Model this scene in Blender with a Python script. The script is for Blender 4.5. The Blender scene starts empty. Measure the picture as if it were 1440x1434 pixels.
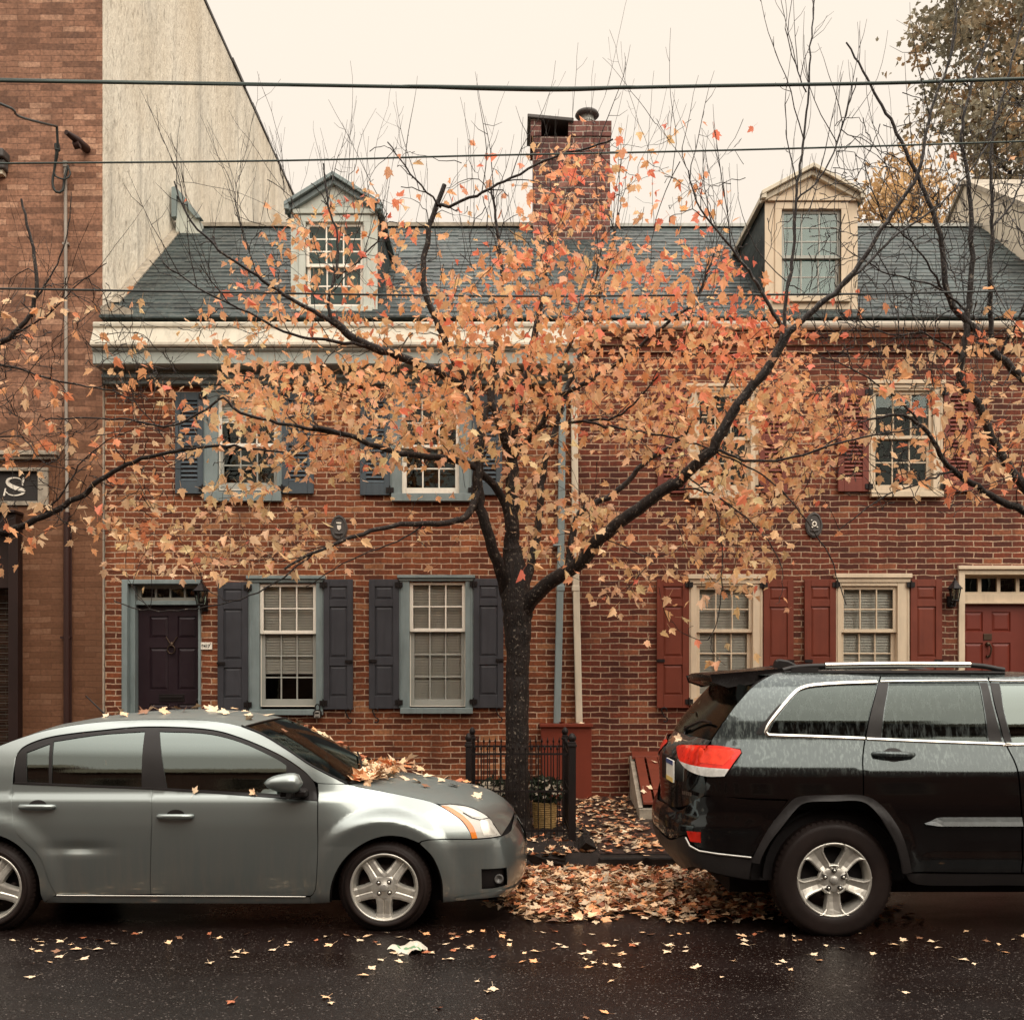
import bpy, math, random
from mathutils import Vector, Matrix, kdtree, geometry
random.seed(7)
R = math.radians
scene = bpy.context.scene
# ---------------------------------------------------------------- camera, sky, light, exposure
FP, HC, CX, CY = 1444.0, 1.7, 720.0, 960.0      # focal length in photo pixels, eye height, principal point on the horizon
cam = bpy.data.cameras.new('camera'); camo = bpy.data.objects.new('camera', cam)
scene.collection.objects.link(camo)
camo.location = (0, 0, HC); camo.rotation_euler = (R(90), 0, 0)
cam.sensor_width = 36; cam.lens = 36 * FP / 1440
cam.shift_y = (CY - 717) / 1440; cam.shift_x = 0
cam.clip_start = 0.05; cam.clip_end = 500
scene.camera = camo
SUN_EL, SUN_AZ = R(38), R(152)
w = bpy.data.worlds.new('World'); scene.world = w; w.use_nodes = True
nt = w.node_tree; nt.nodes.clear()
wo = nt.nodes.new('ShaderNodeOutputWorld')
sky = nt.nodes.new('ShaderNodeTexSky'); sky.sky_type = 'NISHITA'; sky.sun_disc = False
sky.sun_elevation = SUN_EL; sky.sun_rotation = SUN_AZ; sky.dust_density = 6; sky.ozone_density = 0.3
b1 = nt.nodes.new('ShaderNodeBackground'); b1.inputs[1].default_value = 0.1
nt.links.new(sky.outputs[0], b1.inputs[0])
tc = nt.nodes.new('ShaderNodeTexCoord'); sp = nt.nodes.new('ShaderNodeSeparateXYZ')
nt.links.new(tc.outputs['Generated'], sp.inputs[0])
cr = nt.nodes.new('ShaderNodeValToRGB')           # the overcast cloud layer: brighter towards the zenith
e = cr.color_ramp.elements
e[0].position = 0.0; e[0].color = (0.71, 0.63, 0.54, 1)
e[1].position = 0.58; e[1].color = (0.80, 0.712, 0.608, 1)
x = e.new(0.80); x.color = (2.4, 2.22, 2.0, 1)
x = e.new(1.0); x.color = (3.3, 3.1, 2.85, 1)
nt.links.new(sp.outputs[2], cr.inputs[0])
b2 = nt.nodes.new('ShaderNodeBackground'); b2.inputs[1].default_value = 1.0
nt.links.new(cr.outputs[0], b2.inputs[0])
mx = nt.nodes.new('ShaderNodeMixShader'); mx.inputs[0].default_value = 0.96
nt.links.new(b1.outputs[0], mx.inputs[1]); nt.links.new(b2.outputs[0], mx.inputs[2])
nt.links.new(mx.outputs[0], wo.inputs[0])
sd = bpy.data.lights.new('sun', 'SUN'); sd.energy = 1.6; sd.angle = R(50); sd.color = (1.0, 0.93, 0.82)
so = bpy.data.objects.new('sun', sd); scene.collection.objects.link(so)
so.rotation_euler = (R(90) - SUN_EL, 0, R(28))
scene.view_settings.view_transform = 'Standard'; scene.view_settings.look = 'None'
scene.view_settings.exposure = 0.42; scene.view_settings.gamma = 1.0
scene.cycles.max_bounces = 8; scene.cycles.transparent_max_bounces = 16
scene.cycles.diffuse_bounces = 3; scene.cycles.glossy_bounces = 3; scene.cycles.transmission_bounces = 4
scene.cycles.sample_clamp_indirect = 6; scene.cycles.caustics_reflective = False; scene.cycles.caustics_refractive = False

# ---------------------------------------------------------------- helpers
W = 13.4                                             # distance of the house fronts
def P(u, v, Y): return Vector(((u - CX) / FP * Y, Y, HC - (v - CY) / FP * Y))
def hx(u, Y=W): return (u - CX) / FP * Y
def hz(v, Y=W): return HC - (v - CY) / FP * Y
def wloc(o):
    l = Vector((0, 0, 0))
    while o is not None: l += o.location; o = o.parent
    return l
def smooth(a, b, x):
    t = max(0.0, min(1.0, (x - a) / (b - a))); return t * t * (3 - 2 * t)
def catmull(pts, step):
    pts = [Vector(p) for p in pts]
    if len(pts) < 2: return pts
    out = []
    for i in range(len(pts) - 1):
        p0 = pts[i - 1] if i > 0 else pts[i] * 2 - pts[i + 1]
        p1, p2 = pts[i], pts[i + 1]
        p3 = pts[i + 2] if i + 2 < len(pts) else p2 * 2 - p1
        n = max(1, int(math.ceil((p2 - p1).length / step)))
        for k in range(n):
            t = k / n
            out.append(0.5 * ((2 * p1) + (p2 - p0) * t + (2 * p0 - 5 * p1 + 4 * p2 - p3) * t * t + (3 * p1 - p0 - 3 * p2 + p3) * t ** 3))
    out.append(pts[-1]); return out
class MB:
    def __init__(s): s.v = []; s.f = []; s.sm = []; s.col = []
    def add(s, vs, fs, sm=False):
        n = len(s.v); s.v += [tuple(p) for p in vs]; s.f += [tuple(i + n for i in f) for f in fs]; s.sm += [sm] * len(fs); return s
    def box(s, x0, x1, y0, y1, z0, z1):
        x0, x1 = sorted((x0, x1)); y0, y1 = sorted((y0, y1)); z0, z1 = sorted((z0, z1))
        return s.add([(x0, y0, z0), (x1, y0, z0), (x1, y1, z0), (x0, y1, z0), (x0, y0, z1), (x1, y0, z1), (x1, y1, z1), (x0, y1, z1)],
                     [(0, 3, 2, 1), (4, 5, 6, 7), (0, 1, 5, 4), (1, 2, 6, 5), (2, 3, 7, 6), (3, 0, 4, 7)])
    def prism(s, pts, y0, y1):                       # outline in (x, z), extruded along y (y0 is the front)
        a = sum(p[0] * q[1] - q[0] * p[1] for p, q in zip(pts, pts[1:] + pts[:1]))
        if a < 0: pts = pts[::-1]
        n = len(pts); vs = [(p[0], y0, p[1]) for p in pts] + [(p[0], y1, p[1]) for p in pts]
        return s.add(vs, [tuple(range(n)), tuple(range(2 * n - 1, n - 1, -1))] + [(i, i + n, (i + 1) % n + n, (i + 1) % n) for i in range(n)])
    def extx(s, pts, x0, x1):                        # outline in (y, z), extruded along x
        a = sum(p[0] * q[1] - q[0] * p[1] for p, q in zip(pts, pts[1:] + pts[:1]))
        if a > 0: pts = pts[::-1]
        n = len(pts); vs = [(x0, p[0], p[1]) for p in pts] + [(x1, p[0], p[1]) for p in pts]
        return s.add(vs, [tuple(range(n)), tuple(range(2 * n - 1, n - 1, -1))] + [(i, i + n, (i + 1) % n + n, (i + 1) % n) for i in range(n)])
    def tube(s, pts, r, n=6, caps=True, sm=True):
        pts = [Vector(p) for p in pts]; m = len(pts)
        if m < 2: return s
        rs = r if isinstance(r, (list, tuple)) else [r] * m
        d = (pts[1] - pts[0]).normalized()
        u = d.cross(Vector((0.31, 0.87, 0.12))).normalized()
        vs = []
        for i in range(m):
            d = (pts[min(i + 1, m - 1)] - pts[max(i - 1, 0)])
            d = d.normalized() if d.length > 1e-9 else Vector((0, 0, 1))
            u = (u - d * u.dot(d)); u = u.normalized() if u.length > 1e-6 else d.orthogonal().normalized()
            b = d.cross(u)
            for k in range(n):
                a = 2 * math.pi * k / n
                vs.append(pts[i] + (u * math.cos(a) + b * math.sin(a)) * rs[i])
        fs = [(i * n + k, i * n + (k + 1) % n, (i + 1) * n + (k + 1) % n, (i + 1) * n + k) for i in range(m - 1) for k in range(n)]
        s.add(vs, fs, sm)
        if caps: s.add(vs[:n], [tuple(range(n - 1, -1, -1))]); s.add(vs[-n:], [tuple(range(n))])
        return s
    def lathe(s, prof, c, axis='z', n=24, sm=True):  # profile (radius, height along the axis)
        c = Vector(c); vs = []
        for r, h in prof:
            for k in range(n):
                a = 2 * math.pi * k / n; x, y = r * math.cos(a), r * math.sin(a)
                vs.append(c + (Vector((x, y, h)) if axis == 'z' else Vector((x, h, y)) if axis == 'y' else Vector((h, x, y))))
        m = len(prof)
        fs = [(i * n + k, i * n + (k + 1) % n, (i + 1) * n + (k + 1) % n, (i + 1) * n + k) for i in range(m - 1) for k in range(n)]
        if axis == 'y': fs = [f[::-1] for f in fs]
        return s.add(vs, fs, sm)
    def build(s, name, m, parent=None, bevel=0, seg=2, norms=None, recalc=True):
        me = bpy.data.meshes.new(name)
        vs = s.v; loc = Vector((0, 0, 0))
        if parent is not None: loc = wloc(parent)
        elif vs:
            loc = Vector(((min(p[0] for p in vs) + max(p[0] for p in vs)) / 2, (min(p[1] for p in vs) + max(p[1] for p in vs)) / 2, min(p[2] for p in vs)))
        me.from_pydata([(p[0] - loc.x, p[1] - loc.y, p[2] - loc.z) for p in vs], [], s.f)
        me.polygons.foreach_set('use_smooth', s.sm)
        if s.col:
            ca = me.color_attributes.new('tint', 'FLOAT_COLOR', 'POINT'); fl = []
            for c in s.col: fl += [c[0], c[1], c[2], 1.0]
            ca.data.foreach_set('color', fl)
        me.update()
        o = bpy.data.objects.new(name, me); scene.collection.objects.link(o)
        me.materials.append(m)
        if parent is not None: o.parent = parent
        else: o.location = loc
        if norms: me.normals_split_custom_set_from_vertices([tuple(n) for n in norms])
        if bevel:
            b = o.modifiers.new('bevel', 'BEVEL'); b.width = bevel; b.segments = seg; b.limit_method = 'ANGLE'; b.angle_limit = R(40)
        return o
def tag(o, label=None, cat=None, group=None, kind=None):
    if label: o['label'] = label
    if cat: o['category'] = cat
    if group: o['group'] = group
    if kind: o['kind'] = kind
    return o
def thing(name, label, cat, loc, group=None):
    o = bpy.data.objects.new(name, None); scene.collection.objects.link(o); o.location = loc; o.empty_display_size = 0.2
    return tag(o, label, cat, group)
def copy_tree(o, parent=None):
    c = o.copy(); scene.collection.objects.link(c); c.parent = parent
    for ch in list(o.children): copy_tree(ch, c)
    return c

# ---------------------------------------------------------------- materials
class NT:
    def __init__(s, name):
        s.m = bpy.data.materials.new(name); s.m.use_nodes = True; s.t = s.m.node_tree; s.t.nodes.clear()
        s.out = s.n('ShaderNodeOutputMaterial')
    def n(s, typ, **kw):
        x = s.t.nodes.new(typ)
        for k, v in kw.items(): setattr(x, k, v)
        return x
    def l(s, a, b): s.t.links.new(a, b)
    def val(s, inp, v):
        if hasattr(v, 'is_linked'): s.l(v, inp)
        elif isinstance(v, (tuple, list)) and len(v) == 3 and inp.type == 'RGBA': inp.default_value = (*v, 1)
        else: inp.default_value = v
    def math(s, op, a, b=0.0, c=0.0, clamp=False):
        x = s.n('ShaderNodeMath', operation=op, use_clamp=clamp); s.val(x.inputs[0], a); s.val(x.inputs[1], b); s.val(x.inputs[2], c); return x.outputs[0]
    def mix(s, f, a, b, blend='MIX'):
        x = s.n('ShaderNodeMix', data_type='RGBA', blend_type=blend); s.val(x.inputs[0], f); s.val(x.inputs[6], a); s.val(x.inputs[7], b); return x.outputs[2]
    def noise(s, scale, detail=4, vec=None, rough=0.6, stretch=None):
        x = s.n('ShaderNodeTexNoise'); x.inputs['Scale'].default_value = scale; x.inputs['Detail'].default_value = detail; x.inputs['Roughness'].default_value = rough
        v = vec if vec is not None else s.obj()
        if stretch:
            mp = s.n('ShaderNodeMapping'); mp.inputs['Scale'].default_value = stretch; s.l(v, mp.inputs[0]); v = mp.outputs[0]
        s.l(v, x.inputs['Vector']); return x.outputs['Fac']
    def obj(s): return s.n('ShaderNodeTexCoord').outputs['Object']
    def ramp(s, f, stops):
        x = s.n('ShaderNodeValToRGB'); el = x.color_ramp.elements
        for i, (p, c) in enumerate(stops):
            e = el[i] if i < 2 else el.new(p)
            e.position = p; e.color = (*c, 1) if isinstance(c, (tuple, list)) else (c, c, c, 1)
        s.l(f, x.inputs[0]); return x.outputs[0]
    def bump(s, h, strength=0.3, dist=0.01):
        x = s.n('ShaderNodeBump'); x.inputs['Strength'].default_value = strength; x.inputs['Distance'].default_value = dist; s.l(h, x.inputs['Height']); return x.outputs[0]
    def bsdf(s, base, rough=0.5, metal=0.0, normal=None, **kw):
        x = s.n('ShaderNodeBsdfPrincipled'); s.val(x.inputs['Base Color'], base); s.val(x.inputs['Roughness'], rough); s.val(x.inputs['Metallic'], metal)
        if normal is not None: s.l(normal, x.inputs['Normal'])
        for k, v in kw.items(): s.val(x.inputs[k.replace('_', ' ')], v)
        return x.outputs[0]
    def done(s, sh): s.l(sh, s.out.inputs[0]); return s.m
def sc(c, k): return tuple(min(1.0, x * k) for x in c)
def paint(name, c, rough=0.5, metal=0.0, var=0.18, scale=3.0, bump=0.15, bscale=60, grime=0.0, **kw):
    t = NT(name)
    f = t.ramp(t.noise(scale, 6), [(0.3, 0.0), (0.7, 1.0)])
    col = t.mix(f, sc(c, 1 - var), sc(c, 1 + var))
    if grime:
        g = t.ramp(t.noise(5, 5, stretch=(3, 3, 0.35)), [(0.48, 0.0), (0.72, 1.0)])
        col = t.mix(t.math('MULTIPLY', g, grime), col, sc(c, 0.35))
    rg = t.math('MULTIPLY_ADD', t.noise(scale * 4, 3), 0.25, rough - 0.12)
    nm = t.bump(t.noise(bscale, 3), bump, 0.004) if bump else None
    kw.setdefault('Specular_IOR_Level', 0.3)
    return t.done(t.bsdf(col, rg, metal, nm, **kw))
def brick(name, c1, c2, odd, mortar, rowh=0.0745, bw=0.25, ms=0.0065, low=None, stain=0.35, mortar_dark=None, seed=0.0):
    t = NT(name)
    s = t.n('ShaderNodeSeparateXYZ'); t.l(t.obj(), s.inputs[0])
    nx = t.math('MULTIPLY_ADD', t.noise(2.9, 4), 0.060, -0.030)
    nz = t.math('MULTIPLY_ADD', t.noise(2.6, 5), 0.046, -0.023)
    u = t.math('ADD', t.math('ADD', s.outputs[0], s.outputs[1]), nx)
    u = t.math('ADD', u, seed)
    v = t.math('ADD', s.outputs[2], nz)
    c = t.n('ShaderNodeCombineXYZ'); t.l(u, c.inputs[0]); t.l(v, c.inputs[1])
    def bt(a, b, m):
        x = t.n('ShaderNodeTexBrick', offset=0.5, offset_frequency=2, squash=0.5 if False else 1.0)
        x.inputs['Scale'].default_value = 1; x.inputs['Brick Width'].default_value = bw; x.inputs['Row Height'].default_value = rowh
        x.inputs['Mortar Size'].default_value = ms; x.inputs['Mortar Smooth'].default_value = 0.35; x.inputs['Bias'].default_value = -0.1
        t.val(x.inputs['Color1'], a); t.val(x.inputs['Color2'], b); t.val(x.inputs['Mortar'], m); t.l(c.outputs[0], x.inputs['Vector']); return x
    a = bt(c1, c2, mortar)
    rnd = bt((0, 0, 0), (1, 1, 1), (0.5, 0.5, 0.5))
    isod = t.math('GREATER_THAN', rnd.outputs[0], 0.80)
    isdk = t.math('LESS_THAN', rnd.outputs[0], 0.2)
    isbr = t.math('SUBTRACT', 1.0, a.outputs['Fac'], clamp=True)
    col = t.mix(t.math('MULTIPLY', t.math('MULTIPLY', isod, isbr), 0.85), a.outputs[0], odd)
    col = t.mix(t.math('MULTIPLY', t.math('MULTIPLY', isdk, isbr), 0.5), col, sc(c1, 0.42))
    fine = t.ramp(t.noise(30, 6), [(0.25, 0.50), (0.75, 1.42)])
    col = t.mix(1.0, col, fine, 'MULTIPLY')
    big = t.ramp(t.noise(0.8, 5), [(0.3, 1.0 - stain), (0.62, 1.12)])
    col = t.mix(1.0, col, big, 'MULTIPLY')
    dirt = t.ramp(t.noise(1.7, 6, stretch=(1.6, 1.6, 0.5)), [(0.50, 0.0), (0.72, 0.65)])
    col = t.mix(dirt, col, sc(c1, 0.5))
    if low is not None:                              # a different brick colour mixed in up to a given height
        zz = t.math('ADD', s.outputs[2], t.math('MULTIPLY_ADD', t.noise(1.2, 4), 1.6, -0.8))
        f = t.ramp(t.math('DIVIDE', zz, 10.0), [(low[1] / 10 - 0.06, 1.0), (low[1] / 10 + 0.06, 0.0)])
        col = t.mix(t.math('MULTIPLY', f, low[2]), col, low[0])
    h = t.math('ADD', t.math('MULTIPLY', isbr, 1.0), t.math('MULTIPLY', t.noise(30, 4), 0.35))
    return t.done(t.bsdf(col, t.math('MULTIPLY_ADD', t.noise(6, 3), 0.3, 0.6), 0, t.bump(h, 0.75, 0.012), Specular_IOR_Level=0.3))
def glass(name, tint=(0.75, 0.8, 0.78), ior=1.5, rough=0.0, extra=0.0, wet=0.0, film=0.0):
    t = NT(name)
    tr = t.n('ShaderNodeBsdfTransparent'); t.val(tr.inputs[0], tint)
    gl = t.n('ShaderNodeBsdfGlossy'); t.val(gl.inputs[0], (0.87, 1.0, 0.95)); gl.inputs['Roughness'].default_value = rough
    if wet:
        st = t.noise(9, 5, stretch=(4, 4, 0.5))
        t.l(t.math('MULTIPLY', t.ramp(st, [(0.5, 0.0), (0.72, 1.0)]), wet), gl.inputs['Roughness'])
        t.l(t.bump(t.noise(60, 3, stretch=(2, 2, 0.5)), 0.06, 0.002), gl.inputs['Normal'])
    else:
        t.l(t.bump(t.noise(2.2, 2), 0.05, 0.02), gl.inputs['Normal'])
    fr = t.n('ShaderNodeFresnel'); fr.inputs[0].default_value = ior
    f = t.math('ADD', fr.outputs[0], extra, clamp=True)
    mx = t.n('ShaderNodeMixShader'); t.l(f, mx.inputs[0]); t.l(tr.outputs[0], mx.inputs[1]); t.l(gl.outputs[0], mx.inputs[2])
    if film:                                         # pale diffuse streaks running down the pane
        df = t.n('ShaderNodeBsdfDiffuse'); t.val(df.inputs[0], (0.26, 0.30, 0.285)); m2 = t.n('ShaderNodeMixShader')
        t.l(t.math('MULTIPLY', t.ramp(t.noise(1.0, 6, stretch=(42, 42, 1.8)), [(0.47, 0.04), (0.66, 1.0)]), film), m2.inputs[0]); t.l(mx.outputs[0], m2.inputs[1]); t.l(df.outputs[0], m2.inputs[2]); mx = m2
    return t.done(mx.outputs[0])
def leafmat(name, rough=0.5, trans=0.4):
    t = NT(name)
    a = t.n('ShaderNodeAttribute', attribute_name='tint')
    col = t.mix(t.ramp(t.noise(45, 3), [(0.4, 0.0), (0.75, 0.3)]), a.outputs[0], t.mix(1.0, a.outputs[0], (0.62, 0.45, 0.32), 'MULTIPLY'))
    p = t.bsdf(col, rough, 0, Specular_IOR_Level=0.3)
    tl = t.n('ShaderNodeBsdfTranslucent'); t.l(col, tl.inputs[0])
    mx = t.n('ShaderNodeMixShader'); mx.inputs[0].default_value = trans; t.l(p, mx.inputs[1]); t.l(tl.outputs[0], mx.inputs[2])
    return t.done(mx.outputs[0])

M = {}
M['brick_a'] = brick('orange_red_brick', (0.152, 0.038, 0.0140), (0.272, 0.078, 0.0275), (0.37, 0.158, 0.068), (0.50, 0.335, 0.225), ms=0.0092, seed=3.1)
M['brick_b'] = brick('dark_red_brick', (0.104, 0.0215, 0.0098), (0.182, 0.040, 0.0165), (0.25, 0.082, 0.036), (0.42, 0.285, 0.19), ms=0.0085, seed=9.7)
M['brick_tall'] = brick('salmon_brick', (0.255, 0.122, 0.073), (0.335, 0.170, 0.104), (0.42, 0.235, 0.150), (0.20, 0.10, 0.065), rowh=0.076, bw=0.29, ms=0.004,
                        low=((0.112, 0.045, 0.0175), 4.6, 0.72), stain=0.3)
M['brick_old'] = brick('chimney_brick', (0.15, 0.055, 0.045), (0.23, 0.09, 0.07), (0.33, 0.15, 0.11), (0.42, 0.34, 0.28), rowh=0.085, bw=0.25, ms=0.009, stain=0.5)
M['brick_far'] = brick('brown_brick', (0.12, 0.05, 0.035), (0.17, 0.075, 0.05), (0.2, 0.1, 0.07), (0.22, 0.17, 0.13))
M['blue_trim'] = paint('grey_blue_paint', (0.205, 0.25, 0.25), 0.5, var=0.12, grime=0.3)
M['pale_trim'] = paint('pale_green_grey_paint', (0.50, 0.52, 0.46), 0.5, var=0.10, grime=0.3)
M['cream'] = paint('cream_paint', (0.60, 0.53, 0.41), 0.5, var=0.08, grime=0.25)
M['crown'] = paint('cornice_cream_paint', (0.52, 0.475, 0.385), 0.6, var=0.1, grime=0.3)
M['beige'] = paint('beige_paint', (0.62, 0.50, 0.36), 0.5, var=0.08, grime=0.2)
M['white_sash'] = paint('white_sash_paint', (0.86, 0.80, 0.69), 0.45, var=0.05, grime=0.12)
M['grey_sash'] = paint('grey_sash_paint', (0.36, 0.36, 0.32), 0.5, var=0.10)
M['blue_shutter'] = paint('slate_shutter_paint', (0.046, 0.046, 0.053), 0.5, var=0.15, grime=0.3)
M['blue_shutter_up'] = paint('blue_louver_paint', (0.062, 0.080, 0.094), 0.5, var=0.15, grime=0.3)
M['red_shutter'] = paint('barn_red_paint', (0.155, 0.033, 0.017), 0.5, var=0.14, grime=0.25)
M['red_box'] = paint('brick_red_panel_paint', (0.17, 0.030, 0.014), 0.55, var=0.10, grime=0.15)
M['door_dark'] = paint('aubergine_door_paint', (0.022, 0.012, 0.016), 0.4, var=0.12, bump=0.05)
M['red_door'] = paint('red_door_paint', (0.145, 0.025, 0.014), 0.45, var=0.10, bump=0.05)
M['iron'] = paint('black_iron', (0.008, 0.0045, 0.004), 0.5, var=0.3, bump=0.3, Specular_IOR_Level=0.3)
M['iron_grey'] = paint('weathered_lead', (0.075, 0.068, 0.064), 0.6, var=0.3, bump=0.5)
M['bronze'] = paint('dark_bronze', (0.07, 0.045, 0.03), 0.4, metal=0.7)
M['steel'] = paint('dull_steel', (0.5, 0.48, 0.44), 0.4, metal=0.7)
M['zinc'] = paint('weathered_zinc', (0.36, 0.36, 0.33), 0.5, metal=0.3, grime=0.4)
M['blind'] = paint('white_blind', (0.95, 0.92, 0.85), 0.6, var=0.04, bump=0)
M['curtain'] = paint('sheer_curtain', (0.78, 0.74, 0.66), 0.8, var=0.08)
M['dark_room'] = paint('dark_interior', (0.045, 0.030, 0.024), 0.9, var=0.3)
M['glass'] = glass('window_glass', (0.96, 0.98, 0.96), 1.42, 0.0, 0.015)
M['lamp_glass'] = glass('lantern_glass', (0.6, 0.6, 0.55), 1.5, 0.1, 0.08)
M['wire'] = paint('black_cable', (0.03, 0.035, 0.033), 0.5)
M['cable_green'] = paint('weathered_cable', (0.045, 0.062, 0.055), 0.5)
M['brown_pipe'] = paint('brown_pipe_paint', (0.032, 0.012, 0.009), 0.5)
M['grey_pipe'] = paint('grey_conduit', (0.30, 0.26, 0.22), 0.5)
M['shop_wood'] = paint('dark_shop_paint', (0.02, 0.009, 0.007), 0.5)
M['sign_board'] = paint('black_sign_board', (0.030, 0.026, 0.024), 0.5)
M['sign_white'] = paint('sign_lettering', (0.80, 0.74, 0.64), 0.5, var=0.04)
M['stone'] = paint('wet_granite', (0.010, 0.0068, 0.0055), 0.6, var=0.6, scale=14, bump=0.8, bscale=35, Specular_IOR_Level=0.25)
M['stone_curb'] = paint('pale_weathered_stone', (0.32, 0.275, 0.215), 0.7, var=0.35, scale=9, bump=0.8, bscale=30)
def slate():
    t = NT('roof_slate'); s = t.n('ShaderNodeSeparateXYZ'); t.l(t.obj(), s.inputs[0])
    c = t.n('ShaderNodeCombineXYZ'); t.l(s.outputs[0], c.inputs[0]); t.l(t.math('DIVIDE', s.outputs[2], 0.64), c.inputs[1])
    x = t.n('ShaderNodeTexBrick', offset=0.5, offset_frequency=2)
    for k, v in (('Scale', 1), ('Brick Width', 0.26), ('Row Height', 0.15), ('Mortar Size', 0.004), ('Mortar Smooth', 0.2), ('Bias', 0)): x.inputs[k].default_value = v
    t.val(x.inputs['Color1'], (0.017, 0.025, 0.026)); t.val(x.inputs['Color2'], (0.042, 0.058, 0.057)); t.val(x.inputs['Mortar'], (0.03, 0.03, 0.03))
    t.l(c.outputs[0], x.inputs['Vector'])
    col = t.mix(1.0, x.outputs[0], t.ramp(t.noise(1.2, 6), [(0.3, 0.6), (0.7, 1.35)]), 'MULTIPLY')
    col = t.mix(t.ramp(t.noise(14, 4), [(0.5, 0.0), (0.8, 0.4)]), col, (0.20, 0.19, 0.16))
    return t.done(t.bsdf(col, t.math('MULTIPLY_ADD', t.noise(8, 3), 0.3, 0.42), 0, t.bump(t.noise(25, 4), 0.4, 0.01), Specular_IOR_Level=0.25))
M['slate'] = slate()
def stucco():
    t = NT('weathered_stucco')
    st = t.ramp(t.noise(0.9, 3, stretch=(1, 1.3, 0.12)), [(0.50, 0.0), (0.74, 0.8)])
    blot = t.ramp(t.noise(0.7, 8, stretch=(1, 1.2, 0.6)), [(0.35, 0.0), (0.65, 1.0)])
    col = t.mix(st, t.mix(blot, (0.70, 0.63, 0.51), (0.87, 0.80, 0.67)), (0.42, 0.385, 0.32))
    col = t.mix(t.ramp(t.noise(2.0, 3, stretch=(1, 1.6, 0.16)), [(0.52, 0.0), (0.75, 0.75)]), col, (0.36, 0.33, 0.28))
    spk = t.ramp(t.noise(5, 6, stretch=(1, 2.2, 0.9)), [(0.575, 0.0), (0.64, 0.75)])
    col = t.mix(spk, col, (0.36, 0.315, 0.25))
    warm = t.ramp(t.noise(0.5, 3), [(0.4, 0.0), (0.7, 0.5)])
    col = t.mix(warm, col, (0.70, 0.58, 0.42))
    return t.done(t.bsdf(col, 0.9, 0, t.bump(t.noise(9, 6, stretch=(1, 2, 0.7)), 0.8, 0.05)))
M['stucco'] = stucco()
M['white_stucco'] = paint('pale_render', (0.66, 0.58, 0.46), 0.85, var=0.06, scale=1.5, grime=0.12, bump=0.5, bscale=20)
def asphalt():
    t = NT('wet_asphalt')
    sp_ = t.n('ShaderNodeTexVoronoi'); sp_.inputs['Scale'].default_value = 70; t.l(t.obj(), sp_.inputs['Vector'])
    peb = t.ramp(sp_.outputs['Distance'], [(0.0, 1.0), (0.5, 0.0)])
    sel = t.ramp(t.noise(55, 2), [(0.58, 0.0), (0.62, 1.0)])
    base = t.mix(t.ramp(t.noise(1.1, 6), [(0.35, 0.0), (0.65, 1.0)]), (0.0045, 0.0017, 0.0012), (0.0095, 0.0050, 0.0042))
    col = t.mix(t.math('MULTIPLY', sel, t.math('MULTIPLY', peb, 0.75)), base, (0.32, 0.27, 0.24))
    pud = t.ramp(t.noise(0.55, 5, stretch=(0.6, 1.4, 1)), [(0.40, 0.0), (0.60, 1.0)])
    rg = t.math('ADD', t.math('MULTIPLY_ADD', pud, 0.18, 0.17), t.math('MULTIPLY', t.noise(60, 2), 0.16))
    h = t.math('ADD', t.math('MULTIPLY', peb, 0.6), t.noise(120, 3))
    return t.done(t.bsdf(col, rg, 0, t.bump(h, 0.26, 0.006), Specular_IOR_Level=0.30))
M['asphalt'] = asphalt()
def paving():
    t = NT('wet_brick_paving'); s = t.n('ShaderNodeSeparateXYZ'); t.l(t.obj(), s.inputs[0])
    c = t.n('ShaderNodeCombineXYZ'); t.l(t.math('ADD', s.outputs[0], t.math('MULTIPLY', t.noise(2, 3), 0.03)), c.inputs[0]); t.l(t.math('ADD', s.outputs[1], t.math('MULTIPLY', t.noise(1.5, 3), 0.03)), c.inputs[1])
    x = t.n('ShaderNodeTexBrick', offset=0.5, offset_frequency=2)
    for k, v in (('Scale', 1), ('Brick Width', 0.21), ('Row Height', 0.1), ('Mortar Size', 0.005), ('Mortar Smooth', 0.3), ('Bias', 0)): x.inputs[k].default_value = v
    t.val(x.inputs['Color1'], (0.016, 0.008, 0.0055)); t.val(x.inputs['Color2'], (0.030, 0.013, 0.009)); t.val(x.inputs['Mortar'], (0.009, 0.006, 0.005))
    t.l(c.outputs[0], x.inputs['Vector'])
    col = t.mix(1.0, x.outputs[0], t.ramp(t.noise(3, 6), [(0.3, 0.6), (0.7, 1.3)]), 'MULTIPLY')
    h = t.math('ADD', t.math('SUBTRACT', 1.0, x.outputs['Fac']), t.math('MULTIPLY', t.noise(40, 4), 0.5))
    return t.done(t.bsdf(col, t.math('MULTIPLY_ADD', t.noise(3, 4), 0.4, 0.3), 0, t.bump(h, 0.6, 0.01)))
M['paving'] = paving()

# ---------------------------------------------------------------- ground
def grid_sheet(name, x0, x1, ys, zf, m, nx=60):
    mb = MB(); vs = []; fs = []
    for j, y in enumerate(ys):
        for i in range(nx + 1):
            x_ = x0 + (x1 - x0) * i / nx; vs.append((x_, y, zf(x_, y)))
    for j in range(len(ys) - 1):
        for i in range(nx):
            a = j * (nx + 1) + i; fs.append((a, a + 1, a + nx + 2, a + nx + 1))
    mb.add(vs, fs, True); return tag(mb.build(name, m), kind='structure')
KERB = 9.2
def zside(y): return 0.14 + (y - KERB) * 0.019
mb = MB(); mb.box(-200, 200, -200, 200, -0.6, -0.35); tag(mb.build('ground', M['paving']), kind='structure')
grid_sheet('road', -40, 40, [-2.6 + 0.2 * i for i in range(60)], lambda x_, y: 0.03 * (1 - ((y - 3.3) / 5.9) ** 2) - 0.0, M['asphalt'], 80)
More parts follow.
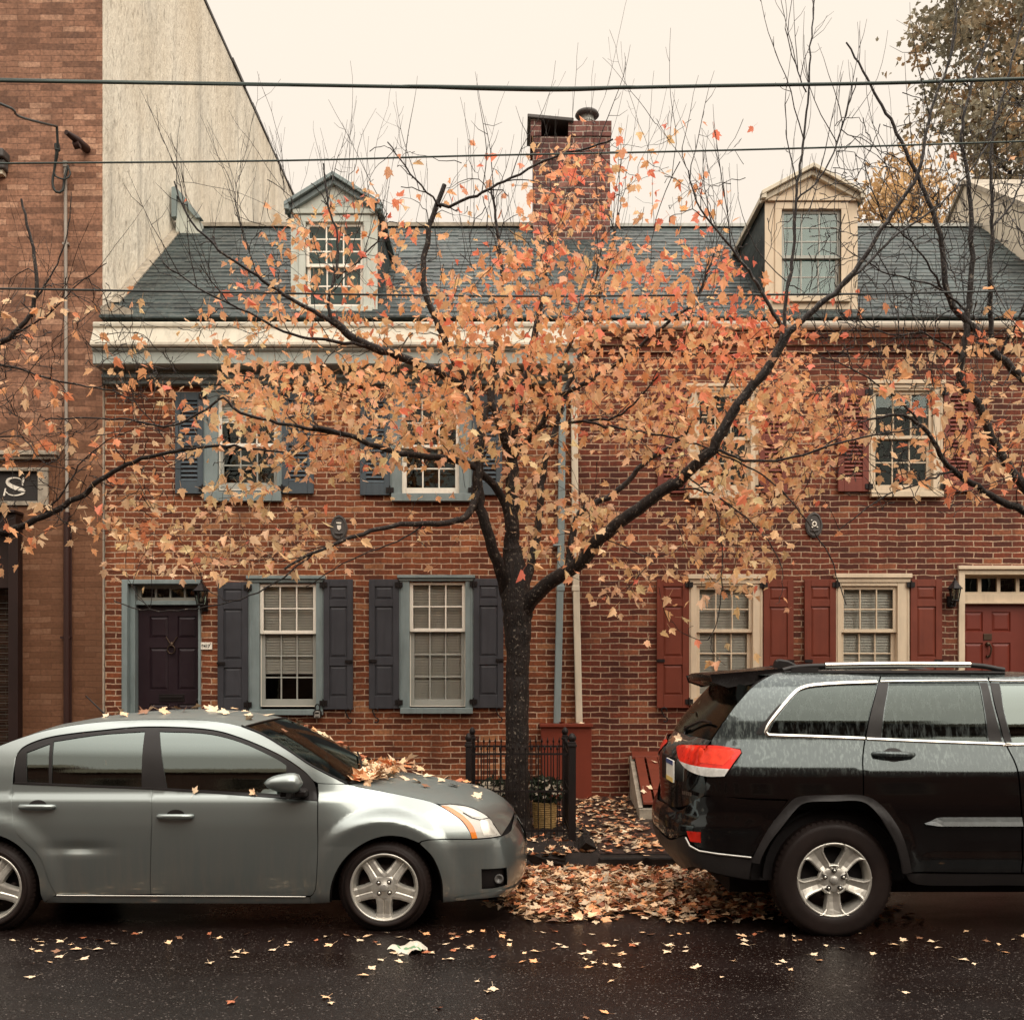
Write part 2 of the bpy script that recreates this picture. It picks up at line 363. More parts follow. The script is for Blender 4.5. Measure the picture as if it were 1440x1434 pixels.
grid_sheet('sidewalk', -40, 40, [KERB + 0.17 + 0.15 * i for i in range(29)], lambda x_, y: zside(y) + 0.008 * math.sin(x_ * 2.1 + y) * math.sin(y * 1.7), M['paving'], 160)
mb = MB(); mb.box(-40, 40, -4.6, -2.55, -0.1, 0.14); tag(mb.build('sidewalk', M['paving']), kind='structure')
mb = MB(); xx = 0.78                                  # kerb to the right of the tree pit, long dark granite blocks
for L in (1.35, 1.6, 1.5, 1.7, 1.4, 1.6, 2.0, 2.0, 2.0, 2.0, 8, 10):
    mb.box(xx, xx + L - 0.012, KERB, KERB + 0.19, -0.1, 0.14 + random.uniform(-0.006, 0.006)); xx += L
xx = -0.62
for L in (1.5, 1.8, 1.6, 1.7, 1.5, 2, 2, 2, 8, 10):
    mb.box(xx - L + 0.012, xx, KERB, KERB + 0.19, -0.1, 0.14 + random.uniform(-0.006, 0.006)); xx -= L
tag(mb.build('kerb', M['stone'], bevel=0.018), kind='structure')
# ---------------------------------------------------------------- buildings
def wall_mesh(mb, x0, x1, z0, z1, y, holes, depth=0.14):
    xs = sorted({x0, x1, *[h[0] for h in holes], *[h[1] for h in holes]}); zs = sorted({z0, z1, *[h[2] for h in holes], *[h[3] for h in holes]})
    for i in range(len(xs) - 1):
        for j in range(len(zs) - 1):
            cx, cz = (xs[i] + xs[i + 1]) / 2, (zs[j] + zs[j + 1]) / 2
            if any(h[0] < cx < h[1] and h[2] < cz < h[3] for h in holes): continue
            mb.add([(xs[i], y, zs[j]), (xs[i + 1], y, zs[j]), (xs[i + 1], y, zs[j + 1]), (xs[i], y, zs[j + 1])], [(0, 1, 2, 3)])
    for a, b, c, d in holes:
        y2 = y + depth
        mb.add([(a, y, c), (a, y2, c), (a, y2, d), (a, y, d)], [(0, 1, 2, 3)][::1]); mb.add([(b, y, c), (b, y, d), (b, y2, d), (b, y2, c)], [(0, 1, 2, 3)])
        mb.add([(a, y, d), (a, y2, d), (b, y2, d), (b, y, d)], [(0, 1, 2, 3)]); mb.add([(a, y, c), (b, y, c), (b, y2, c), (a, y2, c)], [(0, 1, 2, 3)])
def sash_mesh(mb, x0, x1, z0, z1, y0, y1, cols, rows, st=0.045, mu=0.018, bot=None):
    bot = bot or st
    mb.box(x0, x0 + st, y0, y1, z0, z1); mb.box(x1 - st, x1, y0, y1, z0, z1)
    mb.box(x0 + st, x1 - st, y0, y1, z0, z0 + bot); mb.box(x0 + st, x1 - st, y0, y1, z1 - st, z1)
    a, b, c, d = x0 + st, x1 - st, z0 + bot, z1 - st
    for i in range(1, cols):
        m_ = a + (b - a) * i / cols; mb.box(m_ - mu / 2, m_ + mu / 2, y0 + 0.004, y1 - 0.004, c, d)
    for j in range(1, rows):
        m_ = c + (d - c) * j / rows; mb.box(a, b, y0 + 0.006, y1 - 0.006, m_ - mu / 2, m_ + mu / 2)
    return a, b, c, d
def window(house, cas, sash, vhead, vsill, mats, rows=(2, 3), cols=3, blind=0.7, cap=True, curtain=False, label=None, y=W, blind_tilt=0.5):
    """cas = (u0,u1,vtop,vbottom) of the casing, sash = (u0,u1,vtop,vmeet,vbottom)"""
    cm, um, lm = mats
    X0, X1, Zt, Zb = hx(cas[0]), hx(cas[1]), hz(cas[2]), hz(cas[3])
    a, b = hx(sash[0]), hx(sash[1]); zt, zm, zb = hz(sash[2]), hz(sash[3]), hz(sash[4])
    mb = MB()
    mb.box(X0, a, y - 0.035, y + 0.12, Zb, Zt); mb.box(b, X1, y - 0.035, y + 0.12, Zb, Zt)
    mb.box(a, b, y - 0.033, y + 0.12, zt, Zt)
    mb.box(X0 + 0.02, X0 + 0.035, y - 0.045, y - 0.03, Zb, Zt - 0.01); mb.box(X1 - 0.035, X1 - 0.02, y - 0.045, y - 0.03, Zb, Zt - 0.01)
    if cap:
        zc = hz(vhead)
        mb.box(X0 - 0.02, X1 + 0.02, y - 0.075, y + 0.02, (zc + Zt) / 2, zc); mb.box(X0 - 0.004, X1 + 0.004, y - 0.05, y + 0.018, Zt, (zc + Zt) / 2)
    fr = mb.build('window', cm, house, bevel=0.005)
    if label: fr['label'] = label
    mb = MB(); zs_ = hz(vsill); mb.box(X0 + 0.02, X1 - 0.01, y - 0.085, y + 0.1, Zb - (Zb - zs_) , Zb); mb.build('sill', cm, fr, bevel=0.006)
    mb = MB(); r1 = sash_mesh(mb, a, b, zm - 0.02, zt, y + 0.005, y + 0.045, cols, rows[0]); mb.build('upper_sash', um, fr, bevel=0.003, seg=1)
    mb = MB(); r2 = sash_mesh(mb, a + 0.012, b - 0.012, zb, zm + 0.02, y + 0.052, y + 0.09, cols, rows[1], bot=0.085); mb.build('lower_sash', lm, fr, bevel=0.003, seg=1)
    mb = MB(); mb.box(a - 0.002, a + 0.0125, y + 0.046, y + 0.11, zb, zm); mb.box(b - 0.0125, b + 0.002, y + 0.046, y + 0.11, zb, zm); mb.box(a, b, y + 0.046, y + 0.05, zb - 0.012, zb); mb.build('stop', um, fr)
    for (c0, c1, d0, d1), yy in ((r1, y + 0.026), (r2, y + 0.072)):
        mb = MB(); mb.add([(c0, yy, d0), (c1, yy, d0), (c1, yy, d1), (c0, yy, d1)], [(0, 1, 2, 3)]); mb.build('pane', M['glass'], fr)
    if blind > 0:
        mb = MB(); z = zt - 0.03; zend = zt - (zt - zb) * blind
        while z > zend:
            mb.add([(a + 0.02, y + 0.105, z - 0.0195), (b - 0.02, y + 0.105, z - 0.0195), (b - 0.02, y + 0.130, z + 0.0165), (a + 0.02, y + 0.130, z + 0.0165)], [(0, 1, 2, 3)]); z -= 0.036
        mb.box(a + 0.02, b - 0.02, y + 0.103, y + 0.128, zend - 0.03, zend); mb.build('blind', M['blind'], fr)
    if curtain:
        mb = MB(); n = 40; vs = []
        for i in range(n + 1):
            s_ = i / n; xx = a + 0.02 + (b - a) * 0.36 * s_; yy = y + 0.21 + 0.018 * math.sin(s_ * 40)
            vs += [(xx, yy, zb), (xx, yy, zt)]
        mb.add(vs, [(2 * i, 2 * i + 2, 2 * i + 3, 2 * i + 1) for i in range(n)], True); mb.build('curtain', M['curtain'], fr)
    return fr
def opening(cas): return (hx(cas[0]) + 0.03, hx(cas[1]) - 0.03, hz(cas[3]) - 0.0, hz(cas[2]) - 0.02)
def shutter(house, u0, u1, v0, v1, m, hinge, louver=False, dog=True, bolt=True, y=W):
    x0, x1, z1, z0 = hx(u0), hx(u1), hz(v0), hz(v1)
    w_, h_ = x1 - x0, z1 - z0; st = w_ * 0.2; yf, yb = y - 0.055, y - 0.018
    mb = MB(); mb.box(x0, x0 + st, yf, yb, z0, z1); mb.box(x1 - st, x1, yf, yb, z0, z1)
    if louver: rails = [(0, 0.12), (0.47, 0.55), (0.92, 1.0)]
    else: rails = [(0, 0.10), (0.335, 0.40), (0.79, 0.845), (0.945, 1.0)]
    for a, b in rails: mb.box(x0 + st, x1 - st, yf + 0.001, yb - 0.001, z0 + a * h_, z0 + b * h_)
    for (a, b), (c, d) in zip(rails, rails[1:]):
        za, zb = z0 + b * h_, z0 + c * h_
        if louver:
            n = max(4, int((zb - za) / 0.052))
            for k in range(n):
                z = za + (k + 0.5) * (zb - za) / n
                mb.add([(x0 + st, yf + 0.004, z - 0.026), (x1 - st, yf + 0.004, z - 0.026), (x1 - st, yb - 0.002, z + 0.02), (x0 + st, yb - 0.002, z + 0.02),
                        (x0 + st, yf + 0.004, z - 0.019), (x1 - st, yf + 0.004, z - 0.019), (x1 - st, yb - 0.002, z + 0.027), (x0 + st, yb - 0.002, z + 0.027)],
                       [(0, 3, 2, 1), (4, 5, 6, 7), (0, 1, 5, 4), (2, 3, 7, 6)])
        else:
            g = 0.012; a2, b2 = x0 + st, x1 - st
            mb.box(a2, b2, yf + 0.018, yb - 0.004, za, zb)
            mb.add([(a2 + g, yf + 0.0175, za + g), (b2 - g, yf + 0.0175, za + g), (b2 - g, yf + 0.0175, zb - g), (a2 + g, yf + 0.0175, zb - g),
                    (a2 + g + .022, yf + 0.008, za + g + .022), (b2 - g - .022, yf + 0.008, za + g + .022), (b2 - g - .022, yf + 0.008, zb - g - .022), (a2 + g + .022, yf + 0.008, zb - g - .022)],
                   [(4, 5, 6, 7), (0, 1, 5, 4), (1, 2, 6, 5), (2, 3, 7, 6), (3, 0, 4, 7)])
    s = mb.build('shutter', m, house, bevel=0.0035, seg=1)
    hxx = x1 if hinge == 'r' else x0; d = 1 if hinge == 'r' else -1
    for f in (0.05, 0.96): mb = MB(); mb.box(hxx - d * 0.05, hxx + d * 0.05, yf - 0.014, yf + 0.012, z0 + f * h_ - 0.035, z0 + f * h_ + 0.03); mb.tube([(hxx, yf - 0.02, z0 + f * h_ - 0.05), (hxx, yf - 0.02, z0 + f * h_ + 0.05)], 0.011, 8); mb.build('hinge', M['iron'], s)
    if bolt:
        xo = x0 if hinge == 'r' else x1
        mb = MB(); mb.box(xo, xo + d * 0.10, yf - 0.016, yf - 0.001, z0 + 0.368 * h_ - 0.02, z0 + 0.368 * h_ + 0.02); mb.box(xo - d * 0.004, xo + d * 0.03, yf - 0.024, yf - 0.014, z0 + 0.368 * h_ - 0.013, z0 + 0.368 * h_ + 0.013); mb.build('slide_bolt', M['iron'], s)
    if dog:
        xd = x0 + w_ * (0.22 if hinge == 'r' else 0.85); zz = z0 - 0.05
        pts = [(xd + 0.035 * math.cos(a) * (1 if a < 3.6 else 1), y - 0.07, zz + 0.02 + 0.035 * math.sin(a)) for a in [x_ * 0.4 for x_ in range(-1, 9)]]
        pts += [(xd - 0.02, y - 0.07, zz - 0.02), (xd + 0.01, y - 0.07, zz - 0.07)]
        pts += [(xd + 0.012 + 0.03 * math.cos(a), y - 0.07, zz - 0.10 + 0.03 * math.sin(a)) for a in [1.2 - x_ * 0.45 for x_ in range(0, 9)]]
        mb = MB(); mb.tube(catmull(pts, 0.02), 0.009, 6); mb.tube([(xd - .02, y - .07, zz - .02), (xd - .02, y + .01, zz - .02)], 0.008, 6); mb.build('shutter_dog', M['iron'], s)
    return s
def raised_panel(mb, x0, x1, z0, z1, y, d=0.016):
    g, b = 0.010, 0.03
    mb.add([(x0, y, z0), (x1, y, z0), (x1, y, z1), (x0, y, z1), (x0 + g, y + d, z0 + g), (x1 - g, y + d, z0 + g), (x1 - g, y + d, z1 - g), (x0 + g, y + d, z1 - g),
            (x0 + g + b, y + 0.003, z0 + g + b), (x1 - g - b, y + 0.003, z0 + g + b), (x1 - g - b, y + 0.003, z1 - g - b), (x0 + g + b, y + 0.003, z1 - g - b)],
           [(0, 1, 5, 4), (1, 2, 6, 5), (2, 3, 7, 6), (3, 0, 4, 7), (4, 5, 9, 8), (5, 6, 10, 9), (6, 7, 11, 10), (7, 4, 8, 11), (8, 9, 10, 11)])
def door_leaf(house, x0, x1, z0, z1, y, panels, m):
    mb = MB(); wall_mesh(mb, x0, x1, z0, z1, y, panels, 0.0005)
    for p in panels: raised_panel(mb, *p, y)
    mb.box(x0, x1, y + 0.02, y + 0.05, z0, z1)
    return mb.build('door', m, house)
def roof_courses(mb, x0, x1, ya, za, yb, zb, n=25, lift=0.014):
    for i in range(n):
        t0, t1 = i / n, (i + 1.35) / n; t1 = min(t1, 1.0)
        a = (ya + (yb - ya) * t0, za + (zb - za) * t0); b = (ya + (yb - ya) * t1, za + (zb - za) * t1)
        nseg = 22                                     # slight unevenness along every course
        for k in range(nseg):
            xa, xb = x0 + (x1 - x0) * k / nseg, x0 + (x1 - x0) * (k + 1) / nseg
            j = random.uniform(0, 0.013); e = random.uniform(0, 0.024)
            mb.add([(xa, a[0] - e, a[1] + lift + j - e), (xb, a[0] - e, a[1] + lift + j - e), (xb, b[0], b[1]), (xa, b[0], b[1]), (xa, a[0] - e, a[1] - e), (xb, a[0] - e, a[1] - e)], [(0, 1, 2, 3), (4, 5, 1, 0)])
EY, EZ, RY, RZ = 13.2, 6.40, 16.25, 8.90                # eave and ridge of the two row houses
def roof_z(y): return EZ + (RZ - EZ) * (y - EY) / (RY - EY)
def roof_y(z): return EY + (RY - EY) * (z - EZ) / (RZ - EZ)
def rowhouse_shell(h, name, X0, X1, holes, bm, ztop):
    mb = MB(); z0 = 0.1
    wall_mesh(mb, X0, X1, z0, ztop, W, holes, 0.10)
    yb = 19.3
    mb.add([(X0, W, z0), (X0, yb, z0), (X0, yb, ztop), (X0, W, ztop)], [(3, 2, 1, 0)]); mb.add([(X1, W, z0), (X1, yb, z0), (X1, yb, ztop), (X1, W, ztop)], [(0, 1, 2, 3)])
    mb.add([(X0, yb, z0), (X1, yb, z0), (X1, yb, ztop), (X0, yb, ztop)], [(3, 2, 1, 0)])
    mb.build('wall', bm, h)
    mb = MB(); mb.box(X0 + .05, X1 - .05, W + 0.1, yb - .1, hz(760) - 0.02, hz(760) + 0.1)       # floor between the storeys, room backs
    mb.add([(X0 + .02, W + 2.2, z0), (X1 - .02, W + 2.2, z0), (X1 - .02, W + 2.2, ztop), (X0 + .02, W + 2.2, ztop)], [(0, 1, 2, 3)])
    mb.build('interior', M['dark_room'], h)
    mb = MB(); roof_courses(mb, X0, X1, EY, EZ, RY, RZ)
    mb.add([(X0, RY, RZ), (X1, RY, RZ), (X1, 19.3, EZ + .05), (X0, 19.3, EZ + .05)], [(0, 1, 2, 3)])
    for X, f in ((X0, (0, 2, 1)), (X1, (0, 1, 2))): mb.add([(X, EY + .05, EZ), (X, 19.3, EZ), (X, RY, RZ - .01)], [f])
    mb.add([(X0, EY, EZ), (X1, EY, EZ), (X1, 19.3, EZ), (X0, 19.3, EZ)], [(3, 2, 1, 0)])
    r = mb.build('roof', M['slate'], h); return r
def dormer(h, u0, u1, veave, vpeak, vbot, win, cols, face_m, trim_m, sash_m, board, rows=(3, 2), y=W):
    x0, x1, ze, zp = hx(u0), hx(u1), hz(veave), hz(vpeak); zb = roof_z(y) - 0.02; xc = (x0 + x1) / 2
    a, b, zt, zm, zl = hx(win[0]), hx(win[1]), hz(win[2]), hz(win[3]), hz(win[4])
    mb = MB(); wall_mesh(mb, x0, x1, zb, ze, y, [(a, b, zl, zt)], 0.12)
    mb.add([(x0, y, ze), (x1, y, ze), (xc, y, zp - 0.03)], [(0, 1, 2)])
    d = mb.build('dormer', face_m, h)
    mb = MB()
    ybk = roof_y(ze) + 0.1; ypk = roof_y(zp) + 0.15
    for xx, sgn in ((x0 + 0.004, -1), (x1 - 0.004, 1)):
        vs = [(xx, y + 0.01, zb - .1), (xx, ybk, ze), (xx, y + 0.01, ze)]; mb.add(vs, [(0, 1, 2) if sgn > 0 else (0, 2, 1)])
    ov, fo = 0.05, 0.10
    def slope(sx):
        xe = x0 - ov if sx < 0 else x1 + ov
        zee = ze - ov * (zp - ze) / (xc - x0)
        return [(xe, y - fo, zee), (xc, y - fo, zp), (xc, ypk, zp), (xe, ybk, zee), (xe, y - fo, zee + .035), (xc, y - fo, zp + .035), (xc, ypk, zp + .035), (xe, ybk, zee + .035)]
    for sx in (-1, 1):
        f = [(0, 1, 2, 3), (7, 6, 5, 4), (0, 4, 5, 1), (3, 7, 4, 0)]
        mb.add(slope(sx), f if sx < 0 else [q[::-1] for q in f])
    mb.build('dormer_roof', M['slate'], d)
    mb = MB(); xe0, xe1 = x0 - ov - .015, x1 + ov + .015; k = (zp - ze) / (xc - x0); zee = ze - (ov + .015) * k
    for dz0, dz1, yy in ((0.0, 0.055, y - fo - 0.03), (-0.075, -0.002, y - fo + 0.035)):      # stepped rake moulding
        mb.prism([(xe0, zee + dz0), (xc, zp + dz0), (xc, zp + dz1), (xe0, zee + dz1)], yy, y + 0.0 - 0.002); mb.prism([(xc, zp + dz0), (xe1, zee + dz0), (xe1, zee + dz1), (xc, zp + dz1)], yy, y - 0.002)
    for sx in (0, 1):                                    # eave returns running back along the roof
        xx = xe0 if sx == 0 else xe1 - 0.06
        mb.box(xx, xx + 0.06, y - fo - .02, ybk, zee - 0.04, zee + 0.03)
    mb.build('rake_trim', trim_m, d, bevel=0.004, seg=1)
    mb = MB(); mb.box(a - .09, a, y - 0.02, y + 0.05, zl - .02, zt + .02); mb.box(b, b + .09, y - 0.02, y + 0.05, zl - .02, zt + .02); mb.box(a - .09, b + .09, y - .022, y + .05, zt + 0.001, zt + .09)
    mb.box(a - .12, b + .12, y - .05, y + .08, zl - .07, zl - .0)
    if board: mb.box(x0 + .03, x1 - .03, y - .045, y - .004, zt + .10, zt + .16)
    mb.build('casing', board or face_m, d, bevel=0.004, seg=1)
    mb = MB(); r1 = sash_mesh(mb, a, b, zm - .02, zt, y + .03, y + .06, cols, rows[0], st=.04); r2 = sash_mesh(mb, a + .01, b - .01, zl, zm + .02, y + .064, y + .094, cols, rows[1], st=.04, bot=.06)
    mb.build('sash', sash_m, d)
    for (c0, c1, d0, d1), yy in ((r1, y + .045), (r2, y + .08)):
        mb = MB(); mb.add([(c0, yy, d0), (c1, yy, d0), (c1, yy, d1), (c0, yy, d1)], [(0, 1, 2, 3)]); mb.build('pane', M['glass_dormer'], d)
    mb = MB(); mb.add([(a - .1, y + .16, zl - .1), (b + .1, y + .16, zl - .1), (b + .1, y + .16, zt + .1), (a - .1, y + .16, zt + .1)], [(0, 1, 2, 3)]); mb.build('roller_blind', M['dormer_blind'], d)
    return d
M['glass_dormer'] = glass('dormer_glass', (0.55, 0.66, 0.64), 1.5, 0.0, 0.03)
M['dormer_blind'] = paint('grey_blind', (0.22, 0.30, 0.29), 0.7, var=0.3, scale=2.5)
M['louver_red'] = paint('faded_red_louver_paint', (0.165, 0.040, 0.026), 0.55, var=0.14, grime=0.2)

# ---- left row house, blue trim
XL, XM, XR = -5.31, hx(812), 7.43
HL = thing('row_house', 'two storey orange brick row house with grey blue trim, slate shutters and dark purple door', 'house', (-2.2, W, 0.2))
Wn = {}
c1, s1 = (350, 456, 819, 997), (365.5, 445, 820, 889, 992); c2, s2 = (561.5, 666, 817, 995), (576, 654.5, 817.5, 886, 992)
c3, s3 = (287, 398, 552, 692), (307, 390, 559, 626, 687); c4, s4 = (549, 664, 552, 695), (565, 646, 559, 628, 694)
dr = (hx(172), hx(283), 0.45, hz(815))
holesL = [opening(c) for c in (c1, c2, c3, c4)] + [(dr[0] + .03, dr[1] - .03, 0.3, dr[3] - .02)]
rowhouse_shell(HL, 'l', XL, XM, holesL, M['brick_a'], 6.35)
bl = (M['blue_trim'], M['white_sash'], M['grey_sash'])
window(HL, c1, s1, 810, 1005, bl, blind=0.72); window(HL, c2, s2, 809, 1003, bl, blind=0.97)
window(HL, c3, s3, 543, 706, bl, blind=0.22, rows=(2, 2)); window(HL, c4, s4, 543, 706, (M['blue_trim'], M['white_sash'], M['white_sash']), blind=0.0, rows=(2, 2))
for u0, u1, v0, v1, hg in ((307.5, 350, 819, 999, 'r'), (456, 497, 815, 997, 'l'), (519.5, 561.5, 815, 996, 'r'), (666, 708, 814, 995, 'l')): shutter(HL, u0, u1, v0, v1, M['blue_shutter'], hg)
for u0, u1, v0, v1, hg in ((248, 287, 553, 695, 'r'), (398, 442, 553, 695, 'l'), (507, 549, 556, 697, 'r'), (664, 706, 556, 697, 'l')): shutter(HL, u0, u1, v0, v1, M['blue_shutter_up'], hg, louver=True, dog=False, bolt=False)
# door of the left house
yd = W + 0.19
mb = MB(); fx0, fx1, ft = hx(172), hx(283), hz(815)
mb.box(fx0, hx(180), W - .03, W + .24, 0.45, ft); mb.box(hx(279.5), fx1, W - .03, W + .24, 0.45, ft); mb.box(hx(180), hx(279.5), W - .028, W + .24, hz(821), ft)
mb.box(hx(180), hx(187), W + .07, W + .24, 0.45, hz(821)); mb.box(hx(187), hx(279.5), yd - .09, yd + .03, hz(849.5), hz(843.5))
fr = mb.build('door_frame', M['blue_trim'], HL, bevel=.005)
mb = MB(); ra = sash_mesh(mb, hx(187), hx(279.5), hz(843.5) + .001, hz(821), yd - .02, yd + .03, 4, 1, st=.045, mu=.022); mb.build('transom_sash', M['grey_sash'], fr)
mb = MB(); mb.add([(ra[0], yd + .005, ra[2]), (ra[1], yd + .005, ra[2]), (ra[1], yd + .005, ra[3]), (ra[0], yd + .005, ra[3])], [(0, 1, 2, 3)]); mb.build('transom_pane', M['glass'], fr)
def pn(u0, u1, v0, v1): return (hx(u0), hx(u1), hz(v1), hz(v0))
dl = door_leaf(HL, hx(187), hx(279.5), 0.62, hz(849), yd, [pn(203, 230, 865, 896), pn(243, 270, 865, 896), pn(203, 230, 910, 970), pn(243, 270, 910, 970), pn(203, 230, 990, 1030), pn(243, 270, 990, 1030)], M['door_dark'])
mb = MB(); kx, kz = hx(235), hz(905)
mb.lathe([(0.0, -.035), (.028, -.03), (.034, -.012), (.03, 0)], (kx, yd, kz), 'y', 16); mb.tube([(kx + .05 * math.sin(a), yd - .03, kz - .07 + .055 * math.cos(a)) for a in [i * .4 for i in range(17)]], .009, 8)
mb.tube([(kx - .075, yd - .012, kz + .10), (kx - .03, yd - .02, kz + .03), (kx, yd - .025, kz)], .008, 6); mb.tube([(kx + .075, yd - .012, kz + .10), (kx + .03, yd - .02, kz + .03), (kx, yd - .025, kz)], .008, 6); mb.build('knocker', M['bronze'], dl)
mb = MB(); mb.box(hx(217), hx(253), yd - .012, yd + .001, hz(986.5), hz(976)); mb.box(hx(219), hx(251), yd - .022, yd - .011, hz(982), hz(979)); mb.build('mail_slot', M['iron'], dl, bevel=.003)
mb = MB(); kx = hx(274); mb.box(kx - .025, kx + .022, yd - .018, yd + .001, hz(1000), hz(975)); mb.lathe([(0, -.075), (.022, -.07), (.03, -.055), (.022, -.035), (.012, -.03), (.012, 0)], (kx, yd, hz(985)), 'y', 14); mb.lathe([(0, -.02), (.026, -.015), (.028, 0)], (kx, yd, hz(921)), 'y', 14); mb.build('lock_handle', M['iron'], dl)
mb = MB()
for i, (z1_, o_) in enumerate(((0.62, .10), (0.42, .40))): mb.box(fx0 - .05, fx1 + .05, W - o_, W - o_ + .29, 0.15, z1_)
mb.build('door_step', M['stone_curb'], HL, bevel=.015)
# cornice
ux0 = XL + 0.0
mb = MB(); mb.extx([(13.39, 6.275), (13.02, 6.275), (13.0, 6.255), (13.0, 6.215), (13.02, 6.195), (12.93, 6.005), (12.91, 5.985), (12.905, 5.95), (12.92, 5.93), (13.39, 5.93)], ux0, XM - .01)
M['fascia'] = paint('pale_fascia_paint', (0.38, 0.41, 0.37), 0.5, var=.08, grime=.25)
co = mb.build('cornice', M['crown'], HL, bevel=.004)
mb = MB(); mb.extx([(13.392, 5.928), (12.955, 5.928), (12.955, 5.905), (12.995, 5.88), (12.995, 5.74), (13.02, 5.725), (13.392, 5.725)], ux0 + .004, XM - .012); mb.build('fascia', M['fascia'], co, bevel=.003)
mb = MB(); mb.extx([(13.395, 5.723), (13.25, 5.723), (13.25, 5.69), (13.20, 5.665), (13.20, 5.63), (13.26, 5.60), (13.28, 5.565), (13.395, 5.565)], ux0 + .03, XM - .014); mb.build('frieze', M['blue_trim'], co, bevel=.003)
# flashing along the party wall and on the ridge
mb = MB()
fw = 0.13; ofs = 0.035
mb.add([(XL - .008, EY + .35, roof_z(EY + .35) + ofs), (XL + fw, EY + .35, roof_z(EY + .35) + ofs), (XL + fw, RY, RZ + ofs), (XL - .008, RY, RZ + ofs),
        (XL + fw, EY + .35, roof_z(EY + .35) - .05), (XL + fw, RY, RZ - .05)], [(0, 1, 2, 3), (1, 4, 5, 2)])
mb.box(XL, XM, RY - .06, RY + .1, RZ + 0.0, RZ + .06)
mb.prism([(XL + .0, EZ + .0), (XL + .42, EZ + .02), (XL + .40, EZ + .12), (XL + .12, EZ + .20), (XL + 0.0, EZ + .16)], 13.25, 13.45)
mb.build('flashing', M['stone_curb'], HL)
mb = MB(); yq = 15.93; a = [P(241, 305, yq), P(241, 263, yq), P(247, 262, yq), P(283, 306, yq)]; b_ = [P(246, 302, yq), P(246, 275, yq), P(271, 304, yq)]
mb.prism([(p.x, p.z) for p in a[:3]] + [(a[3].x, a[3].z), (P(275, 306, yq).x, a[3].z), (P(248, 274, yq).x, P(248, 274, yq).z), (P(247, 304, yq).x, P(247, 304, yq).z)], yq, yq + .14); mb.build('rear_gable_trim', M['blue_trim'], HL)
mb = MB(); mb.prism([(P(244, 306, yq).x, a[0].z - .6), (P(247, 268, yq).x, P(247, 272, yq).z), (a[3].x - .05, a[3].z - .0), (a[3].x, a[0].z - .6)], yq + .06, yq + .3); mb.build('rear_gable_wall', M['pale_trim'], HL)
dormer(HL, 409, 531, 291, 253, 437, (430, 511, 313, 372, 432), 3, M['pale_trim'], M['blue_trim'], M['white_sash'], M['pale_trim'])
# chimney between the houses
chy = 15.75
def cu(u, Y=chy): return (u - CX) / FP * Y
def cv(v, Y=chy): return HC - (v - CY) / FP * Y
mb = MB(); cx0, cx1 = cu(750), cu(858); zt = cv(171); zlow = 7.9; cm = cu(801)
mb.box(cx0, cx1, chy, chy + .72, zlow, cv(192))
mb.box(cx0 - .04, cx0 + .12, chy - .02, chy + .74, cv(192), cv(168)); mb.box(cm - .02, cx1 + .02, chy - .02, chy + .74, cv(192), zt); mb.box(cx0 + .12, cm - .02, chy + .6, chy + .74, cv(192), cv(170))
ch = mb.build('chimney', M['brick_old'], HL)
mb = MB(); mb.prism([(cx0 - .09, cv(163)), (cx0 - .09, cv(168)), (cm + .06, cv(174)), (cm + .06, cv(169))], chy - .07, chy + .8); mb.build('chimney_cap', M['iron_grey'], ch, bevel=.01)
mb = MB(); fx = cu(828); fy = chy + .36; mb.lathe([(.105, 0), (.105, cv(139) - zt + .02)], (fx, fy, zt - .02), 'z', 20); mb.lathe([(.115, 0), (.115, .04), (.105, .05)], (fx, fy, cv(155)), 'z', 20)
fl = mb.build('flue_pipe', M['zinc'], ch)
mb = MB(); mb.lathe([(.0, .06), (.08, .05), (.17, .0), (.19, -.04), (.165, -.065), (.1, -.06), (0, -.05)], (fx, fy, cv(141)), 'z', 28); mb.build('flue_cap', M['iron_grey'], ch)
# downspouts
def spout(h, pts, m, r=.045):
    mb = MB()
    for (a, b) in zip(pts, pts[1:]):
        mb.add([(a[0] - r, W - .11, a[1]), (a[0] + r, W - .11, a[1]), (b[0] + r, W - .11, b[1]), (b[0] - r, W - .11, b[1]), (a[0] - r, W - .02, a[1]), (a[0] + r, W - .02, a[1]), (b[0] + r, W - .02, b[1]), (b[0] - r, W - .02, b[1])],
               [(0, 3, 2, 1), (4, 5, 6, 7), (0, 4, 7, 3), (1, 2, 6, 5)])
    mb.box(pts[-1][0] - r - .01, pts[-1][0] + r + .01, W - .12, W - .015, (pts[0][1] + pts[-1][1]) / 2, (pts[0][1] + pts[-1][1]) / 2 + .03)
    mb.box(pts[1][0] - r - .007, pts[1][0] + r + .007, W - .116, W - .015, pts[1][1] - .3, pts[1][1] - .22)
    return mb.build('downspout', m, h, bevel=.012)
spout(HL, [(hx(791), 5.75), (hx(788), hz(800)), (hx(783), hz(1016))], M['blue_trim'])['label'] = 'grey blue square downspout'

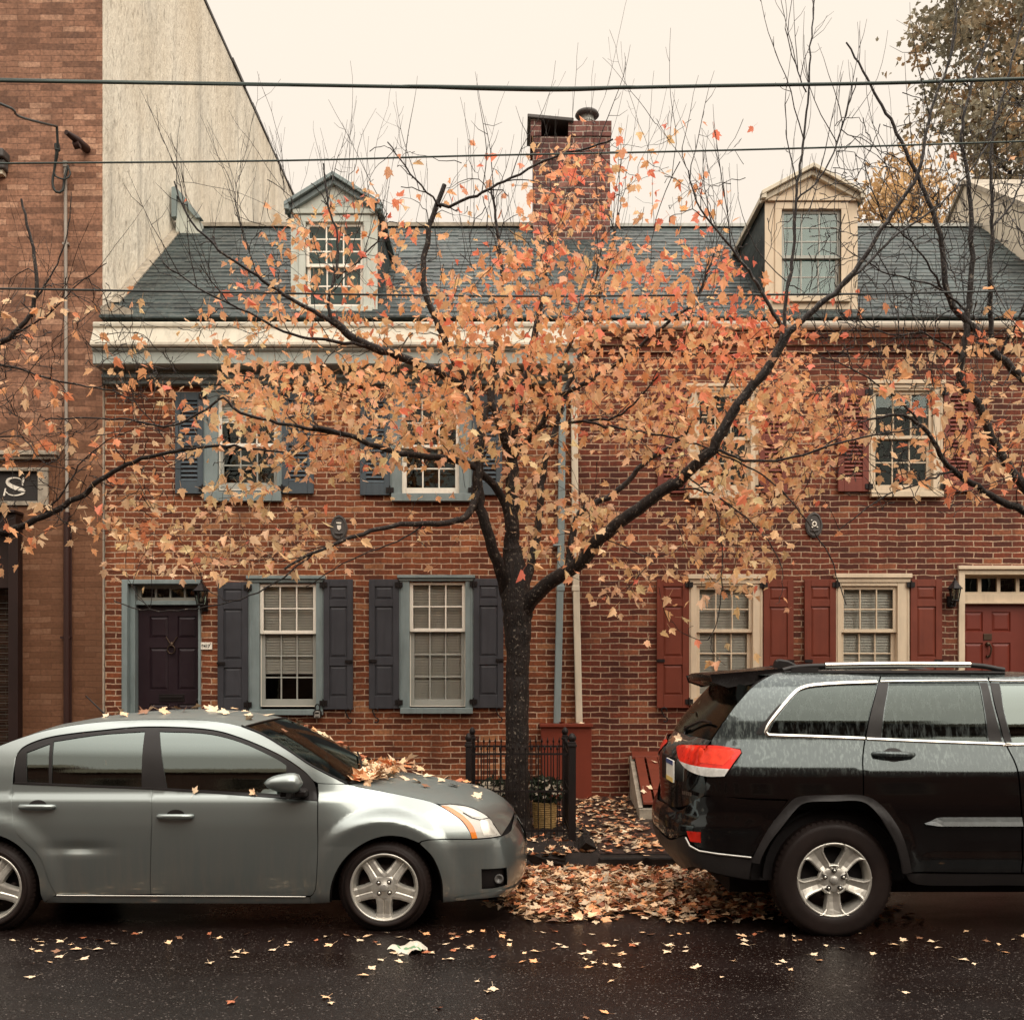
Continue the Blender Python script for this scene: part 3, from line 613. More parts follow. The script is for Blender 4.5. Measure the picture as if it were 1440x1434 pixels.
# ---- right row house, red shutters
HRt = thing('row_house', 'two storey dark red brick row house with barn red shutters, beige trim and red door', 'house', (4.1, W, 0.2))
c5, s5 = (968.5, 1072, 821, 992), (979, 1058, 824, 887, 985); c6, s6 = (1174, 1278, 819, 992), (1182, 1261, 824, 887, 985)
c7, s7 = (966, 1066, 550, 693), (979, 1055, 553, 617, 690); c8, s8 = (1220.5, 1325, 547, 692), (1227, 1311, 550, 615, 690)
holesR = [opening(c) for c in (c5, c6, c7, c8)] + [(hx(1350), hx(1474), 0.3, hz(800))]
rowhouse_shell(HRt, 'r', XM, XR, holesR, M['brick_b'], 6.28)
rd = (M['beige'], M['beige'], M['beige'])
window(HRt, c5, s5, 808, 1000, rd, blind=0.96, rows=(2, 3)); window(HRt, c6, s6, 807, 1000, rd, blind=0.94, rows=(2, 3), curtain=True)
window(HRt, c7, s7, 541, 702, rd, blind=0.0, rows=(2, 2), cols=3); window(HRt, c8, s8, 536, 700, rd, blind=0.0, rows=(2, 2), cols=3)
for u0, u1, v0, v1, hg in ((923, 968, 815, 995, 'r'), (1072.5, 1114.5, 816, 996, 'l'), (1130, 1174, 815, 996, 'r'), (1278.5, 1322.5, 815, 996, 'l')): shutter(HRt, u0, u1, v0, v1, M['red_shutter'], hg)
for u0, u1, v0, v1, hg in ((924, 966, 550, 694, 'r'), (1066.5, 1106, 550, 694, 'l'), (1177, 1220, 547, 692, 'r'), (1325.5, 1367, 547, 692, 'l')): shutter(HRt, u0, u1, v0, v1, M['louver_red'], hg, louver=True, dog=False, bolt=True)
yd = W + .17
mb = MB(); mb.box(hx(1347), hx(1355.5), W - .035, W + .2, .4, hz(797)); mb.box(hx(1468), hx(1477), W - .035, W + .2, .4, hz(797)); mb.box(hx(1355.5), hx(1468), W - .033, W + .2, hz(808), hz(797)); mb.box(hx(1347) - .02, hx(1477) + .02, W - .07, W - .03, hz(801), hz(797) + .01)
mb.box(hx(1355.5), hx(1468), yd - .09, yd + .03, hz(848), hz(845)); mb.box(hx(1355.5), hx(1468), yd - .05, yd + .03, hz(845), hz(834))
fr = mb.build('door_frame', M['beige'], HRt, bevel=.005)
mb = MB(); ra = sash_mesh(mb, hx(1354.5), hx(1469), hz(834), hz(808), yd - .03, yd + .02, 4, 1, st=.03, mu=.045); mb.build('transom_sash', M['beige'], fr)
mb = MB(); mb.add([(ra[0], yd, ra[2]), (ra[1], yd, ra[2]), (ra[1], yd, ra[3]), (ra[0], yd, ra[3])], [(0, 1, 2, 3)]); mb.build('transom_pane', M['glass'], fr)
dl = door_leaf(HRt, hx(1355.5), hx(1468), .6, hz(848), yd, [pn(1364, 1390.5, 859, 887), pn(1403, 1430, 859, 887), pn(1364, 1390.5, 903, 965), pn(1403, 1430, 903, 965), pn(1364, 1390.5, 985, 1030), pn(1403, 1430, 985, 1030)], M['red_door'])
mb = MB(); kx, kz = hx(1397), hz(895); mb.box(kx - .055, kx + .055, yd - .012, yd + .001, hz(899), hz(890)); mb.lathe([(0, -.04), (.025, -.035), (.03, 0)], (kx, yd, hz(905)), 'y', 14)
mb.tube([(kx + .012, yd - .045, hz(905)), (kx + .03, yd - .05, hz(911)), (kx + .02, yd - .05, hz(918)), (kx + .01, yd - .03, hz(923))], .012, 8); mb.box(kx - .02, kx + .03, yd - .03, yd, hz(923.5), hz(921)); mb.build('knocker', M['bronze'], dl, bevel=.003)
mb = MB(); mb.box(hx(1350), hx(1474), W - .42, W + .05, .15, .6); mb.build('door_step', M['stone_curb'], HRt, bevel=.015)
mb = MB()                                             # corbelled top courses
for k, (o_, za, zb_) in enumerate(((.035, 6.0, 6.085), (.07, 6.087, 6.17), (.105, 6.172, 6.26))): mb.box(XM + .01, XR, W - o_, W - .001, za, zb_)
mb.build('corbel_course', M['brick_b'], HRt)
mb = MB(); gp = [(13.27 + .085 * math.cos(a), 6.345 + .085 * math.sin(a)) for a in [math.pi + i * math.pi / 10 for i in range(11)]] + [(13.27 + .07 * math.cos(a), 6.345 + .07 * math.sin(a)) for a in [2 * math.pi - i * math.pi / 10 for i in range(11)]]
mb.extx(gp, XM + .02, XR - .02); mb.build('gutter', M['white_sash'], HRt)
spout(HRt, [(hx(806), 6.2), (hx(809), hz(800)), (hx(814), hz(1016))], M['cream'], .043)['label'] = 'cream painted square downspout'
dormer(HRt, 1075.5, 1206, 276, 241, 432, (1099, 1182.5, 295, 360, 418), 3, M['beige'], M['cream'], M['grey_sash'], M['beige'])
mb = MB(); mb.box(XM + .02, XR, RY - .05, RY + .1, RZ, RZ + .05); mb.build('ridge_cap', M['zinc'], HRt)

# ---- tall building on the left, pale neighbour on the right, houses across the street
HT = thing('tall_building', 'tall salmon brick building with pale weathered stucco side wall and ground floor shop', 'building', (-8.5, W, 0.2))
TX, TY, TZ = -5.325, 13.355, 13.45
mb = MB(); sx = hx(21); wall_mesh(mb, -16, TX, .1, TZ, TY, [(-11, sx, .75, hz(828)), (-11, hx(57), hz(706), hz(664))], .12)
mb.build('facade', M['brick_tall'], HT)
mb = MB(); mb.add([(TX, TY, .1), (TX, 27.5, .1), (TX, 27.5, TZ + .1), (TX, TY, TZ)], [(0, 1, 2, 3)]); mb.add([(TX, 27.5, .1), (-16, 27.5, .1), (-16, 27.5, TZ), (TX, 27.5, TZ + .1)], [(0, 1, 2, 3)]); mb.add([(TX, TY, TZ), (TX, 27.5, TZ + .1), (-16, 27.5, TZ + .1), (-16, TY, TZ)], [(0, 1, 2, 3)])
mb.build('party_wall', M['stucco'], HT)
mb = MB(); yy = TY + .01
while yy < 27.4: L_ = random.uniform(.5, 1.0); o_ = random.uniform(-.015, .02); mb.box(TX - .25, TX + .006 + random.uniform(0, .03), yy, min(27.5, yy + L_ - .004), TZ + .02 + (yy - TY) * .007, TZ + .085 + (yy - TY) * .007 + o_); yy += L_
mb.build('coping', M['iron_grey'], HT)
mb = MB(); mb.box(hx(21), hx(34.5), TY - .14, TY - .001, .2, hz(752)); mb.box(-11, hx(34.5), TY - .2, TY - .001, hz(752), hz(726)); mb.box(-11, hx(36), TY - .26, TY - .001, hz(726), hz(722)); mb.box(-11, hx(21), TY - .06, TY + .05, hz(828), hz(752)); mb.box(-11, hx(21), TY - .1, TY + .1, .2, .8)
sf = mb.build('shop_front', M['shop_wood'], HT, bevel=.008)
mb = MB(); mb.box(-11, sx, TY + .5, TY + .55, .2, hz(700)); mb.build('shop_interior', M['brick_far'], HT)
mb = MB(); mb.add([(-11, TY + .05, .8), (sx, TY + .05, .8), (sx, TY + .05, hz(828)), (-11, TY + .05, hz(828))], [(0, 1, 2, 3)]); mb.build('shop_pane', M['glass'], sf)
mb = MB()
for i in range(9): mb.tube([(hx(12) - i * .16, TY + .1, .8), (hx(12) - i * .16, TY + .1, hz(830))], .0035, 5)
for j in range(27): mb.tube([(-11, TY + .1, .85 + j * .073), (sx, TY + .1, .85 + j * .073)], .0035, 5)
mb.build('pane_reflection_lines', M['steel'], sf)  # thin tubes draw the mortar lines of brick reflected in the pane
mb = MB(); mb.box(-11, hx(86), TY - .12, TY - .001, hz(643), hz(637)); mb.box(-11, hx(83), TY - .07, TY - .001, hz(648), hz(643)); mb.box(hx(57), hx(71), TY - .04, TY + .1, hz(712), hz(664)); mb.box(-11, hx(71), TY - .038, TY + .1, hz(664), hz(659)); mb.box(-11, hx(57), TY - .036, TY + .1, hz(712), hz(706))
mb.build('sign_surround', M['stone_curb'], HT, bevel=.006)
mb = MB(); mb.box(-12, hx(17), TY - .2, TY - .001, hz(233), hz(221)); mb.box(-12, hx(15), TY - .14, TY - .001, hz(246), hz(233)); mb.build('window_hood', M['iron_grey'], HT, bevel=.02)
mb = MB(); mb.box(-12, hx(11), TY - .10, TY - .001, hz(252), hz(246)); mb.build('window_head', M['cream'], HT)
mb = MB(); mb.tube([(hx(98.5), TY - .05, .2), (hx(98.5), TY - .05, hz(722))], .042, 12); mb.tube([(hx(103), TY - .03, .2), (hx(103.5), TY - .03, hz(735))], .012, 6); mb.box(hx(90), hx(104), TY - .075, TY - .001, hz(898), hz(895)); mb.build('drain_pipe', M['brown_pipe'], HT)
mb = MB(); mb.tube([(hx(98.5), TY - .04, hz(722)), (hx(97), TY - .04, hz(560)), (hx(96), TY - .04, hz(236))], .022, 8); mb.tube([(hx(96), TY - .04, hz(240)), (hx(96), TY - .05, hz(232))], .032, 10)
for v in (345, 438, 630): mb.box(hx(92), hx(100.5), TY - .05, TY - .001, hz(v + 3), hz(v))
mb.build('conduit', M['grey_pipe'], HT)
mb = MB(); lp = [P(96, 233, TY - .08), P(91, 250, TY - .1), P(88, 268, TY - .1), P(79, 270, TY - .12), P(74, 258, TY - .12), P(77, 235, TY - .14), P(81, 212, TY - .2), P(80, 178, TY - .3)]
mb.tube(catmull(lp, .05), .016, 7); lp2 = [P(95, 233, TY - .09), P(99, 245, TY - .12), P(92, 252, TY - .14), P(82, 250, TY - .14), P(76, 243, TY - .14), P(79, 212, TY - .2)]; mb.tube(catmull(lp2, .05), .011, 6)
mb.tube([P(80, 203, TY - .19), P(81, 212, TY - .19)], .035, 8); mb.build('service_cable', M['wire'], HT)
mb = MB(); q = [P(93, 186, TY - .5), P(108, 197, TY - .3), P(122, 210, TY - .02)]; mb.tube(q, [.03, .05, .055], 8); mb.tube([P(104, 205, TY - .3), P(112, 203, TY - .3)], .05, 8); mb.build('cable_bracket', M['brown_pipe'], HT)
SG = thing('shop_sign', 'black shop sign board with a white serif letter S in a pale stone surround', 'sign', (hx(20), TY, hz(706)))
mb = MB(); mb.box(-11, hx(57), TY + .03, TY + .06, hz(706), hz(664)); mb.build('sign_board', M['sign_board'], SG)
def ribbon(mb, pts, ws, y0, y1):
    for (a, b, w0, w1) in zip(pts, pts[1:], ws, ws[1:]):
        d = Vector((b[0] - a[0], b[1] - a[1])); d = d.normalized() if d.length else d; n = Vector((-d.y, d.x))
        q = [(a[0] + n.x * w0, a[1] + n.y * w0), (b[0] + n.x * w1, b[1] + n.y * w1), (b[0] - n.x * w1, b[1] - n.y * w1), (a[0] - n.x * w0, a[1] - n.y * w0)]
        mb.prism(q, y0, y1)
S_ = [(33, 681), (31, 675), (25, 672.5), (18, 672.5), (12.5, 675), (12, 679.5), (16, 683), (22, 686), (29, 688.5), (34, 690.5), (34, 693.5), (29, 696), (22, 697), (14, 695.5), (8.5, 691)]
Sw = [.006, .008, .01, .014, .026, .034, .036, .038, .040, .034, .024, .014, .010, .009, .006]
sp3 = catmull([(hx(u), hz(v), w_) for (u, v), w_ in zip(S_, Sw)], .02)
mb = MB(); ribbon(mb, [(p[0], p[1]) for p in sp3], [max(.004, p[2] * .7) for p in sp3], TY + .02, TY + .0299)
mb.prism([(hx(33), hz(672)), (hx(36), hz(672)), (hx(33.6), hz(683)), (hx(32), hz(683))], TY + .0195, TY + .0295); mb.prism([(hx(5.5), hz(697.5)), (hx(8), hz(697.5)), (hx(9.8), hz(687)), (hx(8.2), hz(687))], TY + .0195, TY + .0295)
mb.build('letter', M['sign_white'], SG)
HW = thing('pale_house', 'pale rendered gable wall rising beside the slate roof at the right edge', 'house', (9.5, W, .2))
mb = MB(); gx = XR + .03
g = [(W + .05, .2), (21.5, .2), (21.5, 7.55), (16.9, 9.9), (W + .05, 7.65)]
mb.extx(g, gx, 12); mb.build('gable_wall', M['white_stucco'], HW)
mb = MB(); 
for a, b in ((g[4], g[3]), (g[3], g[2])): mb.add([(gx - .05, a[0], a[1] + .005), (12.1, a[0], a[1] + .005), (12.1, b[0], b[1] + .005), (gx - .05, b[0], b[1] + .005), (gx - .05, a[0], a[1] + .08), (12.1, a[0], a[1] + .08), (12.1, b[0], b[1] + .08), (gx - .05, b[0], b[1] + .08)], [(4, 5, 6, 7), (0, 4, 7, 3), (0, 1, 5, 4), (0, 3, 2, 1)])
mb.build('roof', M['stone_curb'], HW)
def across(x0, x1, z1, label):
    h = thing('street_house', label, 'house', ((x0 + x1) / 2, -4.6, .14))
    mb = MB(); holes = []
    n = max(2, int((x1 - x0) / 2.2)); 
    for i in range(n):
        cxx = x0 + (i + .5) * (x1 - x0) / n
        for z in (1.1, 4.2): holes.append((cxx - .5, cxx + .5, z, z + 1.7))
    y = -4.6
    vs0 = len(mb.v); wall_mesh(mb, x0, x1, .1, z1, y, holes, -.12)
    mb.add([(x0, y, .1), (x0, y - 9, .1), (x0, y - 9, z1), (x0, y, z1)], [(0, 1, 2, 3)]); mb.add([(x1, y, .1), (x1, y - 9, .1), (x1, y - 9, z1), (x1, y, z1)], [(3, 2, 1, 0)]); mb.add([(x0, y, z1), (x1, y, z1), (x1, y - 9, z1), (x0, y - 9, z1)], [(0, 1, 2, 3)]); mb.add([(x0, y - 9, .1), (x1, y - 9, .1), (x1, y - 9, z1), (x0, y - 9, z1)], [(3, 2, 1, 0)])
    mb.build('wall', M['brick_far'], h)
    mb = MB()
    for a, b, c, d in holes: mb.box(a, b, y - .14, y - .10, c, d)
    mb.build('window_panes', M['dark_glass'], h)
    mb = MB()
    for a, b, c, d in holes: sash_mesh(mb, a, b, c, d, y - .09, y - .05, 2, 2, st=.07)
    mb.box(x0, x1, y, y + .3, z1 - .5, z1); mb.build('window_frames', M['cream'], h)
t_ = NT('dark_window_glass'); M['dark_glass'] = t_.done(t_.bsdf((.02, .018, .016), .05))
across(-18, -9, 8.2, 'brown brick house far left across the street behind the viewer'); across(-9, -1, 7.4, 'brown brick house left of centre across the street behind the viewer'); across(-1, 8, 7.8, 'brown brick house right of centre across the street behind the viewer'); across(8, 18, 7.2, 'brown brick house far right across the street behind the viewer')

# ---------------------------------------------------------------- fittings on the houses
def lantern(u, v, label, s=1.0, y=W):
    x, z = hx(u), hz(v)
    L = thing('wall_lantern', label, 'lantern', (x, y, z))
    yc = y - .14
    mb = MB(); mb.box(x - .05, x + .05, y - .03, y - .001, z - .16, z - .02); mb.tube(catmull([(x, y - .02, z - .1), (x, y - .08, z - .14), (x, yc, z - .1)], .02), .013, 6); mb.tube([(x, yc, z - .1), (x, yc, z - .2 * s)], .014, 6); mb.build('bracket', M['iron'], L)
    mb = MB(); r0, r1, h = .055 * s, .085 * s, .17 * s
    for k in range(6):
        a = k * math.pi / 3 + .3; mb.tube([(x + r0 * math.cos(a), yc + r0 * math.sin(a), z - .08), (x + r1 * math.cos(a), yc + r1 * math.sin(a), z - .08 + h)], .008, 5)
    mb.lathe([(0, -.1), (r0 + .01, -.1), (r0 + .01, -.08), (r0 - .01, -.078)], (x, yc, z), 'z', 6); mb.lathe([(r1 + .03, -.08 + h), (r1 + .025, -.07 + h), (.035, h + .0), (.03, h + .02), (.012, h + .03), (.014, h + .05), (0, h + .08)], (x, yc, z), 'z', 6, sm=False); mb.lathe([(r1 + .03, -.082 + h), (0, -.082 + h)], (x, yc, z), 'z', 6); mb.build('cage', M['iron'], L)
    mb = MB(); mb.lathe([(r0 - .006, -.078), (r1 - .006, -.083 + h)], (x, yc, z), 'z', 6, sm=False); mb.build('lamp_glass', M['lamp_glass'], L)
    mb = MB(); mb.lathe([(0, .0), (.018, .01), (.02, .04), (0, .06)], (x, yc, z - .05), 'z', 10); mb.build('bulb', M['blind'], L)
lantern(287.5, 842, 'black hexagonal wall lantern between the dark purple door and slate shutter'); lantern(1336.5, 836, 'dark wall lantern between the red shutter and the red door', .85)
NP = thing('house_number', 'small white tile with dark house number beside the dark purple door', 'number plate', (hx(290), W, hz(913)))
mb = MB(); mb.box(hx(282), hx(298.8), W - .02, W - .001, hz(913.2), hz(903)); mb.build('plate', M['white_sash'], NP, bevel=.003)
cv_ = bpy.data.curves.new('digits', 'FONT'); cv_.body = '9417'; cv_.size = .055; cv_.extrude = .002; cv_.align_x = 'CENTER'; cv_.offset = .0015
dg = bpy.data.objects.new('digits', cv_); scene.collection.objects.link(dg); cv_.materials.append(M['iron']); dg.parent = NP; dg.rotation_euler = (R(90), 0, 0)
bpy.context.view_layer.update(); dm = bpy.data.meshes.new_from_object(dg.evaluated_get(bpy.context.evaluated_depsgraph_get())); bpy.data.objects.remove(dg)
dg = bpy.data.objects.new('digits', dm); scene.collection.objects.link(dg); dg.parent = NP; dg.rotation_euler = (R(90), 0, 0)
dg.location = Vector((hx(290), W - .021, hz(910.2))) - NP.location
mb = MB(); mb.lathe([(0, -.004), (.006, -.003), (.007, 0)], (hx(296.7), W - .02, hz(904.7)), 'y', 8); mb.build('screw', M['iron'], NP)
def fire_mark(u, v, label, var):
    x, z = hx(u), hz(v); L = thing('fire_mark', label, 'plaque', (x, W, z), 'cast iron plaques on the house fronts')
    def oval(rx, rz, sc_=1, n=40, wob=0.0):
        o = []
        for k in range(n):
            a = 2 * math.pi * k / n; rr = 1 + wob * math.cos(8 * a); o.append((x + rx * rr * math.sin(a), z + rz * rr * math.cos(a) * (1.08 if math.cos(a) > .8 else 1)))
        return o
    mb = MB(); mb.prism(oval(.112, .158, wob=.02), W - .03, W - .001); mb.build('plate', M['iron_grey'], L, bevel=.006)
    mb = MB(); mb.tube([(p[0], W - .034, p[1]) for p in oval(.092, .135)] + [(x, W - .034, z + .135 * 1.08)], .008, 6); mb.tube([(x - .05, W - .034, z - .065), (x, W - .036, z - .075), (x + .05, W - .034, z - .065)], .014, 6); mb.build('relief_rim', M['iron_grey'], L)
    mb = MB()
    if var: mb.prism([(x - .032, z + .075), (x + .035, z + .075), (x + .03, z + .055), (x - .03, z + .06)], W - .042, W - .03); mb.prism([(x - .022, z + .035), (x + .03, z + .035), (x + .03, z - .005), (x + .005, z - .03), (x - .018, z - .01)], W - .042, W - .03)
    else: mb.tube([(x + .024 * math.cos(a), W - .04, z + .015 + .028 * math.sin(a)) for a in [i * .35 for i in range(-4, 15)]], .009, 6); mb.tube([(x - .05, W - .038, z - .025), (x - .02, W - .038, z - .03)], .011, 6); mb.tube([(x + .03, W - .038, z - .022), (x + .045, W - .038, z - .03)], .009, 6); mb.tube([(x - .042, W - .038, z + .07), (x - .035, W - .038, z + .06)], .011, 6)
    mb.build('emblem', M['sign_white'], L)
fire_mark(477, 743, 'oval lead fire mark with pale shield on the orange brick above two slate shutters', 1); fire_mark(1144, 739, 'oval black fire mark with pale knot on the dark brick above red shutters', 0)
LB = thing('lock_box', 'small black key lock box with silver face hanging at the slate shutter hinge', 'lock box', (hx(448.5), W - .09, hz(1009)))
mb = MB(); x, z = hx(448.5), hz(1003); y = W - .09; mb.prism([(x - .05, z - .055), (x + .05, z - .055), (x + .055, z + .02), (x + .03, z + .055), (x - .03, z + .055), (x - .055, z + .02)], y - .03, y + .01); mb.build('case', M['iron'], LB, bevel=.006)
mb = MB(); mb.prism([(x - .04, z - .05), (x + .035, z - .05), (x + .035, z + .03), (x, z + .038), (x - .03, z + .03)], y - .036, y - .03); mb.build('face', M['steel'], LB, bevel=.002)
mb = MB(); mb.box(x - .027, x + .024, y - .039, y - .0355, z + .0, z + .02); mb.box(x - .03, x + .026, y - .039, y - .0355, z - .042, z - .032); mb.build('dial_window', M['iron'], LB)
mb = MB(); mb.tube(catmull([(x - .03, y - .01, z + .05), (x - .028, y - .01, z + .10), (x, y - .01, z + .125), (x + .028, y - .01, z + .10), (x + .03, y - .01, z + .05)], .02), .009, 8); mb.build('shackle', M['iron'], LB)
SL = thing('string_lights', 'string of small white globe lights along the shop window edge', 'string lights', (hx(20), TY + .0, hz(1020)))
pts = [P(22, 826, TY - .03), P(21.5, 900, TY - .03), P(21, 970, TY - .03), P(21, 1010, TY - .03)]
mb = MB(); mb.tube(pts, .006, 6); mb.build('cord', M['wire'], SL)
for k in range(26):
    v = 832 + k * 7; mb = MB(); rr = .006 if k != 22 else .035; xx = hx(21.3) + random.uniform(-.012, .012) + (.03 if k == 22 else 0)
    mb.lathe([(0, -rr), (rr * .8, -rr * .6), (rr, 0), (rr * .8, rr * .6), (0, rr)], (xx, TY - .05, hz(v)), 'z', 10); mb.build('bulb', M['white_sash'], SL)
# red service cover where both downspouts end
RB = thing('downspout_cover', 'tall plain brick red wooden cover box under the two downspouts', 'cover box', (hx(796.5), W - .2, .22))
mb = MB(); mb.box(hx(761, 13.15), hx(832, 13.15), 13.15, W - .002, .2, hz(1022, 13.15)); mb.build('body', M['red_box'], RB, bevel=.006)
mb = MB(); mb.box(hx(759, 13.12), hx(834, 13.12), 13.11, W - .003, hz(1022, 13.15) + .001, hz(1017.5, 13.15)); mb.build('lid', M['red_box'], RB, bevel=.004)
# cellar bulkhead
CB = thing('cellar_door', 'sloping red plank cellar door on a pale stone curb beside the black vehicle', 'cellar door', (2.1, 12.4, .22))
x0, x1 = 1.535, 3.0; SHX = -.115; ya, za, yb, zb = W - .02, .80, 11.55, .36
mb = MB(); mb.add([(x0, W - .003, .1), (x0 + SHX, yb - .03, .1), (x0 + SHX, yb - .03, zb - .06), (x0, W - .003, za - .05)], [(0, 1, 2, 3)]); mb.box(x0 + SHX, x1, yb - .12, yb + .05, .1, zb - .07)
mb.add([(x0 + .05, W - .003, .1), (x0 + .05 + SHX, yb, .1), (x0 + .05 + SHX, yb, zb - .06), (x0 + .05, W - .003, za - .05)], [(3, 2, 1, 0)]); mb.add([(x0, W - .003, za - .05), (x0 + SHX, yb - .03, zb - .06), (x0 + .05 + SHX, yb - .03, zb - .06), (x0 + .05, W - .003, za - .05)], [(0, 1, 2, 3)])
mb.add([(x1, W - .003, .1), (x1, yb - .03, .1), (x1, yb - .03, zb - .06), (x1, W - .003, za - .05)], [(3, 2, 1, 0)]); mb.build('stone_curb', M['stone_curb'], CB)
def slab(mb, xa, xb, ta, tb, th=.035, lift=0):
    pa = (ya + (yb - ya) * ta, za + (zb - za) * ta + lift); pb = (ya + (yb - ya) * tb, za + (zb - za) * tb + lift)
    u0_, u1_ = SHX * ta, SHX * tb; mb.add([(xa + u0_, pa[0], pa[1]), (xb + u0_, pa[0], pa[1]), (xb + u1_, pb[0], pb[1]), (xa + u1_, pb[0], pb[1]), (xa + u0_, pa[0], pa[1] - th), (xb + u0_, pa[0], pa[1] - th), (xb + u1_, pb[0], pb[1] - th), (xa + u1_, pb[0], pb[1] - th)], [(3, 2, 1, 0), (4, 5, 6, 7), (0, 4, 7, 3), (1, 2, 6, 5), (2, 3, 7, 6), (0, 1, 5, 4)])
mb = MB(); slab(mb, x0 + .02, x1, 0, .12, lift=.012); slab(mb, x0 + .055, x0 + .17, .12, 1.0, lift=.006); mb.build('frame', M['red_shutter'], CB, bevel=.006)
for xa, xb in ((x0 + .19, x0 + .78), (x0 + .81, x0 + 1.42)):
    mb = MB(); n = 4
    for k in range(n): a = xa + (xb - xa) * k / n; slab(mb, a + .004, a + (xb - xa) / n - .004, .13, .99, lift=.012)
    slab(mb, xa, xb, .74, .80, lift=.03); dlf = mb.build('door_leaf', M['red_shutter'], CB, bevel=.004)

# ---------------------------------------------------------------- overhead cables
def cable(pts, Y, r, m, label, extra=None):
    p = [P(u, v, Y) for u, v in pts]
    mb = MB(); mb.tube(catmull(p, .4), r, 8)
    if extra: 
        for q, rr in extra: qq = catmull([P(u, v, Y - .004) for u, v in q], .1); n = len(qq) - 1; mb.tube(qq, [rr * (.35 + .65 * math.sin(math.pi * i / n) ** .5) for i in range(n + 1)], 8)
    return tag(mb.build('overhead_cable', m), label, 'cable', 'overhead cables along the street')
cable([(-900, 92), (0, 112.5), (350, 118.5), (620, 123), (800, 124.5), (1000, 121), (1250, 117), (1440, 111), (2300, 86)], 9.0, .0155, M['cable_green'], 'thick topmost overhead cable crossing the sky above the chimney flue',
      [([(560, 121), (680, 124), (800, 125.5), (900, 122)], .023), ([(-200, 110), (0, 114), (200, 117), (420, 121)], .014)])
cable([(-900, 236), (0, 230), (400, 226), (650, 219.5), (1000, 212), (1440, 199), (2300, 168)], 9.2, .0085, M['cable_green'], 'thin middle overhead cable crossing in front of the brick chimney')
cable([(-900, 392), (0, 406), (300, 411), (700, 416.5), (1000, 415), (1250, 413), (1440, 409), (2300, 395)], 9.4, .0095, M['wire'], 'thin dark lowest overhead cable crossing in front of the slate roofs')
p = [P(80, 178, TY - .3), P(55, 172, 12.4), P(25, 163, 11.7), P(0, 146, 11.0), P(-200, 90, 9.4)]
mb = MB(); mb.tube(catmull(p, .2), .014, 7); tag(mb.build('service_drop', M['wire']), 'black twisted cable dropping to the bracket on the salmon brick wall', 'cable')
# ---------------------------------------------------------------- vehicles
def carpaint(name, base, metal, rough, coat=1.0, streak=0.0, dirt=(0.34, 0.32, 0.28), lowdirt=0.6, ior=1.5, beadr=0.0):
    t = NT(name); s = t.n('ShaderNodeSeparateXYZ'); t.l(t.obj(), s.inputs[0])
    col = base
    st = t.noise(1.0, 7, stretch=(60, 60, 2.6), rough=0.65)
    runs = t.ramp(st, [(0.50, 0.0), (0.60, 1.0)])
    low = t.ramp(s.outputs[2], [(0.25, 1.0), (0.75, 0.0)])
    film = t.math('MULTIPLY', t.ramp(t.noise(1.3, 5, stretch=(18, 18, 1.0)), [(0.4, 0.0), (0.7, 1.0)]), t.math('MULTIPLY', low, lowdirt))
    c = t.mix(film, base, dirt)
    if streak:
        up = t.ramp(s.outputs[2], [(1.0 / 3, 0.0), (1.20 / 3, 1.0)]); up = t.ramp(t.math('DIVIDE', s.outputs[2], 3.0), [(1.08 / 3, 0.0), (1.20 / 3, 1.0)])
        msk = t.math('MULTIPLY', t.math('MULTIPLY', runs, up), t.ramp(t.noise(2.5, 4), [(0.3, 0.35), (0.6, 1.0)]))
        c = t.mix(t.math('MULTIPLY', up, 0.30), c, (0.080, 0.098, 0.098))  # pale sky reflection on the upper body, mixed into the paint colour
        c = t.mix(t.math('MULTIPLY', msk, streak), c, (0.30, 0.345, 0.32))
    beads = t.ramp(t.noise(210, 2), [(0.6, 0.0), (0.75, 1.0)])
    gn = t.n('ShaderNodeSeparateXYZ'); t.l(t.n('ShaderNodeNewGeometry').outputs['Normal'], gn.inputs[0])
    flat = t.ramp(t.math('ABSOLUTE', gn.outputs[2]), [(0.72, 0.0), (0.93, 1.0)])          # rain lies in beads on level panels
    r = t.math('ADD', t.math('ADD', rough, t.math('MULTIPLY', runs, 0.015)), t.math('MULTIPLY', flat, beadr))
    return t.done(t.bsdf(c, r, metal, t.bump(beads, 0.05, 0.002), Coat_Weight=t.math('MULTIPLY', coat, t.math('SUBTRACT', 1.0, t.math('MULTIPLY', flat, .75))), Coat_Roughness=0.09, Coat_IOR=1.6, IOR=ior, Specular_Tint=(.84, .95, .96)))
M['silver'] = carpaint('silver_grey_car_paint', (0.240, 0.268, 0.258), 0.76, 0.31, beadr=0.2)
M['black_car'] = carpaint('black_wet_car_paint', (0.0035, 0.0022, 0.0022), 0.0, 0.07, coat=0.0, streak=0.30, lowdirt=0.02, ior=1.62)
M['car_trim'] = paint('satin_black_trim', (0.010, 0.0075, 0.007), 0.42, var=0.1, bump=0, Specular_IOR_Level=0.3)
M['car_plastic'] = paint('grey_black_plastic', (0.013, 0.0105, 0.010), 0.5, var=0.15, bump=0.2, Specular_IOR_Level=0.35)
M['chrome'] = paint('satin_chrome', (0.80, 0.76, 0.68), 0.18, metal=1.0, var=0.04, bump=0)
M['alloy'] = paint('silver_alloy', (0.56, 0.53, 0.47), 0.34, metal=0.65, var=0.12, scale=8, bump=0.05)
M['rotor'] = paint('rusty_brake_disc', (0.05, 0.032, 0.027), 0.6, var=0.4)
M['tyre'] = paint('wet_tyre_rubber', (0.013, 0.007, 0.0055), 0.6, var=0.3, scale=5, bump=0.3, bscale=30, Specular_IOR_Level=0.25)
M['inner'] = paint('car_inner_dark', (0.008, 0.006, 0.006), 0.9, var=0.1, bump=0)
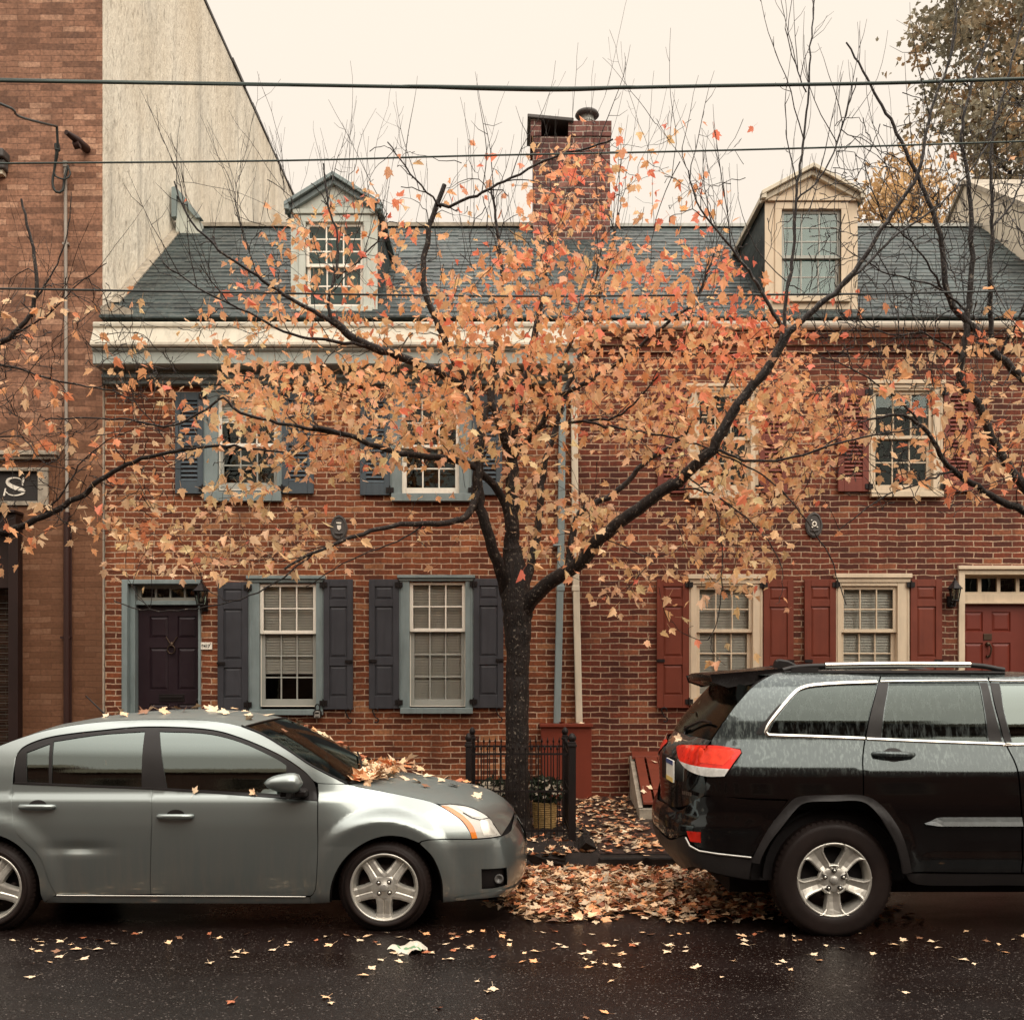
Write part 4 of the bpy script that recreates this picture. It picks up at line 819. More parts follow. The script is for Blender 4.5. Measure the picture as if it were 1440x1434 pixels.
M['seat'] = paint('grey_seat_cloth', (0.06, 0.052, 0.045), 0.9, var=0.2)
M['car_glass'] = glass('car_side_glass', (0.13, 0.14, 0.125), 2.25, 0.0, 0.03, wet=0.05)
M['front_glass'] = glass('front_side_glass', (0.13, 0.14, 0.125), 1.9, 0.0, 0.0, wet=0.06)
M['screen'] = glass('windscreen_glass', (0.20, 0.20, 0.18), 1.5, 0.0, 0.0, wet=0.06)
M['privacy'] = glass('dark_privacy_glass', (0.035, 0.032, 0.03), 1.5, 0.0, 0.0, wet=0.06, film=0.15)
M['fog'] = paint('fog_lamp_glass', (0.10, 0.095, 0.09), 0.15, bump=0)
M['hatch_glass'] = glass('hatch_glass', (0.02, 0.015, 0.014), 1.3, 0.12, 0.0)
M['lens'] = paint('clear_headlight_lens', (0.50, 0.475, 0.42), 0.16, var=0.10, scale=9, bump=0.1, bscale=18, Coat_Weight=0.8, Coat_Roughness=0.02)
M['amber'] = paint('amber_lens', (0.72, 0.20, 0.022), 0.2, var=0.15, scale=10, bump=0.05, Coat_Weight=0.8, Coat_Roughness=0.03)
M['red_lens'] = paint('red_tail_lens', (0.62, 0.020, 0.008), 0.3, var=0.4, scale=9, bump=0.3, bscale=22, Coat_Weight=0.25, Coat_Roughness=0.03, Specular_IOR_Level=0.25)
M['red_bright'] = paint('bright_red_lens', (0.80, 0.045, 0.018), 0.3, var=0.3, scale=14, bump=0.3, bscale=18, Specular_IOR_Level=0.3)
M['white_lens'] = paint('clear_tail_lens', (0.55, 0.53, 0.49), 0.18, var=0.35, scale=10, bump=0.2, Coat_Weight=0.8, Coat_Roughness=0.03)
M['plate_white'] = paint('licence_plate_white', (0.72, 0.70, 0.62), 0.4, var=0.05); M['plate_blue'] = paint('licence_plate_blue', (0.05, 0.08, 0.20), 0.4); M['plate_yellow'] = paint('licence_plate_yellow', (0.72, 0.52, 0.16), 0.4)

def pchip(kn):
    xs = [k[0] for k in kn]; ys = [k[1] for k in kn]; n = len(xs)
    d = [(ys[i + 1] - ys[i]) / (xs[i + 1] - xs[i]) for i in range(n - 1)]; m = [d[0]]
    for i in range(1, n - 1): m.append(0 if d[i - 1] * d[i] <= 0 else 2 * d[i - 1] * d[i] / (d[i - 1] + d[i]))
    m.append(d[-1])
    def f(x):
        if x <= xs[0]: return ys[0] + m[0] * (x - xs[0])
        if x >= xs[-1]: return ys[-1] + m[-1] * (x - xs[-1])
        i = 0
        while xs[i + 1] < x: i += 1
        h = xs[i + 1] - xs[i]; t = (x - xs[i]) / h; t2, t3 = t * t, t * t * t
        return ys[i] * (2 * t3 - 3 * t2 + 1) + h * m[i] * (t3 - 2 * t2 + t) + ys[i + 1] * (-2 * t3 + 3 * t2) + h * m[i + 1] * (t3 - t2)
    return f
class Surf:
    """body side: a plan curve (x, half width) from the middle of the tail to the middle of the nose, pulled inwards by height"""
    def __init__(s, plan, yc, gside, gfront, grear, extra=None, blend=None):
        s.yc = yc; s.gs, s.gf, s.gr, s.extra, s.blend = gside, gfront, grear, extra, blend
        pts = [Vector((p[0], p[1], 0)) for p in plan]; d = catmull(pts, 0.02)
        s.t = [0.0]
        for a, b in zip(d, d[1:]): s.t.append(s.t[-1] + (b - a).length)
        s.d = d; s.L = s.t[-1]; s.lut = None
    def plan(s, t):
        import bisect
        i = max(1, min(len(s.t) - 1, bisect.bisect_left(s.t, t))); a, b = s.d[i - 1], s.d[i]; f = (t - s.t[i - 1]) / max(1e-9, s.t[i] - s.t[i - 1])
        p = a.lerp(b, f)
        j0, j1 = max(0, i - 4), min(len(s.d) - 1, i + 3)
        tg = (s.d[j1] - s.d[j0]); tg.normalize()
        return p.x, p.y, -tg.y, tg.x                # plan normal (towards outside): x part, width part
    def pos(s, t, z, off=0.0, side=1):
        px, pw, nx, nw = s.plan(t)
        ge = s.gf(z) if nx > 0 else s.gr(z)
        gs = s.gs(z) if s.blend is None else s.blend(px, z)
        X = px - ge * nx * abs(nx) + off * nx; w_ = pw - gs * nw * abs(nw) + off * nw
        if s.extra: w_ += s.extra(X, z) * max(nw, 0)
        return Vector((X, s.yc - side * max(w_, 0.0), z))
    def normal(s, t, z, side=1):
        e = 0.004
        n = (s.pos(t + e, z, 0, side) - s.pos(t - e, z, 0, side)).cross(s.pos(t, z + e, 0, side) - s.pos(t, z - e, 0, side))
        if side < 0: n = -n
        return n.normalized() if n.length > 0 else Vector((0, -side, 0))
    def uv(s, p): return CX + FP * p.x / p.y, CY - FP * (p.z - HC) / p.y
    def inv(s, u, v):
        if s.lut is None:
            s.lut = []
            n = int(s.L / 0.04)
            for i in range(n + 1):
                for k in range(46):
                    t, z = s.L * i / n, 0.1 + 0.04 * k; p = s.pos(t, z)
                    if s.normal(t, z).dot(Vector((0, 0, HC)) - p) > .02: q = s.uv(p); s.lut.append((q[0], q[1], t, z))
        b = min(s.lut, key=lambda q: (q[0] - u) ** 2 + (q[1] - v) ** 2); t, z = b[2], b[3]
        for _ in range(7):
            q = s.uv(s.pos(t, z)); du, dv = u - q[0], v - q[1]
            if du * du + dv * dv < 0.002: break
            e = 0.003; a = s.uv(s.pos(t + e, z)); c = s.uv(s.pos(t, z + e))
            j11, j21, j12, j22 = (a[0] - q[0]) / e, (a[1] - q[1]) / e, (c[0] - q[0]) / e, (c[1] - q[1]) / e
            D = j11 * j22 - j12 * j21
            if abs(D) < 1e-3: break
            dt, dz = (du * j22 - dv * j12) / D, (dv * j11 - du * j21) / D
            m_ = 0.08; t += max(-m_, min(m_, dt)); z += max(-m_, min(m_, dz)); t = max(0, min(s.L, t))
        return t, z
def curve2d(pts, step, closed=True, corner=38):
    """points joined smoothly, kept sharp where the outline turns by more than CORNER degrees"""
    pts = [Vector((p[0], p[1], 0)) for p in pts]; n = len(pts)
    def turn(i):
        a, b = pts[i] - pts[i - 1], pts[(i + 1) % n] - pts[i]
        return math.degrees(a.angle(b)) if a.length > 1e-6 and b.length > 1e-6 else 180
    if closed:
        cs = [i for i in range(n) if turn(i) > corner] or [0]; out = []
        for a, b in zip(cs, cs[1:] + [cs[0] + n]): out += catmull([pts[i % n] for i in range(a, b + 1)], step)[:-1]
        return [(p.x, p.y) for p in out]
    cs = [0] + [i for i in range(1, n - 1) if turn(i) > corner] + [n - 1]; out = []
    for a, b in zip(cs, cs[1:]): out += catmull(pts[a:b + 1], step)[:-1]
    return [(p.x, p.y) for p in out] + [(pts[-1].x, pts[-1].y)]
def inside(poly, x, y):
    c = False; n = len(poly); j = n - 1
    for i in range(n):
        xi, yi = poly[i]; xj, yj = poly[j]
        if (yi > y) != (yj > y) and x < (xj - xi) * (y - yi) / (yj - yi) + xi: c = not c
        j = i
    return c
def inset(poly, g):
    n = len(poly); a = sum(poly[i][0] * poly[(i + 1) % n][1] - poly[(i + 1) % n][0] * poly[i][1] for i in range(n)); s = 1 if a > 0 else -1; out = []
    for i in range(n):
        e0 = Vector((poly[i][0] - poly[i - 1][0], poly[i][1] - poly[i - 1][1])); e1 = Vector((poly[(i + 1) % n][0] - poly[i][0], poly[(i + 1) % n][1] - poly[i][1]))
        if e0.length < 1e-9 or e1.length < 1e-9: out.append(poly[i]); continue
        e0.normalize(); e1.normalize(); nn = Vector((-e0.y - e1.y, e0.x + e1.x)) * s
        if nn.length < 1e-6: out.append(poly[i]); continue
        nn.normalize(); k = g / max(0.35, nn.dot(Vector((-e0.y, e0.x)) * s)); out.append((poly[i][0] + nn.x * k, poly[i][1] + nn.y * k))
    return out
def tz(S, spec, step=7.0):
    """outline given as photo points ('p', u, v), or in body terms ('x', X, z): -> (t, z) outline"""
    out = []
    for q in spec:
        if len(q) == 2: out.append(S.inv(*q))
        else:
            X, z = q[1], q[2]; lo, hi = S.L * 0.12, S.L * 0.88
            if q[0] == 't': out.append((X, z)); continue
            for _ in range(40):
                mid = (lo + hi) / 2
                if S.pos(mid, z).x < X: lo = mid
                else: hi = mid
            out.append((lo, z))
    return curve2d(out, 0.035)
def panel(mb, S, poly, off=0.0, gap=0.003, h=0.05, holes=(), side=1, norms=None, rim=0.0):
    if gap: poly = inset(poly, gap)
    holes = [inset(q, -gap) if gap else q for q in holes]
    vs = []; es = []
    for ring in [poly] + list(holes):
        b = len(vs); vs += [Vector(p) for p in ring]; es += [(b + i, b + (i + 1) % len(ring)) for i in range(len(ring))]
    t0, t1 = min(p[0] for p in poly), max(p[0] for p in poly); z0, z1 = min(p[1] for p in poly), max(p[1] for p in poly)
    bnd = list(vs)
    kd = kdtree.KDTree(len(bnd))
    for i, p in enumerate(bnd): kd.insert((p.x, p.y, 0), i)
    kd.balance()
    i = 0; z = z0 + h / 2
    while z < z1:
        t = t0 + h / 2 + (h / 2 if i % 2 else 0)
        while t < t1:
            if inside(poly, t, z) and not any(inside(q, t, z) for q in holes) and kd.find((t, z, 0))[2] > 0.42 * h: vs.append(Vector((t, z)))
            t += h
        z += h * 0.87; i += 1
    V, E, F, *_ = geometry.delaunay_2d_cdt(vs, es, [], 0, 1e-5)
    pv = [S.pos(p.x, p.y, off, side) for p in V]; pn_ = [S.normal(p.x, p.y, side) for p in V]; fs = []
    for f in F:
        c = sum((V[k] for k in f), Vector((0, 0))) / len(f)
        if not inside(poly, c.x, c.y) or any(inside(q, c.x, c.y) for q in holes): continue
        n = (pv[f[1]] - pv[f[0]]).cross(pv[f[2]] - pv[f[0]]); fs.append(tuple(f) if n.dot(pn_[f[0]]) > 0 else tuple(reversed(f)))
    mb.add(pv, fs, True)
    if norms is not None: norms += pn_
    if rim:                                          # returned edge, so that the panel has a thickness
        for ring in [poly] + list(holes):
            n = len(ring); a = [S.pos(p[0], p[1], off, side) for p in ring]; b = [S.pos(p[0], p[1], off - rim, side) for p in ring]
            mb.add(a + b, [(i, (i + 1) % n, n + (i + 1) % n, n + i) for i in range(n)], True)
            if norms is not None:
                for p in ring: norms.append(S.normal(p[0], p[1], side))
                for p in ring: norms.append(S.normal(p[0], p[1], side))
def part(S, name, m, root, poly, off=0.0, gap=0.003, h=0.05, holes=(), rim=0.012, both=True):
    out = []
    for sd in ((1, -1) if both else (1,)):
        mb = MB(); nr = []; panel(mb, S, poly, off, gap, h, holes, sd, nr, rim); out.append(mb.build(name, m, root, norms=nr))
    return out[0]
def loft(name, m, root, edge, cen, yc, nseg=12, pw=2.0, lift=0.0, both=True, nx=0.0):
    """a panel across the car: EDGE (3D, near side) to its mirror image over the centre line CEN (x, z)"""
    n = len(edge); mb = MB(); vs = []
    for e, c in zip(edge, cen):
        w_ = yc - e.y
        for k in range(-nseg, nseg + 1):
            s_ = abs(k) / nseg; f = s_ ** pw
            vs.append(Vector((c[0] + (e.x - c[0]) * f, yc + w_ * k / nseg, c[1] + (e.z - c[1]) * f + lift)))
    q = 2 * nseg + 1; fs = [(i * q + j, (i + 1) * q + j, (i + 1) * q + j + 1, i * q + j + 1) for i in range(n - 1) for j in range(q - 1)]
    a, b, c, d = (vs[k] for k in fs[len(fs) // 2])
    if ((b - a).cross(d - a)).z < 0: fs = [f[::-1] for f in fs]
    mb.add(vs, fs, True); return mb.build(name, m, root), vs
def resample(pts, n):
    L = [0.0]
    for a, b in zip(pts, pts[1:]): L.append(L[-1] + (Vector(b) - Vector(a)).length)
    out = []
    for i in range(n):
        x = L[-1] * i / (n - 1); k = 0
        while k < len(L) - 2 and L[k + 1] < x: k += 1
        f = (x - L[k]) / max(1e-9, L[k + 1] - L[k]); out.append(Vector(pts[k]).lerp(Vector(pts[k + 1]), f))
    return out
def wheel(root, x, y, z, rt, rr, wd, side, style, rot=0.0):
    s = side                                        # +1: the outer face looks to -y
    Wl = bpy.data.objects.new('wheel', None); scene.collection.objects.link(Wl); Wl.parent = root; Wl.location = Vector((x, y, z)) - wloc(root)
    def Yo(d): return y - s * d                     # d: metres outwards from the wheel's outer face plane
    mb = MB(); prof = [(rr - .012, -wd + .02), (rr + .01, -wd), (rt - .05, -wd - .008), (rt - .012, -wd + .03), (rt, -wd + .06), (rt + .001, -wd / 2), (rt, -.05), (rt - .010, -.02), (rt - .028, -.001), (rt - .036, .006), (rt - .055, .009), (rr + .05, .012), (rr + .022, .010), (rr + .006, .002), (rr - .006, -.012)]
    mb.lathe([(r, -s * d) for r, d in prof], (x, y, z), 'y', 64)
    for k in range(60):                             # shoulder lugs
        a = 2 * math.pi * k / 60; a2 = a + 2 * math.pi / 60 * .62
        q = [(rt - .022, -.006), (rt - .001, -.03), (rt - .001, -.055), (rt - .02, -.03)]
        vs = [(x + r * math.cos(aa), Yo(d), z + r * math.sin(aa)) for aa in (a, a2) for r, d in q]; mb.add(vs, [(0, 1, 5, 4), (1, 2, 6, 5), (0, 4, 7, 3), (0, 3, 2, 1), (4, 5, 6, 7)])
    mb.build('tyre', M['tyre'], Wl)
    mb = MB(); mb.lathe([(r, -s * d) for r, d in [(rr - .03, -wd + .03), (rr - .035, -.10), (rr - .025, -.03), (rr - .012, -.012), (rr - .010, .001), (rr - .002, .006), (rr + .005, .003), (rr + .008, -.006)]], (x, y, z), 'y', 64)
    ro = rr - .012
    def pt(r, a, d): return (x + r * math.cos(a), Yo(d), z + r * math.sin(a))
    n = 5
    for k in range(n):
        c = rot + 2 * math.pi * k / n
        if style == 'five':                         # flat tapering spokes with a groove down the middle
            ks = [(.055, .062, -.002), (.09, .052, -.004), (.13, .046, -.014), (ro * .85, .047, -.022), (ro, .052, -.016)]
            prev = None; rows = []
            for r, hw, d in ks:
                off = [(-hw - .008, d - .035), (-hw, d - .004), (-hw * .72, d), (-hw * .16, d - .002), (0, d - .008), (hw * .16, d - .002), (hw * .72, d), (hw, d - .004), (hw + .008, d - .035)]
                rows.append([pt(math.hypot(r, o), c + math.atan2(o, r), dd) for o, dd in off])
        else:                                        # wide spokes flaring into the rim, dished, with a raised border round each window
            ks = [(.050, .034, -.010), (.085, .040, -.014), (.112, .043, -.020), (.150, .046, -.020), (ro * .84, .054, -.012), (ro * .94, .072, -.005), (ro, .098, -.001)]
            rows = []
            for r, hw, d in ks:
                off = [(-hw - .006, d - .045), (-hw, d + .006), (-hw * .84, d + .008), (-hw * .62, d - .001), (0, d - .012), (hw * .62, d - .001), (hw * .84, d + .008), (hw, d + .006), (hw + .006, d - .045)]
                rows.append([pt(math.hypot(r, o), c + math.atan2(o, r), dd) for o, dd in off])
        q = len(rows[0]); vs = [p for row in rows for p in row]
        fs = [(i * q + j, i * q + j + 1, (i + 1) * q + j + 1, (i + 1) * q + j) for i in range(len(rows) - 1) for j in range(q - 1)]
        mb.add(vs, fs if s > 0 else [f[::-1] for f in fs], False)
    if style == 'five': hub = [(0, .004), (.030, .004), (.034, .0), (.066, -.002), (.085, -.006), (.095, -.02), (.09, -.05)]
    else: hub = [(0, -.012), (.05, -.012), (.075, -.014), (.088, -.022), (.09, -.05)]
    mb.lathe([(r, -s * d) for r, d in hub], (x, y, z), 'y', 40)
    if style != 'five':
        for k in range(n):                           # bar closing each window towards the hub
            c = rot + 2 * math.pi * (k + .5) / n; aw = .34
            vs = [pt(r, c + a, d) for a in (-aw, -aw / 2, 0, aw / 2, aw) for r, d in ((.082, -.022), (.090, -.006), (.100, -.006), (.106, -.035))]
            fs = [(i * 4 + j, i * 4 + j + 1, (i + 1) * 4 + j + 1, (i + 1) * 4 + j) for i in range(4) for j in range(3)]; mb.add(vs, fs if s < 0 else [f[::-1] for f in fs], True)
    mb.build('rim', M['alloy'], Wl)
    mb = MB(); nb, rb = (4, .050) if style == 'five' else (5, .064)
    for k in range(nb):
        a = (math.pi / 4 + .06 if style == 'five' else math.pi / 2) + 2 * math.pi * k / nb; c = pt(rb, a, 0)
        mb.lathe([(.0, -s * .010), (.0075, -s * .009), (.009, -s * .004), (.009, s * .014)], c, 'y', 8)
    mb.build('wheel_nuts', M['chrome'], Wl)
    mb = MB()
    for k in range(nb):
        a = (math.pi / 4 + .06 if style == 'five' else math.pi / 2) + 2 * math.pi * k / nb; c = pt(rb, a, 0); mb.lathe([(.0115, -s * .0032), (.015, -s * .003), (.0155, s * .01)], c, 'y', 14)
    mb.build('nut_seats', M['car_plastic'], Wl)
    mb = MB(); mb.lathe([(0, -s * .008), (.02, -s * .008), (.027, -s * .005), (.028, s * .006)] if style == 'five' else [(0, -s * .006), (.022, -s * .005), (.029, s * .002), (.029, s * .02)], (x, y, z), 'y', 24); mb.build('centre_cap', M['steel'], Wl)
    mb = MB(); mb.lathe([(0, s * .11), (.145, s * .11), (.15, s * .125), (.15, s * .14)], (x, y, z), 'y', 40); mb.lathe([(.15, s * .115), (rr - .03, s * .15)], (x, y, z), 'y', 40); 
    for k in range(10): a = k * .628; mb.lathe([(0, s * .085), (.017, s * .086), (.019, s * .11)], pt(.128, a, 0), 'y', 8)
    mb.build('brake_disc', M['rotor'], Wl)
    return Wl
def seat(root, x, yc_, zb):
    mb = MB(); mb.extx([(yc_ - .24, zb), (yc_ - .24, zb + .16), (yc_ + .24, zb + .16), (yc_ + .24, zb)], x - .1, x + .42)
    for yy in (yc_,):
        vs = [(x - .22, yy - .22, zb + .74), (x - .10, yy - .22, zb + .76), (x + .06, yy - .24, zb + .12), (x - .10, yy - .24, zb + .10)]; vs += [(a, 2 * yc_ - b, c) for a, b, c in vs]
        mb.add(vs, [(0, 1, 2, 3), (7, 6, 5, 4), (0, 4, 5, 1), (1, 5, 6, 2), (2, 6, 7, 3), (3, 7, 4, 0)])
        mb.box(x - .25, x - .15, yy - .13, yy + .13, zb + .79, zb + .96); mb.tube([(x - .19, yy - .05, zb + .7), (x - .2, yy - .05, zb + .82)], .012, 6)
    return mb.build('seat', M['seat'], root, bevel=.03)

def liner(mb, x, yc_, z, r, w_):
    n = 20; A_ = [math.pi * k / n for k in range(n + 1)]
    for s in (1, -1):
        vs = [(x + r * math.cos(a), yc_ - s * d, max(z + r * math.sin(a), z)) for a in A_ for d in (w_, .5)]; mb.add(vs, [(2 * i, 2 * i + 1, 2 * i + 3, 2 * i + 2) for i in range(n)], True)
        mb.add([(x + r * math.cos(a), yc_ - s * .5, z + r * math.sin(a)) for a in A_], [tuple(range(n + 1))])
# ================= silver sedan =================
SX, SY = -0.866, 7.82                                # front wheel centre, centre line
SWB = 2.685
SE = thing('parked_sedan', 'silver grey four door sedan parked at the kerb with wet leaves on bonnet and windscreen', 'car', (-2.2, SY, 0.0))
gS = pchip([(.15, .095), (.22, .045), (.30, .020), (.45, .004), (.60, 0), (.72, .004), (.82, .016), (.895, .031), (.912, .038), (.945, .059), (.955, .062), (1.08, .093), (1.2, .133), (1.3, .184), (1.38, .235), (1.43, .285), (1.47, .37), (1.5, .48)])
gF = pchip([(.15, .095), (.22, .045), (.30, .020), (.45, .002), (.58, 0), (.64, .010), (.72, .038), (.80, .080), (.88, .132), (.95, .185), (1.02, .245), (1.1, .32), (1.5, .75)])
def bl_s(x, z): k = smooth(-1.35, -.75, x); return gS(z) * (1 - k) + gF(z) * k if k > 0 else gS(z)
def ex_s(x, z):
    o = 0.0
    for cx_ in (SX, SX - SWB):
        d = math.hypot(x - cx_, z - .315)
        if d < .62: o += .022 * (1 - smooth(.42, .55, d))
    d = math.hypot(x - SX, z - .315)
    if d < .6 and z > .58: o += max(0.0, gF(z) - .002) * (1 - smooth(.445, .545, d))
    # dent ahead of the rear wheel
    o -= .026 * math.exp(-((x + 2.92) / .17) ** 2 - ((z - .585) / .035) ** 2)
    return o * smooth(.16, .28, z)
SP = [(-4.45, 0), (-4.43, .30), (-4.36, .56), (-4.2, .74), (-3.95, .83), (-3.6, .875), (-3.1, .89), (-2.4, .893), (-1.6, .893), (-.9, .885), (-.5, .868), (-.22, .825), (-.08, .765), (.0, .68), (.055, .56), (.09, .40), (.112, .2), (.119, 0)]
S1 = Surf(SP, SY, gS, pchip([(.15, .16), (.22, .07), (.32, .012), (.45, 0), (.55, .012), (.65, .06), (.75, .135), (.82, .23), (.9, .42), (1.0, .65), (1.5, 1.6)]),
          pchip([(.15, .12), (.22, .09), (.35, .02), (.5, 0), (.7, .02), (.9, .06), (1.0, .10), (1.05, .16), (1.1, .3), (1.5, 1.2)]), ex_s, bl_s)
rdoor = tz(S1, [(17, 1102), (110, 1105.5), (213.5, 1109.5), (213, 1160), (211.5, 1257), (140, 1258), (79, 1258), (70.5, 1243), (56, 1206), (32, 1181), (21, 1168), (17, 1140)])
fdoor = tz(S1, [(213.5, 1109.5), (330, 1117), (446.5, 1126), (446.5, 1200), (443.5, 1250), (436, 1259.5), (320, 1259), (211.5, 1257), (213, 1160)])
green = tz(S1, [(20.5, 1101.5), (20.5, 1075), (24, 1061), (38, 1048), (75, 1036), (142, 1027.5), (209, 1022.5), (290, 1026), (338, 1038), (391, 1061), (425, 1083), (441, 1099), (446.5, 1126), (330, 1117), (213.5, 1109.5), (110, 1105.5)])
w1 = tz(S1, [(38, 1099), (37.5, 1058), (69.5, 1046), (68, 1100)]); w2 = tz(S1, [(73, 1100.5), (75.5, 1042.5), (140, 1033), (203, 1028.5), (198.5, 1106)])
w3 = tz(S1, [(224.5, 1028.5), (290, 1031.5), (338, 1043.5), (383, 1064), (402, 1076), (403, 1116.5), (235, 1107.5)])
archf = [(464, 1269), (467, 1240), (481, 1212), (505, 1189.5), (535, 1176.5), (565, 1176.5), (589, 1185)]
fender = tz(S1, [(446.5, 1101), (447, 1126), (446.5, 1200), (443.5, 1250), (436, 1260), (437, 1270.5)] + archf + [(602, 1180.5), (663.5, 1179.5), (661, 1170), (650, 1154), (636, 1143), (618, 1132), (602, 1125.5), (570, 1118.5), (535, 1111.5), (505, 1106), (489, 1102.5)])
bumper = tz(S1, [(590, 1186), (602, 1181), (663, 1180), (704, 1176)] + [('t', S1.L - .55, .655), ('t', S1.L - .35, .685), ('t', S1.L, .70), ('t', S1.L, .20), ('t', S1.L - .4, .20), ('t', S1.L - .62, .19)] + [(704, 1260.5), (670, 1264), (636, 1267.5), (623, 1269), (621, 1237), (609, 1206)])
fog = tz(S1, [(677.5, 1222), (712, 1220), (713, 1243), (696, 1247.5), (678, 1249)])
gr1 = [('t', S1.L - .36, .665), ('t', S1.L, .68), ('t', S1.L, .53), ('t', S1.L - .30, .535)]; grille = tz(S1, gr1)
head = tz(S1, [(618, 1131.5), (634, 1130.5), (657, 1133.5), (671, 1139), (686, 1149), (697, 1163), (704, 1174.5), (690, 1177), (663.5, 1179), (660, 1168), (650, 1153.5), (636, 1143)])
amb = tz(S1, [(620, 1132.5), (630, 1133), (642, 1139.5), (655, 1149), (666, 1162), (671.5, 1178), (663.5, 1179), (660, 1168), (650, 1153.5), (636, 1143)])
def archpts(cx_, r0, a0, a1, n): return [('x', cx_ + r0 * math.cos(a0 + (a1 - a0) * i / n), .315 + r0 * math.sin(a0 + (a1 - a0) * i / n)) for i in range(n + 1)]
rx = SX - SWB
quarter = tz(S1, [(79, 1258.5), (62, 1269)] + [q for q in archpts(rx, .368, -.1, math.pi + .15, 10)] + [('x', rx - .42, .19), ('t', .5, .20), ('t', .0, .22), ('t', 0, .98), ('t', .5, 1.0), ('x', -4.1, 1.03), ('x', -3.85, 1.09), ('x', -3.72, 1.17)] +
             [(0, 1048), (67, 1026), (142, 1014.5), (219, 1011), (290, 1012.5), (340, 1021), (371, 1034), (405, 1055), (439, 1077.5), (479, 1098), (489, 1102.5), (446.5, 1101)] +
             [(441, 1098), (425, 1082), (391, 1060), (338, 1037), (290, 1025), (209, 1021.5), (142, 1026.5), (75, 1035), (38, 1047), (24, 1060), (20, 1075), (17, 1102), (17, 1140), (21, 1168), (32, 1181), (56, 1206), (70.5, 1243)])
sill = tz(S1, [(79, 1259.2), (140, 1259.2), (320, 1260), (435.5, 1261), (437, 1270.5), (320, 1270.5), (62, 1269.5)])
part(S1, 'rear_door', M['silver'], SE, rdoor, h=.028); part(S1, 'front_door', M['silver'], SE, fdoor, h=.028); part(S1, 'front_fender', M['silver'], SE, fender, h=.024); part(S1, 'body', M['silver'], SE, quarter, h=.035); part(S1, 'sill', M['silver'], SE, sill, off=-.004)
part(S1, 'bumper', M['silver'], SE, bumper, holes=[fog, grille])
part(S1, 'fog_recess', M['car_trim'], SE, fog, off=-.03, gap=-.004, rim=0); part(S1, 'grille', M['car_trim'], SE, grille, off=-.02, gap=-.004, rim=0)
hd = part(S1, 'headlight', M['lens'], SE, head, off=.002, gap=.002, h=.03)
part(S1, 'indicator_lens', M['amber'], hd, amb, off=.0045, gap=.001, h=.03, rim=.004)
hl1 = tz(S1, [(640, 1133.5), (657, 1136), (668, 1141), (676, 1148), (663, 1147), (652, 1141)]); part(S1, 'lamp_reflector', M['steel'], hd, hl1, off=.0042, gap=0, h=.03, rim=.004)
hl2 = tz(S1, [(676, 1151), (685, 1155), (694, 1166), (699, 1173), (680, 1174.5), (676, 1162)]); part(S1, 'lamp_reflector', M['alloy'], hd, hl2, off=.0042, gap=0, h=.03, rim=.004)
for sd in (1, -1): mb = MB(); mb.tube([S1.pos(*S1.inv(u, v), .0045, sd) for u, v in ((651, 1142), (663, 1149), (674, 1152), (686, 1149.5))], .003, 5); mb.tube([S1.pos(*S1.inv(u, v), .003, sd) for u, v in ((618, 1131), (634, 1130), (657, 1133), (671, 1138.5), (686, 1148.5), (697, 1162.5), (704, 1174.5), (690, 1177.3), (663.5, 1179.5))], .0028, 5); mb.build('lamp_seam', M['car_trim'], hd)
part(S1, 'window_frame', M['car_trim'], SE, green, off=-.003, holes=[w1, w2, w3], gap=.002)
for q in (w1, w2, w3): part(S1, 'side_window', M['car_glass'], SE, q, off=-.010, gap=-.006, h=.045, rim=0)
mb = MB()                                            # dark shell behind the gaps
for q in (quarter, rdoor, fdoor, fender, sill): 
    for sd in (1, -1): panel(mb, S1, q, -.045, -.004, .05, (), sd)
for sd in (1, -1): panel(mb, S1, bumper, -.05, -.01, .09, (), sd)
mb.box(-4.2, -.1, SY - .58, SY + .58, .17, .55)
for cx_ in (SX, rx): 
    liner(mb, cx_, SY, .33, .39, .80)
mb.box(-4.0, -1.3, SY - .76, SY + .76, .25, .62); mb.box(-1.45, -1.12, SY - .7, SY + .7, .6, .93)
mb.build('underbody', M['inner'], SE)
mb = MB()                                            # chrome-like drip strip below the windows
bl_ = tz(S1, [(20.5, 1101.5), (110, 1105.5), (213.5, 1109.5), (330, 1117), (403, 1122)] + [(403, 1119.7), (330, 1114.7), (213.5, 1107.2), (110, 1103.2), (20.5, 1099.2)])
for sd in (1, -1): mb = MB(); panel(mb, S1, bl_, .006, 0, .05, (), sd, None, .01); mb.build('belt_moulding', M['car_trim'], SE)
def edge_x(S, spec): return [S.pos(*((S.inv(*q)) if len(q) == 2 else tzp(S, q))) for q in spec]
def tzp(S, q):
    if q[0] == 't': return (q[1], q[2])
    lo, hi = S.L * .12, S.L * .88
    for _ in range(40):
        mid = (lo + hi) / 2
        if S.pos(mid, q[2]).x < q[1]: lo = mid
        else: hi = mid
    return lo, q[2]
def strip(S, name, m, root, spec, cen, n=16, pw=2.0, step=.06): 
    e = resample(catmull(edge_x(S, spec), step), n); c = resample(catmull([(p[0], 0, p[1]) for p in cen], step), n)
    return loft(name, m, root, e, [(p.x, p.z) for p in c], S.yc, pw=pw)
hood, hoodv = strip(S1, 'bonnet', M['silver'], SE, [(489, 1102.5), (535, 1111.5), (570, 1118.5), (602, 1125.5), (618, 1131), (634, 1129.5), (657, 1132.5), (671, 1138), (686, 1148), (697, 1162), (705, 1174)], [(-.99, 1.005), (-.75, .985), (-.45, .935), (-.2, .865), (-.06, .80), (.015, .735)], 22, 2.4)
